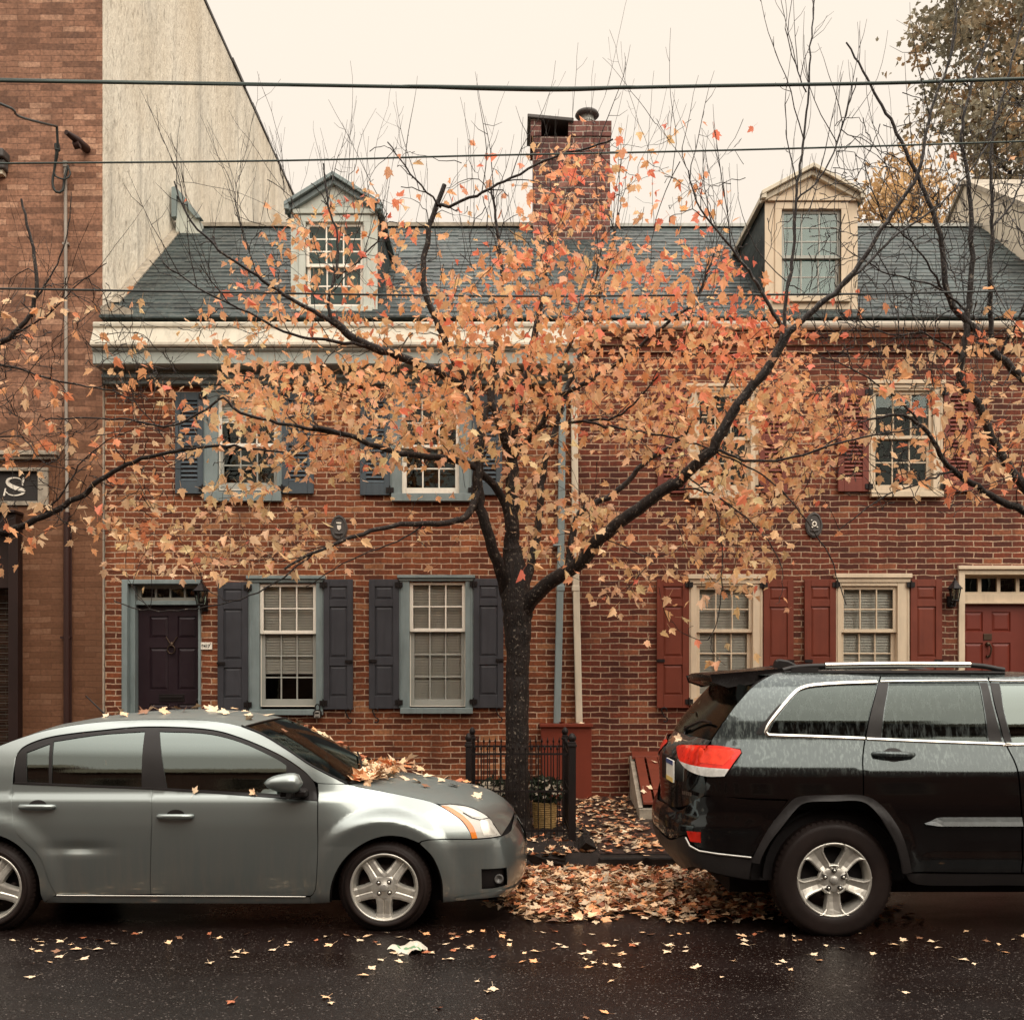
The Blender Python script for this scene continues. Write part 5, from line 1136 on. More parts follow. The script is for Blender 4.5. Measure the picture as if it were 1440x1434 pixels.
wscr, wsv = strip(S1, 'windscreen', M['screen'], SE, [(346, 1021.5), (371, 1033.5), (405, 1054.5), (439, 1077), (479, 1097.5), (487, 1101)], [(-1.78, 1.425), (-1.6, 1.345), (-1.38, 1.225), (-1.18, 1.11), (-1.0, 1.01)], 16, 2.2)
roof, roofv = strip(S1, 'roof', M['silver'], SE, [('x', -3.66, 1.205), (0, 1048), (67, 1026), (142, 1014.5), (219, 1011), (290, 1012.5), (345, 1021.5)], [(-3.3, 1.405), (-2.9, 1.47), (-2.5, 1.498), (-2.1, 1.485), (-1.79, 1.43)], 22, 2.6)
strip(S1, 'rear_screen', M['screen'], SE, [('x', -3.665, 1.203), ('x', -3.72, 1.17), ('x', -3.85, 1.09), ('x', -3.95, 1.06)], [(-3.31, 1.40), (-3.6, 1.27), (-3.9, 1.12)], 12, 2.2)
strip(S1, 'boot_lid', M['silver'], SE, [('x', -3.95, 1.06), ('x', -4.1, 1.03), ('t', .55, 1.0), ('t', .5, .97), ('t', .48, .7), ('t', .5, .4)], [(-3.9, 1.12), (-4.25, 1.09), (-4.36, 1.04), (-4.42, .7), (-4.43, .4)], 14, 2.4)
mb = MB(); mb.tube([p + Vector((0, -.004, .004)) for p in catmull(edge_x(S1, [(340, 1020.5), (371, 1033.5), (405, 1054.5), (439, 1077), (479, 1097.5), (488, 1102)]), .05)], .006, 6); 
q_ = [wsv[i * 25 + j] for i, j in [(15, j) for j in range(25)]]; mb.tube([p + Vector((.02, 0, .0)) for p in q_], .012, 6); q_ = [wsv[j] + Vector((0, 0, .003)) for j in range(25)]; mb.tube(q_, .007, 6); mb.build('screen_seal', M['car_trim'], SE)
mb = MB(); mb.tube(catmull([wsv[14 * 25 + 6] + Vector((.0, 0, .02)), wsv[12 * 25 + 12] + Vector((0, 0, .022)), wsv[11 * 25 + 19] + Vector((0, 0, .02))], .05), .008, 6); mb.build('wiper', M['car_trim'], SE)
mb = MB(); a = wsv[15 * 25]; mb.box(a.x - .02, a.x + .16, SY - .62, SY + .62, .90, .955); mb.build('cowl', M['car_trim'], SE, bevel=.02)
mir = MB()
def mirror_body(c, l, hgt, dep, sgn):                # rounded shell, flat on the glass side
    vs = []; n = 14; m_ = 9
    for i in range(m_ + 1):
        f = i / m_; xx = c.x + l * (f - .5); k = (1 - abs(2 * f - 1) ** 3.2) ** .5 if 0 < f < 1 else 0.05
        top = hgt * (.34 + .66 * f ** .6)
        for j in range(n): a = 2 * math.pi * j / n; vs.append((xx, c.y - sgn * dep * .5 * math.cos(a) * k, c.z + top * .5 * math.sin(a) * k * (1.0 if math.sin(a) > 0 else .95)))
    return vs, [(i * n + j, i * n + (j + 1) % n, (i + 1) * n + (j + 1) % n, (i + 1) * n + j) for i in range(m_) for j in range(n)]
for sd in (1, -1):
    b = S1.pos(*S1.inv(417, 1112)); c = Vector((b.x - .075, SY - sd * 0.965, P(398, 1101, 6.86).z))
    c = P(398.5, 1101, 6.86); c = Vector((c.x, SY - sd * (SY - 6.86), c.z)); mb = MB(); v_, f_ = mirror_body(c, .262, .165, .15, sd)
    mb.add(v_, f_, True); mo = mb.build('mirror', M['silver'], SE)
    mb = MB(); mb.box(c.x - .03, c.x + .15, c.y - sd * (-.06) - .05, c.y + sd * .06 + .03, c.z - .095, c.z - .05); q0 = S1.pos(*S1.inv(425, 1115)); mb.tube([(c.x + .03, c.y, c.z - .07), (c.x + .12, SY - sd * (SY - q0.y), c.z - .075)], .035, 8); mb.build('mirror_foot', M['car_trim'], mo, bevel=.012)
    for uv_, nm in (((53, 1134.5), 'rear'), ((247, 1148), 'front')):
        t, z = S1.inv(*uv_); L = .118
        mb = MB(); pl = [(t - .052, z + .055), (t + .052, z + .055), (t + .058, z), (t + .04, z - .04), (t, z - .055), (t - .04, z - .04), (t - .058, z)]
        hp = [S1.pos(t + d, z + .004, o, sd) for d, o in ((-L, .004), (-L + .01, .022), (-.05, .034), (.05, .034), (L - .01, .022), (L, .004))]
        mb.tube(hp, [.012, .0175, .0185, .0185, .0175, .012], 10); ho = mb.build('door_handle', M['silver'], SE)
        mb = MB(); el = [(t + .062 * math.cos(k * .3142), z - .004 + .050 * math.sin(k * .3142)) for k in range(20)]; panel(mb, S1, el, .0015, 0, .02, (), sd); mb.build('handle_recess', M['car_recess'] if 'car_recess' in M else M['silver'], ho)
        mb = MB(); el = [(t + .062 * math.cos(k * .3142), z + .010 + .038 * math.sin(k * .3142)) for k in range(0, 11)]; panel(mb, S1, el, .0035, 0, .02, (), sd); mb.build('handle_painted_shade', M['car_trim'], ho)  # dark half ellipse laid on as the shade behind the handle
for x_ in (SX, rx):
    wheel(SE, x_, 6.955, .315, .316, .226, .2, 1, 'five', -math.pi / 2 - .02); wheel(SE, x_, 2 * SY - 6.955, .315, .316, .226, .2, -1, 'five', .3)
for sd in (1, -1):
    seat(SE, -2.25, SY - sd * .36, .42); seat(SE, -2.98, SY - sd * .34, .31)
mb = MB(); mb.lathe([(.17, -.012), (.185, 0), (.17, .012), (.158, 0), (.17, -.012)], (-1.62, SY + .36, .98), 'x', 24); mb.box(-1.66, -1.60, SY + .2, SY + .52, .96, 1.0); mb.build('steering_wheel', M['inner'], SE)
mb = MB(); mb.tube([roofv[3 * 25 + 12] + Vector((0, 0, .005)), roofv[3 * 25 + 12] + Vector((-.16, 0, .16))], [.007, .005], 6); mb.lathe([(0, .02), (.03, .015), (.045, 0)], roofv[3 * 25 + 12], 'z', 12); mb.build('antenna', M['car_trim'], SE)
mb = MB(); mb.tube([S1.pos(*S1.inv(u, v), .004) for u, v in ((80, 1258.4), (140, 1258.8), (320, 1259.6), (430, 1260.4))], .005, 6); mb.build('sill_strip', M['chrome'], SE)
mb = MB(); t, z = S1.inv(703, 1236); q = S1.pos(t, z, -.012); mb.lathe([(.0, .012), (.02, .0), (.028, -.006), (.032, -.004), (.033, .02)], q, 'y', 16); mb.build('fog_lamp', M['fog'], SE)
lip = tz(S1, [(640, 1262), (700, 1252), (716, 1248.5)] + [('t', S1.L - .3, .27), ('t', S1.L - .3, .245), (717, 1251.5), (700, 1256), (640, 1265.5)])
part(S1, 'bumper_lip', M['silver'], SE, lip, off=.012, gap=0, h=.03)

# ================= black SUV =================
JX, JY = 2.135, 7.70
JE = thing('parked_suv', 'black wet sport utility vehicle with chrome window trim parked at the kerb', 'car', (3.4, JY, 0.0))
gJ = pchip([(.25, .085), (.35, .05), (.45, .022), (.6, .006), (.8, 0), (.95, .003), (1.05, .012), (1.12, .025), (1.16, .040), (1.25, .072), (1.335, .102), (1.40, .117), (1.46, .133), (1.55, .166), (1.65, .212), (1.72, .262), (1.76, .315), (1.79, .39), (1.84, .6)])
def ex_j(x, z):
    o = 0.0
    for cx_ in (JX, JX + 2.915):
        d = math.hypot(x - cx_, z - .395)
        if d < .62: o += .022 * (1 - smooth(.50, .58, d))
    o += .012 * math.exp(-((z - .545) / .03) ** 2) * smooth(2.62, 2.8, x)      # lower door ridge
    o += .014 * math.exp(-((z - .745) / .045) ** 2) * (1 - smooth(1.45, 1.75, x))
    return o * smooth(.3, .42, z)
JP = [(1.10, 0), (1.105, .35), (1.125, .56), (1.17, .72), (1.26, .84), (1.42, .915), (1.7, .95), (2.1, .966), (2.8, .97), (4.2, .97), (5.2, .955), (5.6, .90), (5.82, .76), (5.9, .5), (5.93, 0)]
gJr = pchip([(.25, .22), (.35, .13), (.45, .06), (.55, .015), (.68, 0), (.76, .012), (.80, .045), (.95, .05), (1.1, .055), (1.22, .09), (1.32, .17), (1.45, .27), (1.6, .375), (1.72, .46), (1.8, .55)])
S2 = Surf(JP, JY, gJ, pchip([(.25, .1), (.5, 0), (.9, .02), (1.1, .1), (1.2, .5), (1.8, 2.0)]), gJr, ex_j)
jarch = [(1071.5, 1203), (1080, 1187), (1094, 1168), (1117.5, 1138.5), (1134, 1127.5), (1170, 1126), (1210, 1126), (1232, 1142), (1256, 1178), (1266, 1205), (1270, 1228)]
jrd = tz(S2, [(1238.5, 951), (1234.5, 966), (1225, 1003), (1216.5, 1041), (1213.5, 1073), (1214.5, 1120)] + [(1226, 1124), (1240, 1134), (1263, 1166), (1276, 1200), (1280, 1226), (1350, 1226.5), (1436, 1227), (1437, 1170), (1434, 1110), (1428, 1075), (1413, 1043), (1399, 993), (1389, 952), (1310, 951)])
jw1 = tz(S2, [(1083, 1031), (1088, 1018), (1103, 997.5), (1122, 975.5), (1132, 968.5), (1150, 965), (1190, 962), (1232.5, 960.5), (1223, 1000), (1215, 1036)])
jw2 = tz(S2, [(1251, 960.5), (1375.5, 959.5), (1382, 990), (1388.5, 1042), (1240.5, 1038.5), (1245, 1000)])
jw3 = tz(S2, [(1406.5, 960.5), ('x', 4.2, 1.70), ('x', 4.55, 1.60), ('x', 4.85, 1.40), ('x', 4.9, 1.33), (1425, 1044), (1413, 1000)])
X4 = ('x', 5.62, .45)
jbody = [(1071, 1204), (1080, 1187), (1094, 1168), (1117.5, 1138.5), (1134, 1127.5), (1170, 1126), (1210, 1125), (1213.8, 1120), (1212.8, 1073), (1215.8, 1041), (1224, 1003), (1234, 966), (1237.8, 950.5), (1150, 946), (1098, 945.5), (1082, 950), (1061, 963), (1040, 985), (1016, 1016), (1000, 1041), (1000, 1046), (1041, 1052), (1043, 1058), (1019, 1091.5), (996, 1092), (991, 1120), (1000, 1122), (1030, 1124), (1012, 1146), (965, 1158), (963, 1172), (976, 1186), (1000, 1192), (1030, 1199), (1058, 1203)]
jq = tz(S2, [(1071, 1204), (1080, 1187), (1094, 1168), (1117.5, 1138.5), (1134, 1127.5), (1170, 1126), (1210, 1125), (1213.8, 1120), (1212.8, 1073), (1215.8, 1041), (1224, 1003), (1234, 966), (1237.8, 950.5), (1150, 946), (1098, 945.5), (1082, 950), (1061, 963), (1040, 985), (1016, 1016), (1000, 1041), (1000, 1047), (1041, 1053), (1043, 1059), (1019, 1092), (994, 1092.5), (990, 1118), (1060, 1122.5), (1108, 1124), (1090, 1150)])
jtail = tz(S2, [(952, 1051), (957, 1046.5), (1001, 1047), (1041, 1053), (1043, 1058), (1034, 1070), (1019, 1091.5), (993, 1091.5), (969, 1083), (956, 1069)])
jtr = tz(S2, [(956, 1069), (981, 1076.5), (1003, 1079), (1026, 1080.5), (1019, 1091.5), (993, 1091.5), (969, 1083)])
jbump = tz(S2, [(990, 1119.5), (1060, 1124), (1107, 1125.5), (1090, 1151), (1071, 1185), (1058, 1202.5), (1020, 1198), (990, 1194), (975, 1187), (965, 1173), ('t', .45, .605), ('t', 0, .60), ('t', 0, .80), ('t', .5, .80)])
jclad = tz(S2, [(1060, 1204), (1020, 1199.5), (990, 1195.5), (974, 1188.5), (964, 1174.5), ('t', .45, .597), ('t', 0, .592), ('t', 0, .40), ('t', .45, .39), (977, 1219), (1005, 1227), (1040, 1234.5), (1053, 1236), (1056, 1220)])
jfld = tz(S2, [(1390, 952), (1400, 993), (1414, 1043), (1429, 1075), (1435, 1110), (1438, 1170), (1437, 1227), ('x', 4.56, .42), ('x', 4.52, .62), ('x', 4.60, 1.0), ('x', 4.62, 1.30), ('x', 4.9, 1.31), ('x', 4.6, 1.60), ('x', 4.2, 1.74), ('x', 3.8, 1.755)])
def jarc(r0, a0, a1, n): return [('x', JX + 2.915 + r0 * math.cos(a0 + (a1 - a0) * i / n), .395 + r0 * math.sin(a0 + (a1 - a0) * i / n)) for i in range(n + 1)]
jff = tz(S2, [('x', 4.57, .42)] + jarc(.47, math.pi - .05, .1, 10) + [('x', 5.6, .42), ('t', S2.L - .5, .4), ('t', S2.L, .4), ('t', S2.L, 1.05), ('t', S2.L - .55, 1.08), ('x', 5.4, 1.14), ('x', 4.92, 1.22), ('x', 4.62, 1.29), ('x', 4.61, 1.0), ('x', 4.53, .62)])
jsill = tz(S2, [(1272, 1228), (1350, 1228.5), (1436, 1229), ('x', 4.56, .41), ('x', 4.56, .31), (1440, 1246), (1360, 1246), (1290, 1244)])
for nm, q, hl in (('body', jq, [jw1]), ('rear_door', jrd, [jw2]), ('front_door', jfld, [jw3]), ('front_fender', jff, []), ('bumper', jbump, [])): part(S2, nm, M['black_car'], JE, q, holes=hl, gap=.003 if nm != 'bumper' else .0025)
part(S2, 'lower_bumper', M['car_plastic'], JE, jclad, off=.004); part(S2, 'sill', M['car_plastic'], JE, jsill, off=-.01)
jt2 = tz(S2, [(984, 1051.5), (1012, 1052), (1034, 1056), (1027, 1066), (1017, 1075), (985, 1072)])
tl = part(S2, 'tail_light', M['red_lens'], JE, jtail, off=.006, h=.03); part(S2, 'brake_lens', M['red_bright'], tl, jt2, off=.0085, gap=0, h=.03, rim=.004); part(S2, 'reversing_lens', M['white_lens'], tl, jtr, off=.009, gap=.002, h=.03, rim=.004)
for q in (jw1, jw2): part(S2, 'side_window', M['privacy'], JE, q, off=-.006, gap=-.004, h=.045, rim=0)
part(S2, 'side_window', M['front_glass'], JE, jw3, off=-.006, gap=-.004, h=.05, rim=0)
pil = tz(S2, [(1234.5, 959), (1250, 959), (1243.5, 1000), (1239, 1039), (1217, 1037.5), (1224, 1003)]); part(S2, 'pillar_trim', M['car_trim'], JE, inset(pil, .004), off=.002, gap=0, rim=.004)
pil = tz(S2, [(1376.5, 959), (1388.5, 959), (1397, 993), (1410, 1043), (1389.5, 1042), (1383, 990)]); part(S2, 'pillar_trim', M['car_trim'], JE, pil, off=.002, gap=.004, rim=.004)
pil = tz(S2, [(1390.5, 959), (1405.5, 960), (1412, 1000), (1423.5, 1043.5), (1412, 1043), (1399, 993)]); part(S2, 'pillar_trim', M['car_trim'], JE, pil, off=.002, gap=.004, rim=.004)
qt = tz(S2, [(1063, 1032), (1069, 1022), (1092, 994), (1099, 988), (1092, 999), (1076, 1022), (1071, 1032)]); part(S2, 'quarter_trim', M['car_trim'], JE, qt, off=.003, gap=0, rim=.004)
ctop = [(1216, 1038.2), (1140, 1035.4), (1080, 1033.2), (1076.5, 1029), (1082, 1017), (1098, 996), (1117, 974), (1130, 966), (1150, 962.3), (1190, 959.6), (1233, 958.2)]
cl = curve2d([S2.inv(u, v) for u, v in ctop], .03, closed=False, corner=60)
def band(S, name, m, root, line, w_, off, th=.006):
    for sd in (1, -1):
        mb = MB(); L = [Vector(p) for p in line]; vs = []
        for i, p in enumerate(L):
            d = (L[min(i + 1, len(L) - 1)] - L[max(i - 1, 0)]).normalized(); n = Vector((-d.y, d.x))
            for k, o in ((-1, off - th), (-.8, off), (0, off + .002), (.8, off), (1, off - th)): q = p + n * w_ * k; vs.append(S.pos(q.x, q.y, o, sd))
        fs = [(i * 5 + j, i * 5 + j + 1, (i + 1) * 5 + j + 1, (i + 1) * 5 + j) for i in range(len(L) - 1) for j in range(4)]
        mb.add(vs, fs if sd < 0 else [f[::-1] for f in fs], True); o = mb.build(name, m, root)
    return o
band(S2, 'chrome_trim', M['chrome'], JE, cl[:], .0125, .006)
def polyl(S, pts, step=.06): return curve2d([S.inv(*p) if len(p) == 2 else tzp(S, p) for p in pts], step, closed=False, corner=60)
band(S2, 'chrome_trim', M['chrome'], JE, polyl(S2, [(1219, 1038.6), (1300, 1042), (1412, 1046)]), .011, .006); band(S2, 'chrome_trim', M['chrome'], JE, polyl(S2, [(1415, 1046.2), (1430, 1046.6), ('x', 4.4, 1.328), ('x', 4.88, 1.325)]), .011, .006)
band(S2, 'chrome_trim', M['chrome'], JE, polyl(S2, [(1238, 957.6), (1300, 956.6), (1388, 956)]), .006, .006); band(S2, 'chrome_trim', M['chrome'], JE, polyl(S2, [(1391, 956), (1430, 956.4), ('x', 4.15, 1.72), ('x', 4.6, 1.60)]), .006, .006)
fl_ = [(1057, 1212), (1061, 1202), (1071, 1181), (1085, 1158.5), (1109, 1130), (1126, 1119.5), (1170, 1117.5), (1213, 1118), (1238, 1131), (1262, 1162), (1275, 1195), (1281, 1226)]
flr = tz(S2, fl_ + [(1270, 1228), (1266, 1205), (1256, 1178), (1232, 1142), (1210, 1126), (1170, 1126), (1134, 1127.5), (1117.5, 1138.5), (1094, 1168), (1080, 1187), (1071, 1204), (1068, 1214)])
part(S2, 'arch_moulding', M['car_plastic'], JE, flr, off=.014, gap=0, h=.03, rim=.03)
M['mould'] = paint('wet_black_moulding', (.03, .036, .036), .2, var=.5, scale=20, bump=0, IOR=1.6, Specular_IOR_Level=.5)
for sd in (1, -1):
    mb = MB(); vs = []; n = 16
    for i in range(n + 1):
        f = i / n; u = 1300 + 137 * f; dz_ = smooth(0, .16, f); vt, vb = 1157.5 - 8.5 * dz_, 1158.5 + 2.5 * dz_
        for v, o in ((vt - .8, -.004), (vt, .001), (vt + (vb - vt) * .5, .010), (vb, .020), (vb + .8, -.004)): t, z = S2.inv(u, v); vs.append(S2.pos(t, z, o, sd))
    fs = [(i * 5 + j, i * 5 + j + 1, (i + 1) * 5 + j + 1, (i + 1) * 5 + j) for i in range(n) for j in range(4)]
    mb.add(vs, fs if sd > 0 else [f[::-1] for f in fs], False); mb.build('door_moulding', M['mould'], JE)
refl = tz(S2, [(966, 1168), (985.7, 1169.5), (985.7, 1184.5), (971, 1182.5)]); part(S2, 'rear_reflector', M['red_lens'], JE, refl, off=.004, gap=0, h=.03, rim=.006)
mb = MB()
for q in (jq, jrd, jfld, jff):
    hl = {id(jq): jw1, id(jrd): jw2, id(jfld): jw3}.get(id(q))
    for sd in (1, -1): panel(mb, S2, q, -.04, -.004, .06, [inset(hl, -.03)] if hl else (), sd)
for q in (jbump, jclad, jtail):
    for sd in (1, -1): panel(mb, S2, q, -.03, -.01, .1, (), sd)
mb.box(1.5, 5.7, JY - .62, JY + .62, .26, .7); mb.box(1.6, 4.7, JY - .82, JY + .82, .38, .85)
for cx_ in (JX, JX + 2.915): liner(mb, cx_, JY, .40, .47, .88)
mb.build('underbody', M['inner'], JE)
M['spoiler'] = paint('spoiler_black', (.006, .0045, .0045), .25, var=.1, bump=0)
# hatch: glass, painted part, spoiler
hg, hgv = strip(S2, 'rear_screen', M['hatch_glass'], JE, [(1057, 965), (1039, 986), (1015, 1017), (1000, 1039)], [(1.57, 1.70), (1.42, 1.50), (1.30, 1.32)], 12, 3.0)
hp_, hpv = strip(S2, 'tailgate', M['black_car'], JE, [(1000, 1040.5), (998, 1047), (957, 1047), (953, 1053), (956, 1069), (969, 1084), (992, 1093), (990, 1118)], [(1.30, 1.318), (1.215, 1.26), (1.175, 1.19), (1.16, 1.05), (1.155, .95), (1.155, .80)], 20, 3.0)
rf, rfv = strip(S2, 'roof', M['black_car'], JE, [(1082, 950), (1098, 945.5), (1150, 946), (1237.8, 950.5), (1390, 952), ('x', 4.2, 1.74), ('x', 4.5, 1.65)], [(1.70, 1.765), (2.2, 1.795), (3.0, 1.80), (3.7, 1.78), (4.3, 1.70)], 20, 3.0)
strip(S2, 'windscreen', M['screen'], JE, [('x', 4.5, 1.65), ('x', 4.7, 1.52), ('x', 4.9, 1.34), ('x', 5.0, 1.22)], [(4.3, 1.70), (4.75, 1.48), (5.15, 1.24)], 10, 2.4)
strip(S2, 'bonnet', M['black_car'], JE, [('x', 4.95, 1.22), ('x', 5.4, 1.14), ('t', S2.L - .6, 1.08), ('t', S2.L - .55, 1.05)], [(5.15, 1.24), (5.5, 1.2), (5.8, 1.1), (5.85, 1.04)], 10, 2.4)
mb = MB(); c_ = [(996, 950.5, 7.35), (1013, 964, 7.2), (1058, 964, 7.12), (1086, 944, 7.12)]
tip, low, root_, top = [P(*q) for q in c_]
vs = []; n = 12
for k in range(n + 1):
    s_ = -1 + 2 * k / n; f = 1 - abs(s_) ** 4 * .0; yk = JY + (JY - low.y) * s_; bow = .05 * (1 - s_ * s_)
    vs += [(tip.x - bow, yk, tip.z + .025 * (1 - s_ * s_)), (tip.x - bow + .01, yk, tip.z - .035), (low.x - bow * .5 + .05, yk, low.z + .0), (root_.x, yk, root_.z + .02), (top.x + .1, yk, top.z + .012 + .03 * (1 - s_ * s_))]
fs = [(i * 5 + j, (i + 1) * 5 + j, (i + 1) * 5 + (j + 1) % 5, i * 5 + (j + 1) % 5) for i in range(n) for j in range(5)] + [(4, 3, 2, 1, 0), tuple(n * 5 + j for j in range(5))]
mb.add(vs, [f[::-1] for f in fs], True); spo = mb.build('spoiler', M['spoiler'], JE, bevel=.012)
for sd in (1, -1):
    mb = MB()                                        # roof rails
    def rl(u, v): p = P(u, v, 7.10); return Vector((p.x, JY - sd * (JY - 7.10), p.z))
    p = catmull([rl(1101, 942.5), rl(1121, 938), rl(1160, 936), rl(1260, 934.5), rl(1364, 935), rl(1412, 942)], .06); mb.tube(p, .018, 8)
    mb.box(rl(1112, 940).x, rl(1150, 940).x, min(p[0].y - .018, p[0].y + .018), p[0].y + .018, rl(0, 946).z, rl(0, 938).z)
    mb.tube([rl(1101, 945), rl(1412, 946)], .016, 6)
    ra_ = mb.build('roof_rail', M['car_plastic'], JE); mb = MB()
    p = [rl_ for rl_ in catmull([Vector((P(u, v, 7.095).x, JY - sd * (JY - 7.095), P(u, v, 7.095).z)) for u, v in ((1160, 935.5), (1260, 934), (1364, 934.5))], .1)]; mb.tube(p, .0215, 8); mb.build('rail_trim', M['chrome'], ra_)
mb = MB(); b = P(1090, 944, 7.7); fp = [(1084, 947), (1090, 929), (1094, 926), (1108, 928), (1118, 933), (1126, 938), (1128, 947)]; q = [(P(u, v, 7.66).x, P(u, v, 7.66).z) for u, v in fp]; mb.prism(q, 7.64, 7.70); mb.build('shark_fin_antenna', M['car_trim'], JE, bevel=.014)
for sd in (1,-1):
    t, z = S2.inv(1256, 1061); hl = [S2.pos(t + d, z + .004 - d * .02, o, sd) for d, o in ((-.135, .004), (-.12, .026), (-.05, .040), (.06, .040), (.12, .026), (.135, .006))]
    mb = MB(); mb.tube(hl, [.013, .019, .021, .021, .019, .013], 10); ho = mb.build('door_handle', M['car_gloss'] if 'car_gloss' in M else M['black_car'], JE)
    mb = MB(); el = [(t + .07 * math.cos(k * .3142), z + .045 * math.sin(k * .3142)) for k in range(20)]; panel(mb, S2, el, .002, 0, .02, (), sd); mb.build('handle_recess', M['car_trim'], ho)
mb = MB(); mb.tube([S2.pos(*S2.inv(u, v), .012) for u, v in ((966, 1177), (972, 1189), (985, 1196), (1010, 1200), (1056, 1205))], .007, 6); mb.build('bumper_line', M['chrome_dark'] if 'chrome_dark' in M else M['steel'], JE)
mb = MB(); mb.box(1.155, 1.20, JY - .2, JY + .2, .98, 1.16); mb.build('plate_recess', M['car_trim'], JE)
PLX = 1.128
mb = MB(); mb.box(PLX, PLX + .012, JY - .50, JY - .19, 1.0, 1.155); pl = mb.build('licence_plate', M['plate_white'], JE, bevel=.003)
mb = MB(); mb.box(PLX - .002, PLX, JY - .497, JY - .193, 1.122, 1.153); mb.build('plate_band', M['plate_blue'], pl); mb = MB(); mb.box(PLX - .002, PLX, JY - .497, JY - .193, 1.002, 1.032); mb.build('plate_band', M['plate_yellow'], pl)
mb = MB(); t, z = S2.inv(966, 1115)
for k in range(5): 
    t2, z2 = S2.inv(961.5 + k * 2.6, 1115); q = S2.pos(t2, z2, .004); mb.box(q.x - .006, q.x + .005, q.y - .006, q.y + .006, z - .012, z + .012)
mb.build('badge', M['chrome'], JE)
mb = MB(); t, z = S2.inv(953, 1017); a = hgv[9 * 25 + 12] + Vector((-.03, 0, .02)); mb.tube(catmull([hgv[10 * 25 + 12] + Vector((-.03, 0, 0)), hgv[8 * 25 + 6] + Vector((-.03, 0, .0)), hgv[8 * 25 + 2] + Vector((-.03, 0, .0))], .05), .010, 6); mb.lathe([(0, .03), (.03, .02), (.035, 0)], hgv[10 * 25 + 12] + Vector((-.03, 0, -.01)), 'x', 10); mb.build('rear_wiper', M['car_trim'], JE)
for x_ in (JX, JX + 2.915):
    wheel(JE, x_, 6.80, .395, .395, .243, .25, 1, 'suv', -math.pi / 2 + .0); wheel(JE, x_, 2 * JY - 6.80, .395, .395, .243, .25, -1, 'suv', .2)
for sd in (1, -1): seat(JE, 3.75, JY - sd * .42, .62); seat(JE, 2.75, JY - sd * .40, .66)
# ---------------------------------------------------------------- trees
def bark():
    t = NT('wet_bark')
    col = t.mix(t.ramp(t.noise(7, 6, stretch=(3, 3, 0.7)), [(0.35, 0.0), (0.7, 1.0)]), (0.006, 0.0033, 0.0026), (0.021, 0.013, 0.010))
    spk = t.ramp(t.noise(34, 3), [(0.60, 0.0), (0.66, 0.5)]); col = t.mix(spk, col, (0.30, 0.25, 0.20))
    return t.done(t.bsdf(col, 0.5, 0, t.bump(t.noise(22, 6, stretch=(3, 3, 0.6)), 1.0, 0.02), Specular_IOR_Level=0.3))
M['bark'] = bark()
M['leaf'] = leafmat('maple_leaf', 0.5, 0.48)
M['fallen'] = leafmat('fallen_maple_leaf', 0.38, 0.0)
M['far_leaf'] = leafmat('far_tree_leaf', 0.7, 0.3)
HALF = [(0.0, 0.0), (0.13, -0.05), (0.22, 0.04), (0.24, 0.20), (0.46, 0.28), (0.43, 0.38), (0.56, 0.55), (0.38, 0.56), (0.22, 0.54), (0.20, 0.70), (0.13, 0.80), (0.09, 0.88), (0.0, 1.06)]
HALF_S = [(0.0, 0.0), (0.17, -0.04), (0.25, 0.14), (0.42, 0.22), (0.36, 0.34), (0.52, 0.60), (0.24, 0.53), (0.20, 0.74), (0.0, 1.08)]
def leaf_into(mb, base, d, nrm, size, col, fold=0.25, curl=0.2, small=True, petiole=0.0):
    """one lobed leaf: base point, direction of the midrib, face normal"""
    d = d.normalized(); x = d.cross(nrm)
    x = x.normalized() if x.length > 1e-5 else d.orthogonal().normalized(); n = x.cross(d)
    H = HALF_S if small else HALF; k = len(H); vs = []
    for sgn in (1, -1):
        for (a, b) in H: vs.append(base + (d * b + x * a * sgn * 0.92 + n * (fold * a + curl * (0.25 - (b - 0.5) ** 2) - 0.1 * curl + curl * 0.6 * a * a)) * size)
    mb.add(vs, [tuple(range(k)), tuple(range(2 * k - 1, k - 1, -1))], True); mb.col += [col] * (2 * k)
    if petiole:
        e = base - d * petiole * size + n * petiole * size * 0.3; w_ = x * 0.014 * size
        mb.add([base - w_, base + w_, e + w_, e - w_], [(0, 1, 2, 3)]); mb.col += [sc(col, .8)] * 4
def rvec(rng): return Vector((rng.gauss(0, 1), rng.gauss(0, 1), rng.gauss(0, 1)))
def spread(rng, lo, hi): return lo + (hi - lo) * rng.random()
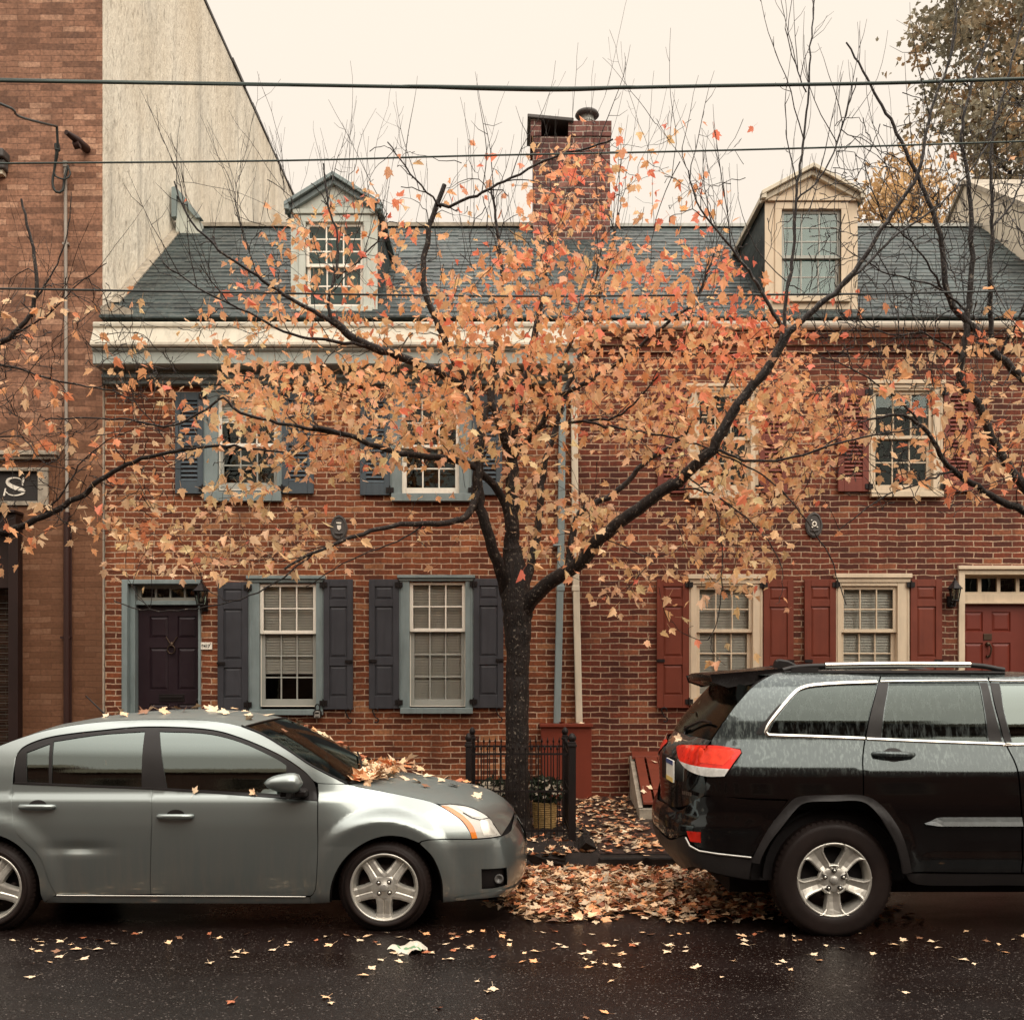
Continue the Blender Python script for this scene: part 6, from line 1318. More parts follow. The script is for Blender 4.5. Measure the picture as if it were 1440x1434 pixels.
class Tree:
    def __init__(s, seed): s.rng = random.Random(seed); s.segs = []; s.nodes = []; s.tips = []
    def limb(s, pts, r0, r1, jit=0.006, node=True, minr=0.0):
        """pts: (u, v, Y) photo points with their own distance"""
        p = catmull([P(*q) for q in pts], 0.09); n = len(p)
        p = [q + rvec(s.rng) * jit * (0 if i in (0, n - 1) else 1) for i, q in enumerate(p)]
        r0 *= 1.08; r1 = r1 * 1.15 + .0012; rs = [r0 + (r1 - r0) * (i / max(1, n - 1)) ** 0.66 for i in range(n)]; s.segs.append((p, rs, 8 if r0 > .03 else 6))
        if node:
            for i in range(1, n): s.nodes.append((p[i], (p[i] - p[i - 1]).normalized(), rs[i]))
        return p
    def grow(s, targets, leafy, maxlen=1.6, up=0.35, rt=0.0027, cluster=None, every=40):
        """join every target point to the nearest suitable spot of the tree by a bent twig"""
        rng = s.rng
        def kdt():
            k = kdtree.KDTree(len(s.nodes))
            for i, nd in enumerate(s.nodes): k.insert(nd[0], i)
            k.balance(); return k
        k = kdt(); todo = sorted(targets, key=lambda t: k.find(t)[2]); cnt = 0; skipped = []
        for T in todo:
            if cnt % every == 0: k = kdt()
            cnt += 1; best = None
            for co, i, d in k.find_n(T, 26):
                nd = s.nodes[i]; v = T - nd[0]; L = v.length
                if L < 0.05: continue
                c = v.normalized().dot(nd[1]); cost = L * (1.5 - 0.75 * c) + max(0, -v.z) * 0.35
                if c < -0.25: cost += 1.0
                if best is None or cost < best[0]: best = (cost, nd, L, v)
            if best is None or best[2] > maxlen: skipped.append(T); continue
            _, nd, L, v = best
            h = (nd[1] * 0.8 + v.normalized() + Vector((0, 0, up)) * .4).normalized(); mid = nd[0] + h * L * 0.5 + rvec(rng) * L * .05
            q = catmull([nd[0], mid, T], max(.07, L / 7)); n = len(q); q = [p + rvec(rng) * .008 if 0 < i < n - 1 else p for i, p in enumerate(q)]
            r0 = min(nd[2] * .62, rt + .0042 * L + .0012); rs = [r0 + (rt - r0) * i / (n - 1) for i in range(n)]
            s.segs.append((q, rs, 5 if r0 > .004 else 4))
            for i in range(1, n): s.nodes.append((q[i], (q[i] - q[i - 1]).normalized(), rs[i]))
            if leafy: s.tips.append((T, (q[-1] - q[-2]).normalized(), q))
    def shoots(s, pts, lo, hi, r=.0032, lean=.25):
        rng = s.rng
        for nd in pts:
            L = spread(rng, lo, hi); d = (nd[1] * .35 + Vector((rng.gauss(0, lean), rng.gauss(0, lean), 1))).normalized(); q = [nd[0]]; n = max(4, int(L / .13))
            for i in range(n): d = (d + rvec(rng) * .085 + Vector((0, 0, .04))).normalized(); q.append(q[-1] + d * L / n)
            r0 = min(r + .0022 * L, nd[2] * .8); s.segs.append((q, [r0 + (.0014 - r0) * i / n for i in range(n + 1)], 4))
            for i in range(2, n - 1):
                if rng.random() < .5:
                    e = (d + rvec(rng) * .55).normalized(); m = spread(rng, .06, .30); s.segs.append(([q[i], q[i] + e * m * .5, q[i] + (e + Vector((0, 0, .25))).normalized() * m], [r0 * .6, r0 * .45, .0013], 4))
            s.tips_bare = getattr(s, 'tips_bare', []) + [q]
    def build_wood(s, name, root):
        mb = MB()
        for p, rs, n in s.segs: mb.tube(p, rs, n, caps=n > 4)
        return mb.build(name, M['bark'], root)
def uvof(p): return CX + FP * p.x / p.y, CY - FP * (p.z - HC) / p.y
def blob(u, v, L):
    m = 0.0
    for cu_, cv2, ru, rv, w_ in L:
        q = ((u - cu_) / ru) ** 2 + ((v - cv2) / rv) ** 2; m = max(m, w_ * (1 - smooth(.55, 1.15, q)))
    return m
def sample(rng, n, L, ybase, ydep, box):
    out = []
    while len(out) < n:
        u, v = spread(rng, box[0], box[1]), spread(rng, box[2], box[3])
        if rng.random() < blob(u, v, L):
            k = max(0.15, 1 - abs((u - (box[0] + box[1]) / 2) / (box[1] - box[0]) * 2) ** 2 * .55); out.append(P(u, v, ybase + rng.gauss(0, ydep * k)))
    return out
def leaf_colour(rng, p):
    u, v = uvof(p); k = rng.random()
    red = smooth(560, 300, v) * .35 + smooth(850, 1080, u) * smooth(620, 380, v) * .6 + .06
    pale = smooth(480, 680, v) * .7 + smooth(500, 250, u) * .25
    if k < red * .55: c = (0.93, 0.29, 0.18)
    elif k < red * .55 + .42 * (1 - pale): c = (0.95, 0.465, 0.235)
    elif k < .95: c = (0.95, 0.585, 0.325) if rng.random() > pale * .6 else (0.95, 0.67, 0.405)
    else: c = (0.82, 0.50, 0.30)
    b = spread(rng, .78, 1.08); return (min(.95, c[0] * b), c[1] * b * spread(rng, .9, 1.12), c[2] * b)
def foliage(tr, root, name, per=(4, 8), size=(.085, .135), spread_=.17, keep=lambda p: 1.0, small=True, colour=leaf_colour, limit=99999):
    rng = tr.rng; mb = MB(); n = 0
    for T, d, q in tr.tips:
        spots = []
        for _ in range(rng.randint(*per)): spots.append(T + Vector((rng.gauss(0, spread_), rng.gauss(0, spread_), rng.gauss(-.04, spread_ * .75))))
        for i in range(len(q) // 2, len(q)):
            if rng.random() < .45: spots.append(q[i] + rvec(rng) * .05)
        for p in spots:
            if rng.random() > keep(p) or n >= limit: continue
            n += 1
            dr = Vector((rng.gauss(0, .75), rng.gauss(0, .6), rng.gauss(-.75, .5))); nm = Vector((rng.gauss(0, .8), -.55 + rng.gauss(0, .7), .55 + rng.gauss(0, .5)))
            leaf_into(mb, p, dr, nm, spread(rng, *size), colour(rng, p), spread(rng, -.2, .6), spread(rng, -.7, .8), small, petiole=.7)
    return mb.build(name, M['leaf'], root, recalc=False)

# ---- the maple in the tree pit
TB = 10.3
MT = thing('maple_tree', 'orange leaved maple tree with dark trunk standing inside the iron guard between the parked vehicles', 'tree', P(727, 1178, TB))
tr = Tree(11)
p = catmull([P(727, 1186, TB), P(727, 1120, TB), P(727, 1010, TB), P(728, 930, TB), P(727, 865, TB), P(724, 820, TB), P(720, 770, TB)], .06)
def trr(z): return .165 * math.exp(-max(0, z - .12) * 5) * .35 + .116 + .035 * smooth(1.9, 2.5, z) - .075 * smooth(2.5, 3.3, z)
q = [a + rvec(tr.rng) * .005 for a in p]; tr.segs.append((q, [trr(a.z) for a in q], 20))
for i in range(int(len(q) * .72), len(q)): tr.nodes.append((q[i], (q[i] - q[i - 1]).normalized(), .09))
A = 10.3
tr.limb([(720, 775, A), (720, 700, A), (721, 640, A + .05), (724, 590, A + .1), (736, 550, A + .2), (748, 490, A + .3), (762, 420, A + .35), (770, 350, A + .4), (776, 280, A + .45)], .082, .012)
tr.limb([(720, 640, A), (706, 605, A - .1), (696, 578, A - .1), (690, 540, A - .05), (700, 470, A), (706, 400, A + .1), (700, 330, A + .1), (690, 260, A + .1)], .055, .008)
B = 10.1
tr.limb([(711, 835, A), (700, 790, B), (686, 748, B - .1), (673, 700, B - .15), (673, 650, B - .15), (678, 600, B - .1), (684, 570, B)], .062, .038)
tr.limb([(679, 600, B - .1), (660, 548, B - .2), (640, 510, B - .25), (622, 470, B - .3), (603, 428, B - .3), (595, 385, B - .3), (602, 330, B - .3), (614, 290, B - .3), (625, 260, B - .3)], .043, .018)
tr.limb([(616, 288, B - .3), (630, 290, B - .35), (660, 278, B - .4), (700, 260, B - .45), (775, 222, B - .5), (830, 208, B - .55), (862, 196, B - .6)], .016, .007)
tr.limb([(620, 292, B - .3), (600, 270, B - .4), (570, 235, B - .5), (545, 200, B - .5)], .010, .004)
tr.limb([(664, 552, B - .2), (620, 525, B - .3), (560, 500, B - .4), (518, 485, B - .5), (487, 468, B - .55), (465, 448, B - .6)], .042, .030)
tr.limb([(470, 455, B - .6), (440, 437, B - .65), (400, 415, B - .7), (350, 380, B - .8), (300, 345, B - .85), (262, 300, B - .9), (245, 255, B - .9)], .022, .005)
tr.limb([(465, 448, B - .6), (462, 420, B - .6), (473, 380, B - .55), (474, 330, B - .5), (462, 290, B - .5), (455, 230, B - .5)], .018, .005)
tr.limb([(474, 392, B - .55), (500, 370, B - .5), (530, 340, B - .5), (545, 300, B - .5)], .010, .004)
tr.limb([(520, 486, B - .5), (470, 480, B - .7), (410, 470, B - .9), (350, 440, B - 1), (290, 410, B - 1.1), (230, 370, B - 1.2)], .018, .004)
tr.limb([(721, 735, A), (706, 700, A - .05), (688, 675, A - .2), (664, 656, A - .4), (630, 645, A - .55), (590, 640, A - .7), (540, 632, A - .9), (490, 612, A - 1.1), (440, 600, A - 1.2)], .045, .016)
tr.limb([(480, 610, A - 1.1), (420, 600, A - 1.2), (340, 580, A - 1.3), (315, 560, A - 1.3), (290, 575, A - 1.3), (240, 600, A - 1.3), (180, 590, A - 1.3), (120, 588, A - 1.3), (60, 592, A - 1.3)], .017, .004)
tr.limb([(674, 690, B - .15), (660, 720, B - .3), (632, 735, B - .5), (585, 736, B - .8), (540, 742, B - 1), (490, 757, B - 1.2), (440, 778, B - 1.3), (400, 800, B - 1.4)], .040, .009)
tr.limb([(440, 778, B - 1.3), (400, 812, B - 1.4), (350, 838, B - 1.5), (300, 852, B - 1.5), (250, 858, B - 1.5), (200, 857, B - 1.5), (160, 845, B - 1.5)], .009, .003)
tr.limb([(600, 735, B - .7), (560, 760, B - .9), (520, 775, B - 1), (470, 800, B - 1.1), (430, 825, B - 1.1)], .009, .003)
E = 10.2
tr.limb([(733, 872, A), (746, 846, E), (780, 814, E - .15), (818, 789, E - .3), (845, 755, E - .45), (889, 722, E - .6), (935, 688, E - .75), (964, 668, E - .85), (1002, 630, E - 1), (1024, 590, E - 1.05), (1050, 551, E - 1.1), (1078, 520, E - 1.15), (1107, 469, E - 1.2)], .078, .032)
tr.limb([(1107, 469, E - 1.2), (1147, 435, E - 1.25), (1201, 381, E - 1.3), (1254, 301, E - 1.35), (1291, 241, E - 1.4), (1311, 150, E - 1.4), (1336, 84, E - 1.4), (1345, 20, E - 1.4)], .028, .006)
tr.limb([(1150, 432, E - 1.25), (1215, 375, E - 1.1), (1262, 330, E - 1), (1330, 280, E - .9), (1400, 190, E - .8)], .016, .004)
tr.limb([(1107, 469, E - 1.2), (1092, 450, E - 1.2), (1070, 408, E - 1.2), (1044, 371, E - 1.2), (1010, 325, E - 1.2), (985, 295, E - 1.2), (968, 240, E - 1.2)], .020, .004)
tr.limb([(1098, 480, E - 1.2), (1104, 435, E - 1.15), (1114, 368, E - 1.1), (1119, 284, E - 1.1), (1127, 217, E - 1.1), (1137, 117, E - 1.1), (1145, 0, E - 1.1)], .018, .004)
tr.limb([(1119, 284, E - 1.1), (1160, 240, E - 1.1), (1185, 175, E - 1.1), (1205, 110, E - 1.1)], .009, .003)
tr.limb([(1134, 130, E - 1.1), (1118, 90, E - 1.1), (1104, 40, E - 1.1)], .006, .0025)
tr.limb([(800, 795, E - .2), (815, 722, E - .1), (866, 693, E), (905, 652, E + .1), (950, 622, E + .2), (990, 580, E + .3), (1020, 540, E + .3), (1035, 500, E + .3)], .040, .010)
tr.limb([(733, 850, A), (748, 790, A + .15), (757, 735, A + .25), (765, 660, A + .35), (782, 600, A + .45), (800, 540, A + .5), (830, 460, A + .6), (850, 390, A + .6), (870, 300, A + .65)], .052, .010)
tr.limb([(724, 640, A), (745, 615, A - .15), (762, 596, A - .2), (776, 562, A - .25), (824, 538, A - .35), (882, 501, A - .5), (930, 460, A - .6), (975, 425, A - .7), (1000, 370, A - .75)], .034, .008)
tr.limb([(776, 562, A - .25), (790, 512, A - .2), (808, 470, A - .2), (822, 440, A - .2), (838, 390, A - .2), (850, 320, A - .2)], .022, .005)
tr.limb([(760, 600, A - .2), (830, 590, A - .4), (866, 587, A - .5), (900, 560, A - .6), (925, 530, A - .7)], .017, .006)
tr.limb([(820, 592, A - .4), (880, 604, A - .6), (930, 612, A - .8), (980, 625, A - 1), (1040, 650, A - 1.2), (1100, 690, A - 1.3), (1160, 770, A - 1.3), (1190, 850, A - 1.3)], .012, .003)
tr.limb([(1002, 630, E - 1), (1060, 648, E - 1.2), (1130, 640, E - 1.3), (1180, 622, E - 1.4), (1240, 610, E - 1.4), (1300, 600, E - 1.4)], .014, .004)
tr.limb([(935, 688, E - .75), (990, 690, E - .9), (1040, 720, E - 1), (1080, 760, E - 1.1), (1100, 800, E - 1.1)], .010, .003)
tr.limb([(964, 668, E - .85), (1000, 700, E - 1), (1015, 770, E - 1), (1012, 850, E - 1), (995, 900, E - 1), (960, 890, E - 1)], .007, .0025)
tr.limb([(845, 757, E - .45), (880, 770, E - .6), (910, 790, E - .7), (880, 830, E - .7)], .006, .0025)
DL = [(820, 480, 290, 160, .82), (960, 500, 190, 170, .85), (640, 560, 190, 100, .85), (470, 590, 230, 85, .95), (440, 430, 190, 150, .46), (480, 345, 100, 75, .42), (330, 610, 110, 110, .5), (700, 300, 230, 120, .26), (880, 310, 160, 130, .34), (800, 290, 80, 100, .62),
      (1060, 620, 150, 130, .85), (1020, 760, 110, 80, .40), (790, 735, 95, 60, .6), (740, 640, 70, 60, .5), (620, 720, 60, 50, .25), (320, 752, 190, 58, .34), (900, 820, 60, 30, .3), (1180, 600, 70, 70, .45), (250, 430, 80, 190, .12), (1180, 430, 80, 60, .10), (960, 230, 100, 120, .16), (200, 620, 90, 190, .16)]
T = sample(tr.rng, 880, DL, 9.98, .62, (150, 1260, 150, 880))
tr.grow(T, True, 1.5)
# lower sprays on their own spots: hanging right, over the red shutter, in front of the trunk
sp_ = [P(u, v, y) for u, v, y in ((770, 790, 9.6), (800, 770, 9.55), (750, 775, 9.6), (820, 745, 9.5), (780, 720, 9.5), (745, 680, 9.7), (760, 640, 9.6), (885, 800, 9.4), (915, 795, 9.4), (1000, 905, 9.1), (975, 880, 9.1), (1020, 935, 9.1), (940, 860, 9.1), (1045, 830, 9), (1085, 810, 9), (1090, 850, 9), (640, 660, 9.6),
      (330, 790, 8.6), (275, 790, 8.6), (350, 770, 8.6), (180, 740, 8.6), (210, 760, 8.7), (480, 770, 8.9), (600, 770, 9.2), (430, 780, 8.8))]
tr.grow(sp_, True, 1.6, up=0.0)
tr.grow(sample(tr.rng, 330, [(700, 400, 480, 260, .7), (420, 480, 280, 220, .8), (1000, 480, 240, 260, .8)], 9.45, .55, (130, 1260, 150, 800)), False, 1.8, rt=.0042)
nb = [nd for nd in tr.nodes if .0025 < nd[2] < .014 and nd[1].z > .1 and uvof(nd[0])[1] < 440]
tr.rng.shuffle(nb); tr.shoots(nb[:210], .35, 1.25)
nb = [nd for nd in tr.nodes if .003 < nd[2] < .02 and uvof(nd[0])[0] > 1080 and uvof(nd[0])[1] < 480]; tr.rng.shuffle(nb); tr.shoots(nb[:26], .5, 1.6, r=.0022, lean=.45)
nb = [nd for nd in tr.nodes if .002 < nd[2] < .012 and nd[1].x < -.2 and uvof(nd[0])[0] < 560]; tr.rng.shuffle(nb); tr.shoots(nb[:60], .25, .8, lean=.6)
tr.build_wood('trunk', MT)
def keepm(p):
    u, v = uvof(p)
    if any(math.hypot(u - a, v - b) < r for a, b, r in ((477, 743, 24), (1144, 739, 24), (288, 840, 26), (290, 908, 20), (20, 686, 36))): return 0
    return .05 + .90 * min(1, blob(u, v, DL) * 1.3 + (.35 if v > 690 else 0))
foliage(tr, MT, 'crown', (6, 10), keep=keepm, size=(.045, .112))
# ---- street tree beyond the left edge
def side_tree(seed, base, label, limbs, DLs, n, box, ybase, ydep, shoots, bare=None):
    t = thing('maple_tree', label, 'tree', P(*base)); tr = Tree(seed)
    for L in limbs: tr.limb(*L)
    tr.grow(sample(tr.rng, n, DLs, ybase, ydep, box), True, 1.7)
    if bare: tr.grow(sample(tr.rng, bare[0], bare[1], ybase, ydep, box), False, 1.9, rt=.0046)
    nb = [nd for nd in tr.nodes if .0025 < nd[2] < .016]; tr.rng.shuffle(nb); tr.shoots(nb[:shoots], .3, 1.1, lean=.35)
    tr.build_wood('trunk', t); return t, tr
Y = 10.0
LT, tl_ = side_tree(23, (-420, 1182, Y), 'maple tree whose pale leaved branches reach in from beyond the left edge', [
    ([(-420, 1190, Y), (-420, 1000, Y), (-415, 850, Y)], .14, .12), ([(-415, 860, Y), (-330, 790, Y), (-200, 765, Y), (-60, 758, Y), (0, 750, Y - .1), (60, 726, Y - .2), (110, 700, Y - .3), (150, 668, Y - .4), (200, 646, Y - .5), (260, 632, Y - .6), (320, 628, Y - .7), (400, 636, Y - .8)], .075, .006),
    ([(-415, 860, Y), (-380, 740, Y), (-250, 640, Y), (-120, 560, Y), (-40, 500, Y), (20, 470, Y), (50, 420, Y), (48, 360, Y), (30, 280, Y)], .08, .008), ([(-418, 900, Y), (-440, 700, Y), (-430, 500, Y), (-400, 300, Y)], .09, .02),
    ([(60, 726, Y - .2), (90, 690, Y - .3), (110, 655, Y - .3), (150, 620, Y - .3), (185, 605, Y - .3)], .012, .003), ([(-40, 500, Y), (30, 520, Y - .2), (100, 540, Y - .3), (180, 560, Y - .4), (250, 640, Y - .4)], .014, .003),
    ([(-120, 560, Y), (-20, 610, Y - .3), (30, 615, Y - .4), (60, 650, Y - .5), (95, 660, Y - .5)], .012, .003), ([(50, 420, Y), (75, 380, Y), (95, 330, Y), (100, 270, Y)], .010, .003), ([(20, 470, Y), (70, 440, Y - .2), (110, 400, Y - .2), (150, 370, Y - .2)], .010, .003)],
    [(60, 580, 190, 170, .8), (-60, 620, 160, 200, .9), (150, 700, 110, 80, .8), (60, 720, 130, 50, .8), (-250, 500, 250, 300, .6)], 300, (-480, 260, 250, 800), 9.8, .5, 90, (380, [(80, 560, 180, 190, .8), (180, 640, 110, 110, .8)]))
def lcol(rng, p):
    c = rng.choice([(0.93, 0.54, 0.29), (0.93, 0.63, 0.37), (0.92, 0.46, 0.22), (0.90, 0.65, 0.41), (0.90, 0.34, 0.17)]); b = spread(rng, .8, 1.08); return sc(c, b)
foliage(tl_, LT, 'crown', (2, 5), size=(.07, .12), keep=lambda p: .55 if math.hypot(uvof(p)[0] - 22, (uvof(p)[1] - 686) * 1.4) > 34 else 0, colour=lcol)
RT, tr2 = side_tree(31, (1690, 1182, Y), 'mostly bare maple tree whose dark branches reach in from beyond the right edge', [
    ([(1690, 1190, Y), (1690, 1000, Y), (1685, 850, Y)], .15, .13), ([(1685, 860, Y), (1600, 790, Y), (1500, 742, Y), (1440, 718, Y - .1), (1401, 702, Y - .1), (1367, 680, Y - .2), (1340, 661, Y - .2), (1318, 631, Y - .3), (1303, 608, Y - .3), (1270, 585, Y - .4), (1220, 590, Y - .5)], .075, .008),
    ([(1684, 830, Y), (1580, 760, Y), (1500, 720, Y), (1440, 685, Y), (1408, 638, Y), (1390, 604, Y), (1378, 570, Y), (1352, 540, Y), (1352, 500, Y), (1362, 440, Y), (1366, 360, Y), (1362, 250, Y), (1352, 190, Y), (1368, 110, Y), (1392, 50, Y)], .07, .007),
    ([(1680, 800, Y), (1560, 640, Y), (1480, 560, Y), (1440, 533, Y), (1405, 503, Y), (1370, 460, Y), (1335, 420, Y), (1322, 330, Y), (1300, 270, Y), (1262, 190, Y), (1230, 130, Y), (1190, 60, Y)], .07, .006),
    ([(1688, 900, Y), (1670, 700, Y), (1600, 500, Y), (1520, 380, Y), (1440, 330, Y)], .08, .01), ([(1395, 480, Y), (1392, 400, Y - .1), (1396, 300, Y - .1), (1394, 200, Y - .1), (1420, 100, Y - .1), (1440, 20, Y - .1)], .024, .006),
    ([(1394, 320, Y - .1), (1420, 290, Y), (1460, 200, Y)], .012, .004), ([(1340, 661, Y - .2), (1290, 680, Y - .4), (1240, 700, Y - .5), (1180, 745, Y - .5)], .012, .003), ([(1303, 608, Y - .3), (1260, 560, Y - .4), (1200, 520, Y - .5), (1150, 500, Y - .5)], .012, .003),
    ([(1362, 440, Y), (1310, 400, Y - .2), (1250, 385, Y - .3), (1190, 350, Y - .4)], .012, .003), ([(1352, 500, Y), (1300, 470, Y - .2), (1250, 470, Y - .3), (1200, 450, Y - .3)], .012, .003), ([(1405, 503, Y), (1440, 430, Y - .2), (1470, 330, Y - .2)], .014, .004), ([(1335, 420, Y), (1290, 350, Y - .2), (1240, 300, Y - .3), (1215, 230, Y - .3)], .011, .003)],
    [(1390, 560, 150, 150, .8), (1330, 620, 120, 110, .9), (1420, 470, 90, 90, .7), (1380, 300, 130, 260, .35), (1250, 560, 90, 90, .7), (1600, 520, 180, 330, .5)], 250, (1130, 1720, 60, 780), 9.8, .6, 190, (860, [(1330, 420, 210, 150, .9), (1250, 330, 130, 190, .7), (1390, 250, 120, 160, .7), (1300, 640, 150, 90, .6), (1250, 560, 120, 120, .5)]))
def rcol(rng, p):
    c = rng.choice([(0.92, 0.57, 0.31), (0.92, 0.64, 0.38), (0.92, 0.48, 0.23), (0.88, 0.30, 0.16)]); return sc(c, spread(rng, .75, 1.05))
foliage(tr2, RT, 'crown', (2, 5), size=(.07, .115), keep=lambda p: .9 * blob(*uvof(p), [(1390, 580, 140, 130, .8), (1320, 620, 120, 90, .9), (1420, 470, 90, 80, .8), (1250, 560, 90, 90, .9)]) + .025, colour=rcol)
# ---- trees behind the houses
def far_tree(seed, base, Y, top, blobs, n, cols, size, label, name='tree', nl=8, skel=None):
    t = thing(name, label, 'tree', Vector((hx(base, Y), Y, 0))); rng = random.Random(seed); tr = Tree(seed)
    x0 = hx(base, Y); g0 = CY + HC / Y * FP
    tr.limb([(base, g0, Y), (base + 6, (g0 + top) / 2, Y), (base, top + 60, Y)], .3, .05, jit=.03)
    for b in blobs: tr.limb([(base, min(g0 - 60, b[1] + 260), Y), ((base + b[0]) / 2, b[1] + 90, Y + rng.uniform(-.6, .6)), (b[0], b[1], Y + rng.uniform(-1, 1))], .12, .02, jit=.04)
    tw = sample(rng, n // 22, blobs, Y, 1.5, (min(b[0] - b[2] for b in blobs), max(b[0] + b[2] for b in blobs), min(b[1] - b[3] for b in blobs), max(b[1] + b[3] for b in blobs)))
    tr.grow(tw, True, 4.0, rt=.006); tr.build_wood('trunk', t)
    mb = MB()
    for T_, d, q in tr.tips:
        base_c = rng.choice(cols); br = spread(rng, .65, 1.2); r_ = spread(rng, .14, .36)
        for _ in range(30):
            o = rvec(rng) * r_; o.z *= .6; leaf_into(mb, T_ + o, rvec(rng), rvec(rng), spread(rng, *size), sc(base_c, br * spread(rng, .8, 1.2)), .2, .3, True)
    mb.build('crown', M['far_leaf'], t, recalc=False); return t
far_tree(5, 1500, 24, -120, [(1420, 60, 130, 95, 1), (1350, 110, 65, 60, .85), (1330, 150, 60, 40, .55), (1420, 180, 85, 80, .7), (1360, 45, 70, 50, .7), (1410, 270, 55, 60, .6), (1520, 100, 150, 200, .9), (1440, -60, 140, 90, .9)], 12500,
         [(.33, .29, .20), (.29, .265, .19), (.36, .29, .19), (.42, .28, .15), (.30, .28, .21)], (.09, .17), 'tall olive green tree rising behind the roof at the upper right')
far_tree(9, 1290, 22, 210, [(1262, 275, 34, 40, .8), (1300, 290, 30, 34, .8), (1280, 240, 26, 34, .5), (1320, 270, 22, 30, .5), (1240, 300, 24, 26, .5)], 1100, [(.62, .40, .19), (.56, .36, .18), (.66, .42, .19)], (.08, .14), 'thin yellow brown tree showing above the slate roof beside the cream dormer')
# ---------------------------------------------------------------- tree pit, planters, stones
FG = thing('tree_guard', 'low black iron picket guard around the maple trunk', 'fence', Vector((.1, 10.3, .15)))
gx0, gx1, gy0, gy1 = -.42, .56, 9.92, 10.85
def zz(y): return zside(y)
for (px_, py_, r_) in ((gx0, gy1, .028), (gx1, gy1, .030), (gx1 + .02, gy0, .036), (gx0 + .0, gy0, .028)):
    z0 = zz(py_); mb = MB(); mb.box(px_ - r_, px_ + r_, py_ - r_, py_ + r_, z0 - .02, z0 + .98); mb.box(px_ - r_ - .008, px_ + r_ + .008, py_ - r_ - .008, py_ + r_ + .008, z0 + .93, z0 + .955); mb.lathe([(r_ * .7, 0), (r_ * 1.1, .02), (r_ * 1.15, .045), (r_ * .6, .075), (0, .085)], (px_, py_, z0 + .98), 'z', 12); mb.build('post', M['iron'], FG, bevel=.004)
mb = MB()
for (a, b) in (((gx0, gy0), (gx1, gy0)), ((gx0, gy1), (gx1, gy1)), ((gx1, gy0), (gx1, gy1)), ((gx0, gy0), (gx0, gy1))):
    for h_ in (.12, .50, .86):
        mb.add([], []); d = Vector((b[0] - a[0], b[1] - a[1], 0)).normalized(); n = Vector((-d.y, d.x, 0)) * .006
        A_ = Vector((a[0], a[1], zz(a[1]) + h_)); B_ = Vector((b[0], b[1], zz(b[1]) + h_)); u_ = Vector((0, 0, .010)); mb.add([A_ - n - u_, B_ - n - u_, B_ + n - u_, A_ + n - u_, A_ - n + u_, B_ - n + u_, B_ + n + u_, A_ + n + u_], [(0, 3, 2, 1), (4, 5, 6, 7), (0, 1, 5, 4), (1, 2, 6, 5), (2, 3, 7, 6), (3, 0, 4, 7)])
mb.build('rails', M['iron'], FG)
mb = MB(); h = .92; mb.tube([(0, 0, .06), (0, 0, .90)], .0058, 6); mb.lathe([(.0058, .90), (.013, .905), (.006, .93), (0, .965)], (0, 0, 0), 'z', 6)
pk = None
for (a, b, n) in (((gx0, gy0), (gx1, gy0), 15), ((gx0, gy1), (gx1, gy1), 15), ((gx1, gy0), (gx1, gy1), 11), ((gx0, gy0), (gx0, gy1), 11)):
    for i in range(1, n + 1):
        f = i / (n + 1); xq, yq = a[0] + (b[0] - a[0]) * f, a[1] + (b[1] - a[1]) * f
        if pk is None: pk = mb.build('picket', M['iron']); pk.parent = FG; pk.location = (0, 0, 0); me = pk.data; me.transform(Matrix.Translation((0, 0, .06))); c = pk
        else: c = pk.copy(); scene.collection.objects.link(c)
        c.parent = FG; c.location = Vector((xq, yq, zz(yq))) - FG.location
mb = MB(); rg = random.Random(3); vs = []; n = 22
for j in range(n + 1):
    for i in range(n + 1): vs.append((-.64 + 1.44 * i / n, 9.17 + 1.76 * j / n, -.03 if j == 0 else zside(9.4 + 1.5 * j / n) - .03 * (1 - min(1, j / 4)) + .012 + .05 * rg.random() * (1 if 0 < i < n and 0 < j < n else 0)))
mb.add(vs, [(j * (n + 1) + i, j * (n + 1) + i + 1, (j + 1) * (n + 1) + i + 1, (j + 1) * (n + 1) + i) for j in range(n) for i in range(n)], True)
M['soil'] = paint('wet_soil', (.012, .007, .005), .8, var=.5, scale=12, bump=.9, bscale=40); tag(mb.build('soil', M['soil']), kind='structure')
M['wicker'] = paint('yellow_wicker', (.36, .23, .085), .6, var=.3, scale=20, bump=.9, bscale=60); M['mum_leaf'] = leafmat('dark_mum_leaf', .6, .2); M['petal'] = leafmat('white_petal', .6, .3)
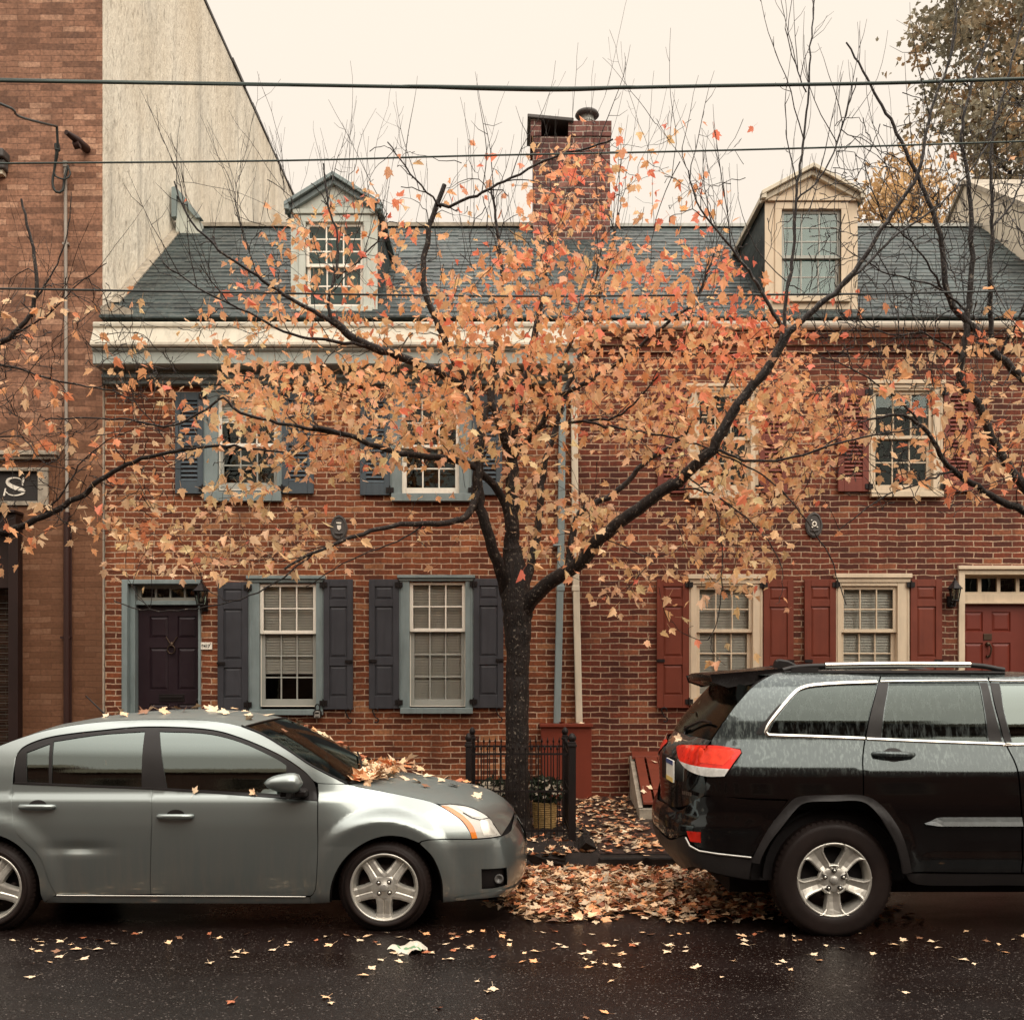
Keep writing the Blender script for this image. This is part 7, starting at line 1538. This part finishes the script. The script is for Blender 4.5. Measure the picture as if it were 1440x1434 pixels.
def planter(u, v, Y, label, pot, seed, R_=.19, n=60):
    b = P(u, v, Y); b.z = zside(Y) + .02; t = thing('flower_pot', label, 'flower pot', b); rg = random.Random(seed)
    if pot:
        mb = MB()
        for k in range(13): mb.lathe([(.105 + .002 * k, .022 * k), (.118 + .002 * k, .022 * k + .011), (.107 + .002 * k, .022 * k + .022)], b, 'z', 20)
        mb.lathe([(.13, .28), (.0, .27)], b, 'z', 20); mb.lathe([(0, 0), (.105, 0)], b, 'z', 20); mb.build('basket', M['wicker'], t)
    else:
        mb = MB(); mb.lathe([(.09, 0), (.12, .25), (.135, .25), (.135, .28), (.115, .28), (.10, .26), (0, .26)], b, 'z', 20); mb.build('pot', M['iron_grey'], t)
    c = b + Vector((0, 0, .40)); mb = MB()
    for _ in range(520):
        d = rvec(rg).normalized(); p = c + Vector((d.x * R_, d.y * R_, d.z * R_ * .75)) * rg.random() ** .4; leaf_into(mb, p, d + rvec(rg) * .6, rvec(rg), spread(rg, .03, .055), sc((.022, .030, .016), spread(rg, .6, 1.6)), .2, .3)
    mb.build('leaves', M['mum_leaf'], t, recalc=False)
    for _ in range(n):
        mb = MB(); d = rvec(rg).normalized(); d.z = abs(d.z) * .9 - .25; d.y = -abs(d.y) if rg.random() < .7 else d.y; p = c + Vector((d.x * R_ * 1.05, d.y * R_ * 1.05, d.z * R_ * .85))
        for k in range(7): a = k * .898; e = d.orthogonal().normalized(); f = d.cross(e); leaf_into(mb, p, (e * math.cos(a) + f * math.sin(a)) + d * .5, d, spread(rg, .018, .027), sc((.72, .64, .52), spread(rg, .85, 1.1)), .1, .2)
        mb.build('flower', M['petal'], t, recalc=False)
planter(766, 1170, 10.62, 'yellow wicker pot of dark leaved white flowers inside the iron guard right of the trunk', True, 4, n=34); planter(691, 1170, 10.62, 'dark pot of white flowers inside the iron guard left of the trunk', False, 8, R_=.165, n=85)
def rock(name, label, c, dims, rot, seed, m):
    rg = random.Random(seed); vs = []; n = 5
    mb = MB(); import bmesh; bm = bmesh.new(); bmesh.ops.create_cube(bm, size=1); bmesh.ops.subdivide_edges(bm, edges=bm.edges, cuts=4, use_grid_fill=True)
    for v in bm.verts: v.co += Vector((rg.gauss(0, .018), rg.gauss(0, .018), rg.gauss(0, .018))); v.co.x *= dims[0]; v.co.y *= dims[1]; v.co.z *= dims[2]
    me = bpy.data.meshes.new(name); bm.to_mesh(me); bm.free(); o = bpy.data.objects.new(name, me); scene.collection.objects.link(o); me.materials.append(m); o.location = c; o.rotation_euler = rot
    b = o.modifiers.new('bevel', 'BEVEL'); b.width = .006; b.segments = 2; b.limit_method = 'ANGLE'; return tag(o, label, 'stone')
rock('kerb_stone', 'broken flat kerb slab lying tilted below the iron guard', P(768, 1211, 9.30) + Vector((0, 0, .02)), (.34, .20, .11), (R(8), R(9), R(-4)), 1, M['stone'])
rock('kerb_stone', 'smaller broken kerb slab beside the silver car nose', P(728, 1217, 9.25) + Vector((0, 0, .0)), (.22, .18, .10), (R(5), R(-10), R(8)), 2, M['stone'])
rock('paving_stone', 'loose grey stone block propped on its corner among leaves at the kerb', P(823, 1192, 9.42) + Vector((0, 0, .02)), (.15, .12, .13), (R(38), R(28), R(35)), 3, M['stone'])
mb = MB(); rg = random.Random(5); c = P(575, 1322, 6.45); c.z = .035; vs = []; n = 9
for j in range(n):
    for i in range(n):
        a, b_ = i / (n - 1) - .5, j / (n - 1) - .5; vs.append(c + Vector((a * .21 + b_ * .05, b_ * .19 - a * .06, .03 * (.6 - abs(b_)) + .022 * math.sin(7 * a + 3 * b_) + rg.gauss(0, .004) + (0 if abs(a) < .45 else -.01))))
mb.add(vs, [(j * n + i, j * n + i + 1, (j + 1) * n + i + 1, (j + 1) * n + i) for j in range(n - 1) for i in range(n - 1)], True)
def paper():
    t = NT('printed_paper'); s = t.n('ShaderNodeSeparateXYZ'); t.l(t.obj(), s.inputs[0])
    k = t.math('ADD', t.math('MULTIPLY', s.outputs[0], .8), s.outputs[1]); w_ = t.math('LESS_THAN', t.math('ABSOLUTE', t.math('ADD', k, .035)), .012)
    col = t.mix(w_, (.60, .55, .45), (.16, .28, .16)); b = t.math('GREATER_THAN', t.noise(28, 2), .62); col = t.mix(t.math('MULTIPLY', b, .6), col, (.55, .35, .25)); return t.done(t.bsdf(col, .5))
tag(mb.build('paper_litter', paper()), 'crumpled white printed paper lying on the road by the silver car front wheel', 'litter')

# ---------------------------------------------------------------- fallen leaves
FC = [(.86, .56, .33), (.84, .63, .42), (.84, .42, .20), (.70, .26, .115), (.82, .54, .32), (.80, .62, .43), (.46, .16, .08), (.26, .13, .075)]
rg = random.Random(17)
def road_z(x_, y): return .03 * (1 - ((y - 3.3) / 5.9) ** 2)
def ground_z(x_, y):
    if y < KERB: return road_z(x_, y)
    return zside(y) + .01
def flat_leaf(mb, p, size, col, tilt=.35, small=True):
    a = rg.random() * 6.283; d = Vector((math.cos(a), math.sin(a), rg.gauss(0, tilt * .5))); n = Vector((rg.gauss(0, tilt), rg.gauss(0, tilt), 1)); leaf_into(mb, p, d, n, size, col, spread(rg, -.1, .3), spread(rg, -.2, .45), small, petiole=.6)
mb = MB(); cnt = 0
def pile(x_, y):                                      # depth of the drift in the gutter and on the pavement
    k = 0.0
    if 7.2 < y < KERB:
        left, right = -.15, 2.5
        e = smooth(7.0, 7.75, y + .18 * math.sin(x_ * 5) + .1 * math.sin(x_ * 13)); k = smooth(left - .1, left + .35, x_) * (1 - smooth(right - .3, right + .6, x_)) * e
    elif y >= KERB:
        k = .34 * math.exp(-((y - 9.75) / .33) ** 2) * smooth(-.5, .0, x_) + .24 * math.exp(-((x_ - 1.05 - (y - 11) * .09) / .38) ** 2) * smooth(9.6, 10.3, y) * (1 - smooth(13.0, 13.35, y)) + .05
        if y < 10.9 and -.6 < x_ < .75: k = max(k, .55)
        if 11.0 < y < 13.3 and .1 < x_ < .9: k = max(k, .08)
    return k
for _ in range(30000):
    x_, y = spread(rg, -.6, 3.2), spread(rg, 7.0, 13.3)
    if y > KERB + 1.9 and x_ > 1.5: continue
    k = pile(x_, y)
    if y < KERB and rg.random() > k * .62: continue
    if y >= KERB and rg.random() > k * .42: continue
    h_ = k * .07 * rg.random() if y < KERB else .035 * k * rg.random()
    flat_leaf(mb, Vector((x_, y, ground_z(x_, y) + .008 + h_)), spread(rg, .05, .095), sc(rg.choice(FC), spread(rg, .4, 1.12)), .42 if k > .4 else .16, False)
for _ in range(700):                                  # thin scatter further along the pavement, mostly hidden by the vehicles
    x_, y = rg.choice((spread(rg, -7, -.6), spread(rg, 3.2, 8))), spread(rg, 8.9, 13.2); flat_leaf(mb, Vector((x_, y, ground_z(x_, y) + .008)), spread(rg, .06, .11), sc(rg.choice(FC), spread(rg, .7, 1.1)))
tag(mb.build('fallen_leaves', M['fallen'], recalc=False), 'carpet of tan and orange maple leaves filling the gutter and pavement between the vehicles', 'leaves', kind='stuff')
mb = MB()                                             # drift against the windscreen of the silver car
for _ in range(230):
    s_ = rg.random(); yk = SY - .66 + 1.1 * s_; k = math.sin(math.pi * s_ ** 1.5) ** 1.3; x_ = -1.0 - .13 * (1 - s_) ** 2 + rg.gauss(0, .045 + .05 * k); z_ = 1.0 + .02 * s_ + .02 + abs(rg.gauss(0, .026)) * (.3 + 1.1 * k); 
    flat_leaf(mb, Vector((x_ + .03, yk, z_)), spread(rg, .06, .11), sc(rg.choice(FC[:6]), spread(rg, .7, 1.05)), .7, False)
tag(mb.build('leaf_drift', M['fallen'], recalc=False), 'heap of wet orange leaves caught at the base of the silver car windscreen', 'leaves', kind='stuff')
protos = []
for k in range(8):
    mb = MB(); a = Vector((0, 0, .006)); leaf_into(mb, a - Vector((0, .5, 0)), Vector((0, 1, .05)), Vector((rg.gauss(0, .12), 0, 1)), 1.0, FC[k], spread(rg, -.05, .16), spread(rg, -.1, .22), False, petiole=.7)
    me = bpy.data.meshes.new('fallen_leaf'); me.from_pydata([tuple(v) for v in mb.v], [], mb.f); me.polygons.foreach_set('use_smooth', [True] * len(mb.f)); ca = me.color_attributes.new('tint', 'FLOAT_COLOR', 'POINT'); ca.data.foreach_set('color', [q for c in mb.col for q in (*c, 1.0)]); me.materials.append(M['fallen']); protos.append(me)
lp = None
def drop(p, size, label, group, tilt=.12, nrm=Vector((0, 0, 1)), yaw=None):
    global lp
    k = rg.choice((0, 1, 1, 4, 5, 5, 2, 7, 6))
    if lp is None: lp = bpy.data.objects.new('fallen_leaf', protos[k]); o = lp
    else: o = lp.copy(); o.data = protos[k]
    scene.collection.objects.link(o); o.location = p; o.scale = (size,) * 3
    q = Vector((0, 0, 1)).rotation_difference((nrm + Vector((rg.gauss(0, tilt), rg.gauss(0, tilt), 0))).normalized()); o.rotation_mode = 'QUATERNION'; o.rotation_quaternion = q @ Matrix.Rotation(rg.random() * 6.283, 3, 'Z').to_quaternion(); return tag(o, label, 'leaf', group)
for _ in range(175):
    while True:
        x_, y = spread(rg, -3.6, 3.6), 4.6 + 2.35 * rg.random() ** .42
        if rg.random() < .25 + .75 * smooth(5.4, 6.6, y) and rg.random() < .35 + .65 * math.exp(-((x_ - .1) / 1.3) ** 2): break
    drop(Vector((x_, y, road_z(x_, y) + .006)), spread(rg, .028, .066), 'small maple leaf lying flat on the wet dark road', 'maple leaves scattered on the wet road')
def on_loft(vs, q, i, j): return vs[i * q + j], (vs[(i + 1) * q + j] - vs[i * q + j]).cross(vs[i * q + j + 1] - vs[i * q + j]).normalized()
def up(n): return n if n.z > 0 else -n
for i, j in ((4, 8), (6, 7), (7, 14), (8, 5), (9, 11), (11, 9), (5, 16), (12, 18), (14, 13), (10, 19), (15, 6), (3, 19), (13, 20)):
    p, n = on_loft(hoodv, 25, i, j); drop(p + up(n) * .012, spread(rg, .06, .10), 'maple leaf stuck on the bonnet of the silver car', 'maple leaves on the silver car bonnet', .25, up(n))
for i, j in ((5, 10), (6, 5), (7, 15), (8, 8), (9, 12), (10, 4), (11, 9), (12, 14), (13, 6), (14, 11), (15, 8), (16, 15), (17, 5), (18, 10), (19, 7), (20, 13), (20, 4), (12, 4), (9, 3)):
    p, n = on_loft(roofv, 25, i, j); drop(p + up(n) * .014, spread(rg, .06, .10), 'maple leaf stuck on the roof of the silver car', 'maple leaves on the silver car roof', .5, up(n))
for i, j in ((2, 20), (3, 22), (4, 21), (5, 23), (6, 22), (7, 23), (8, 21), (9, 22), (10, 23), (11, 20), (12, 22), (13, 21), (1, 18), (3, 5)):
    p, n = on_loft(wsv, 25, min(i, 14), min(j, 23)); drop(p + up(n) * .012, spread(rg, .055, .09), 'maple leaf stuck on the windscreen of the silver car', 'maple leaves on the silver car windscreen', .35, up(n))
for u, v in ((276, 1109.5), (355, 1112.5)):
    t, z = S1.inv(u, v); drop(S1.pos(t, z, .012), .055, 'small leaf caught below the side window of the silver car', 'leaves below the silver car side window', .3, S1.normal(t, z))
for i, j in ((2, 16), (4, 19), (7, 14)):
    p, n = on_loft(hgv, 25, i, j); drop(p + Vector((-.012, 0, .012)), .06, 'fallen leaf stuck on the rear screen of the black vehicle', 'leaves on the black vehicle rear screen', .2, Vector((-.7, 0, .7)))
for dx, dz in ((.0, .0), (.035, .03), (-.04, .06)): drop(P(945 + dx * 200, 1040 - dz * 100, 7.35) + Vector((0, 0, 0)), .07, 'fallen leaf stuck on the tailgate of the black vehicle', 'leaves on the black vehicle tailgate', .3, Vector((-.8, -.3, .5)))
t_ = P(1112, 943, 7.12)
drop(t_, .07, 'fallen leaf resting at the roof rail of the black vehicle', 'leaves at the black vehicle roof edge', .6)
for u, v, Y in ((805, 1017, 13.2), (790, 1016, 13.25), (818, 1017, 13.2)): p = P(u, v, Y); p.z = hz(1017.5, 13.15) + .012; drop(p, .085, 'fallen leaf lying on top of the red cover box', 'leaves on the red cover box', .3)
for u, v, Y in ((913, 1108, 11.95), (920, 1072, 12.9), (905, 1125, 11.8), (932, 1090, 12.3)):
    f = (13.38 - Y) / (13.38 - 11.55); x_ = hx(u, Y); drop(Vector((x_, Y, .80 + (.36 - .80) * f + .03)), .08, 'fallen leaf lying on the sloping red cellar door', 'leaves on the red cellar door', .2, Vector((0, -.23, .97)))
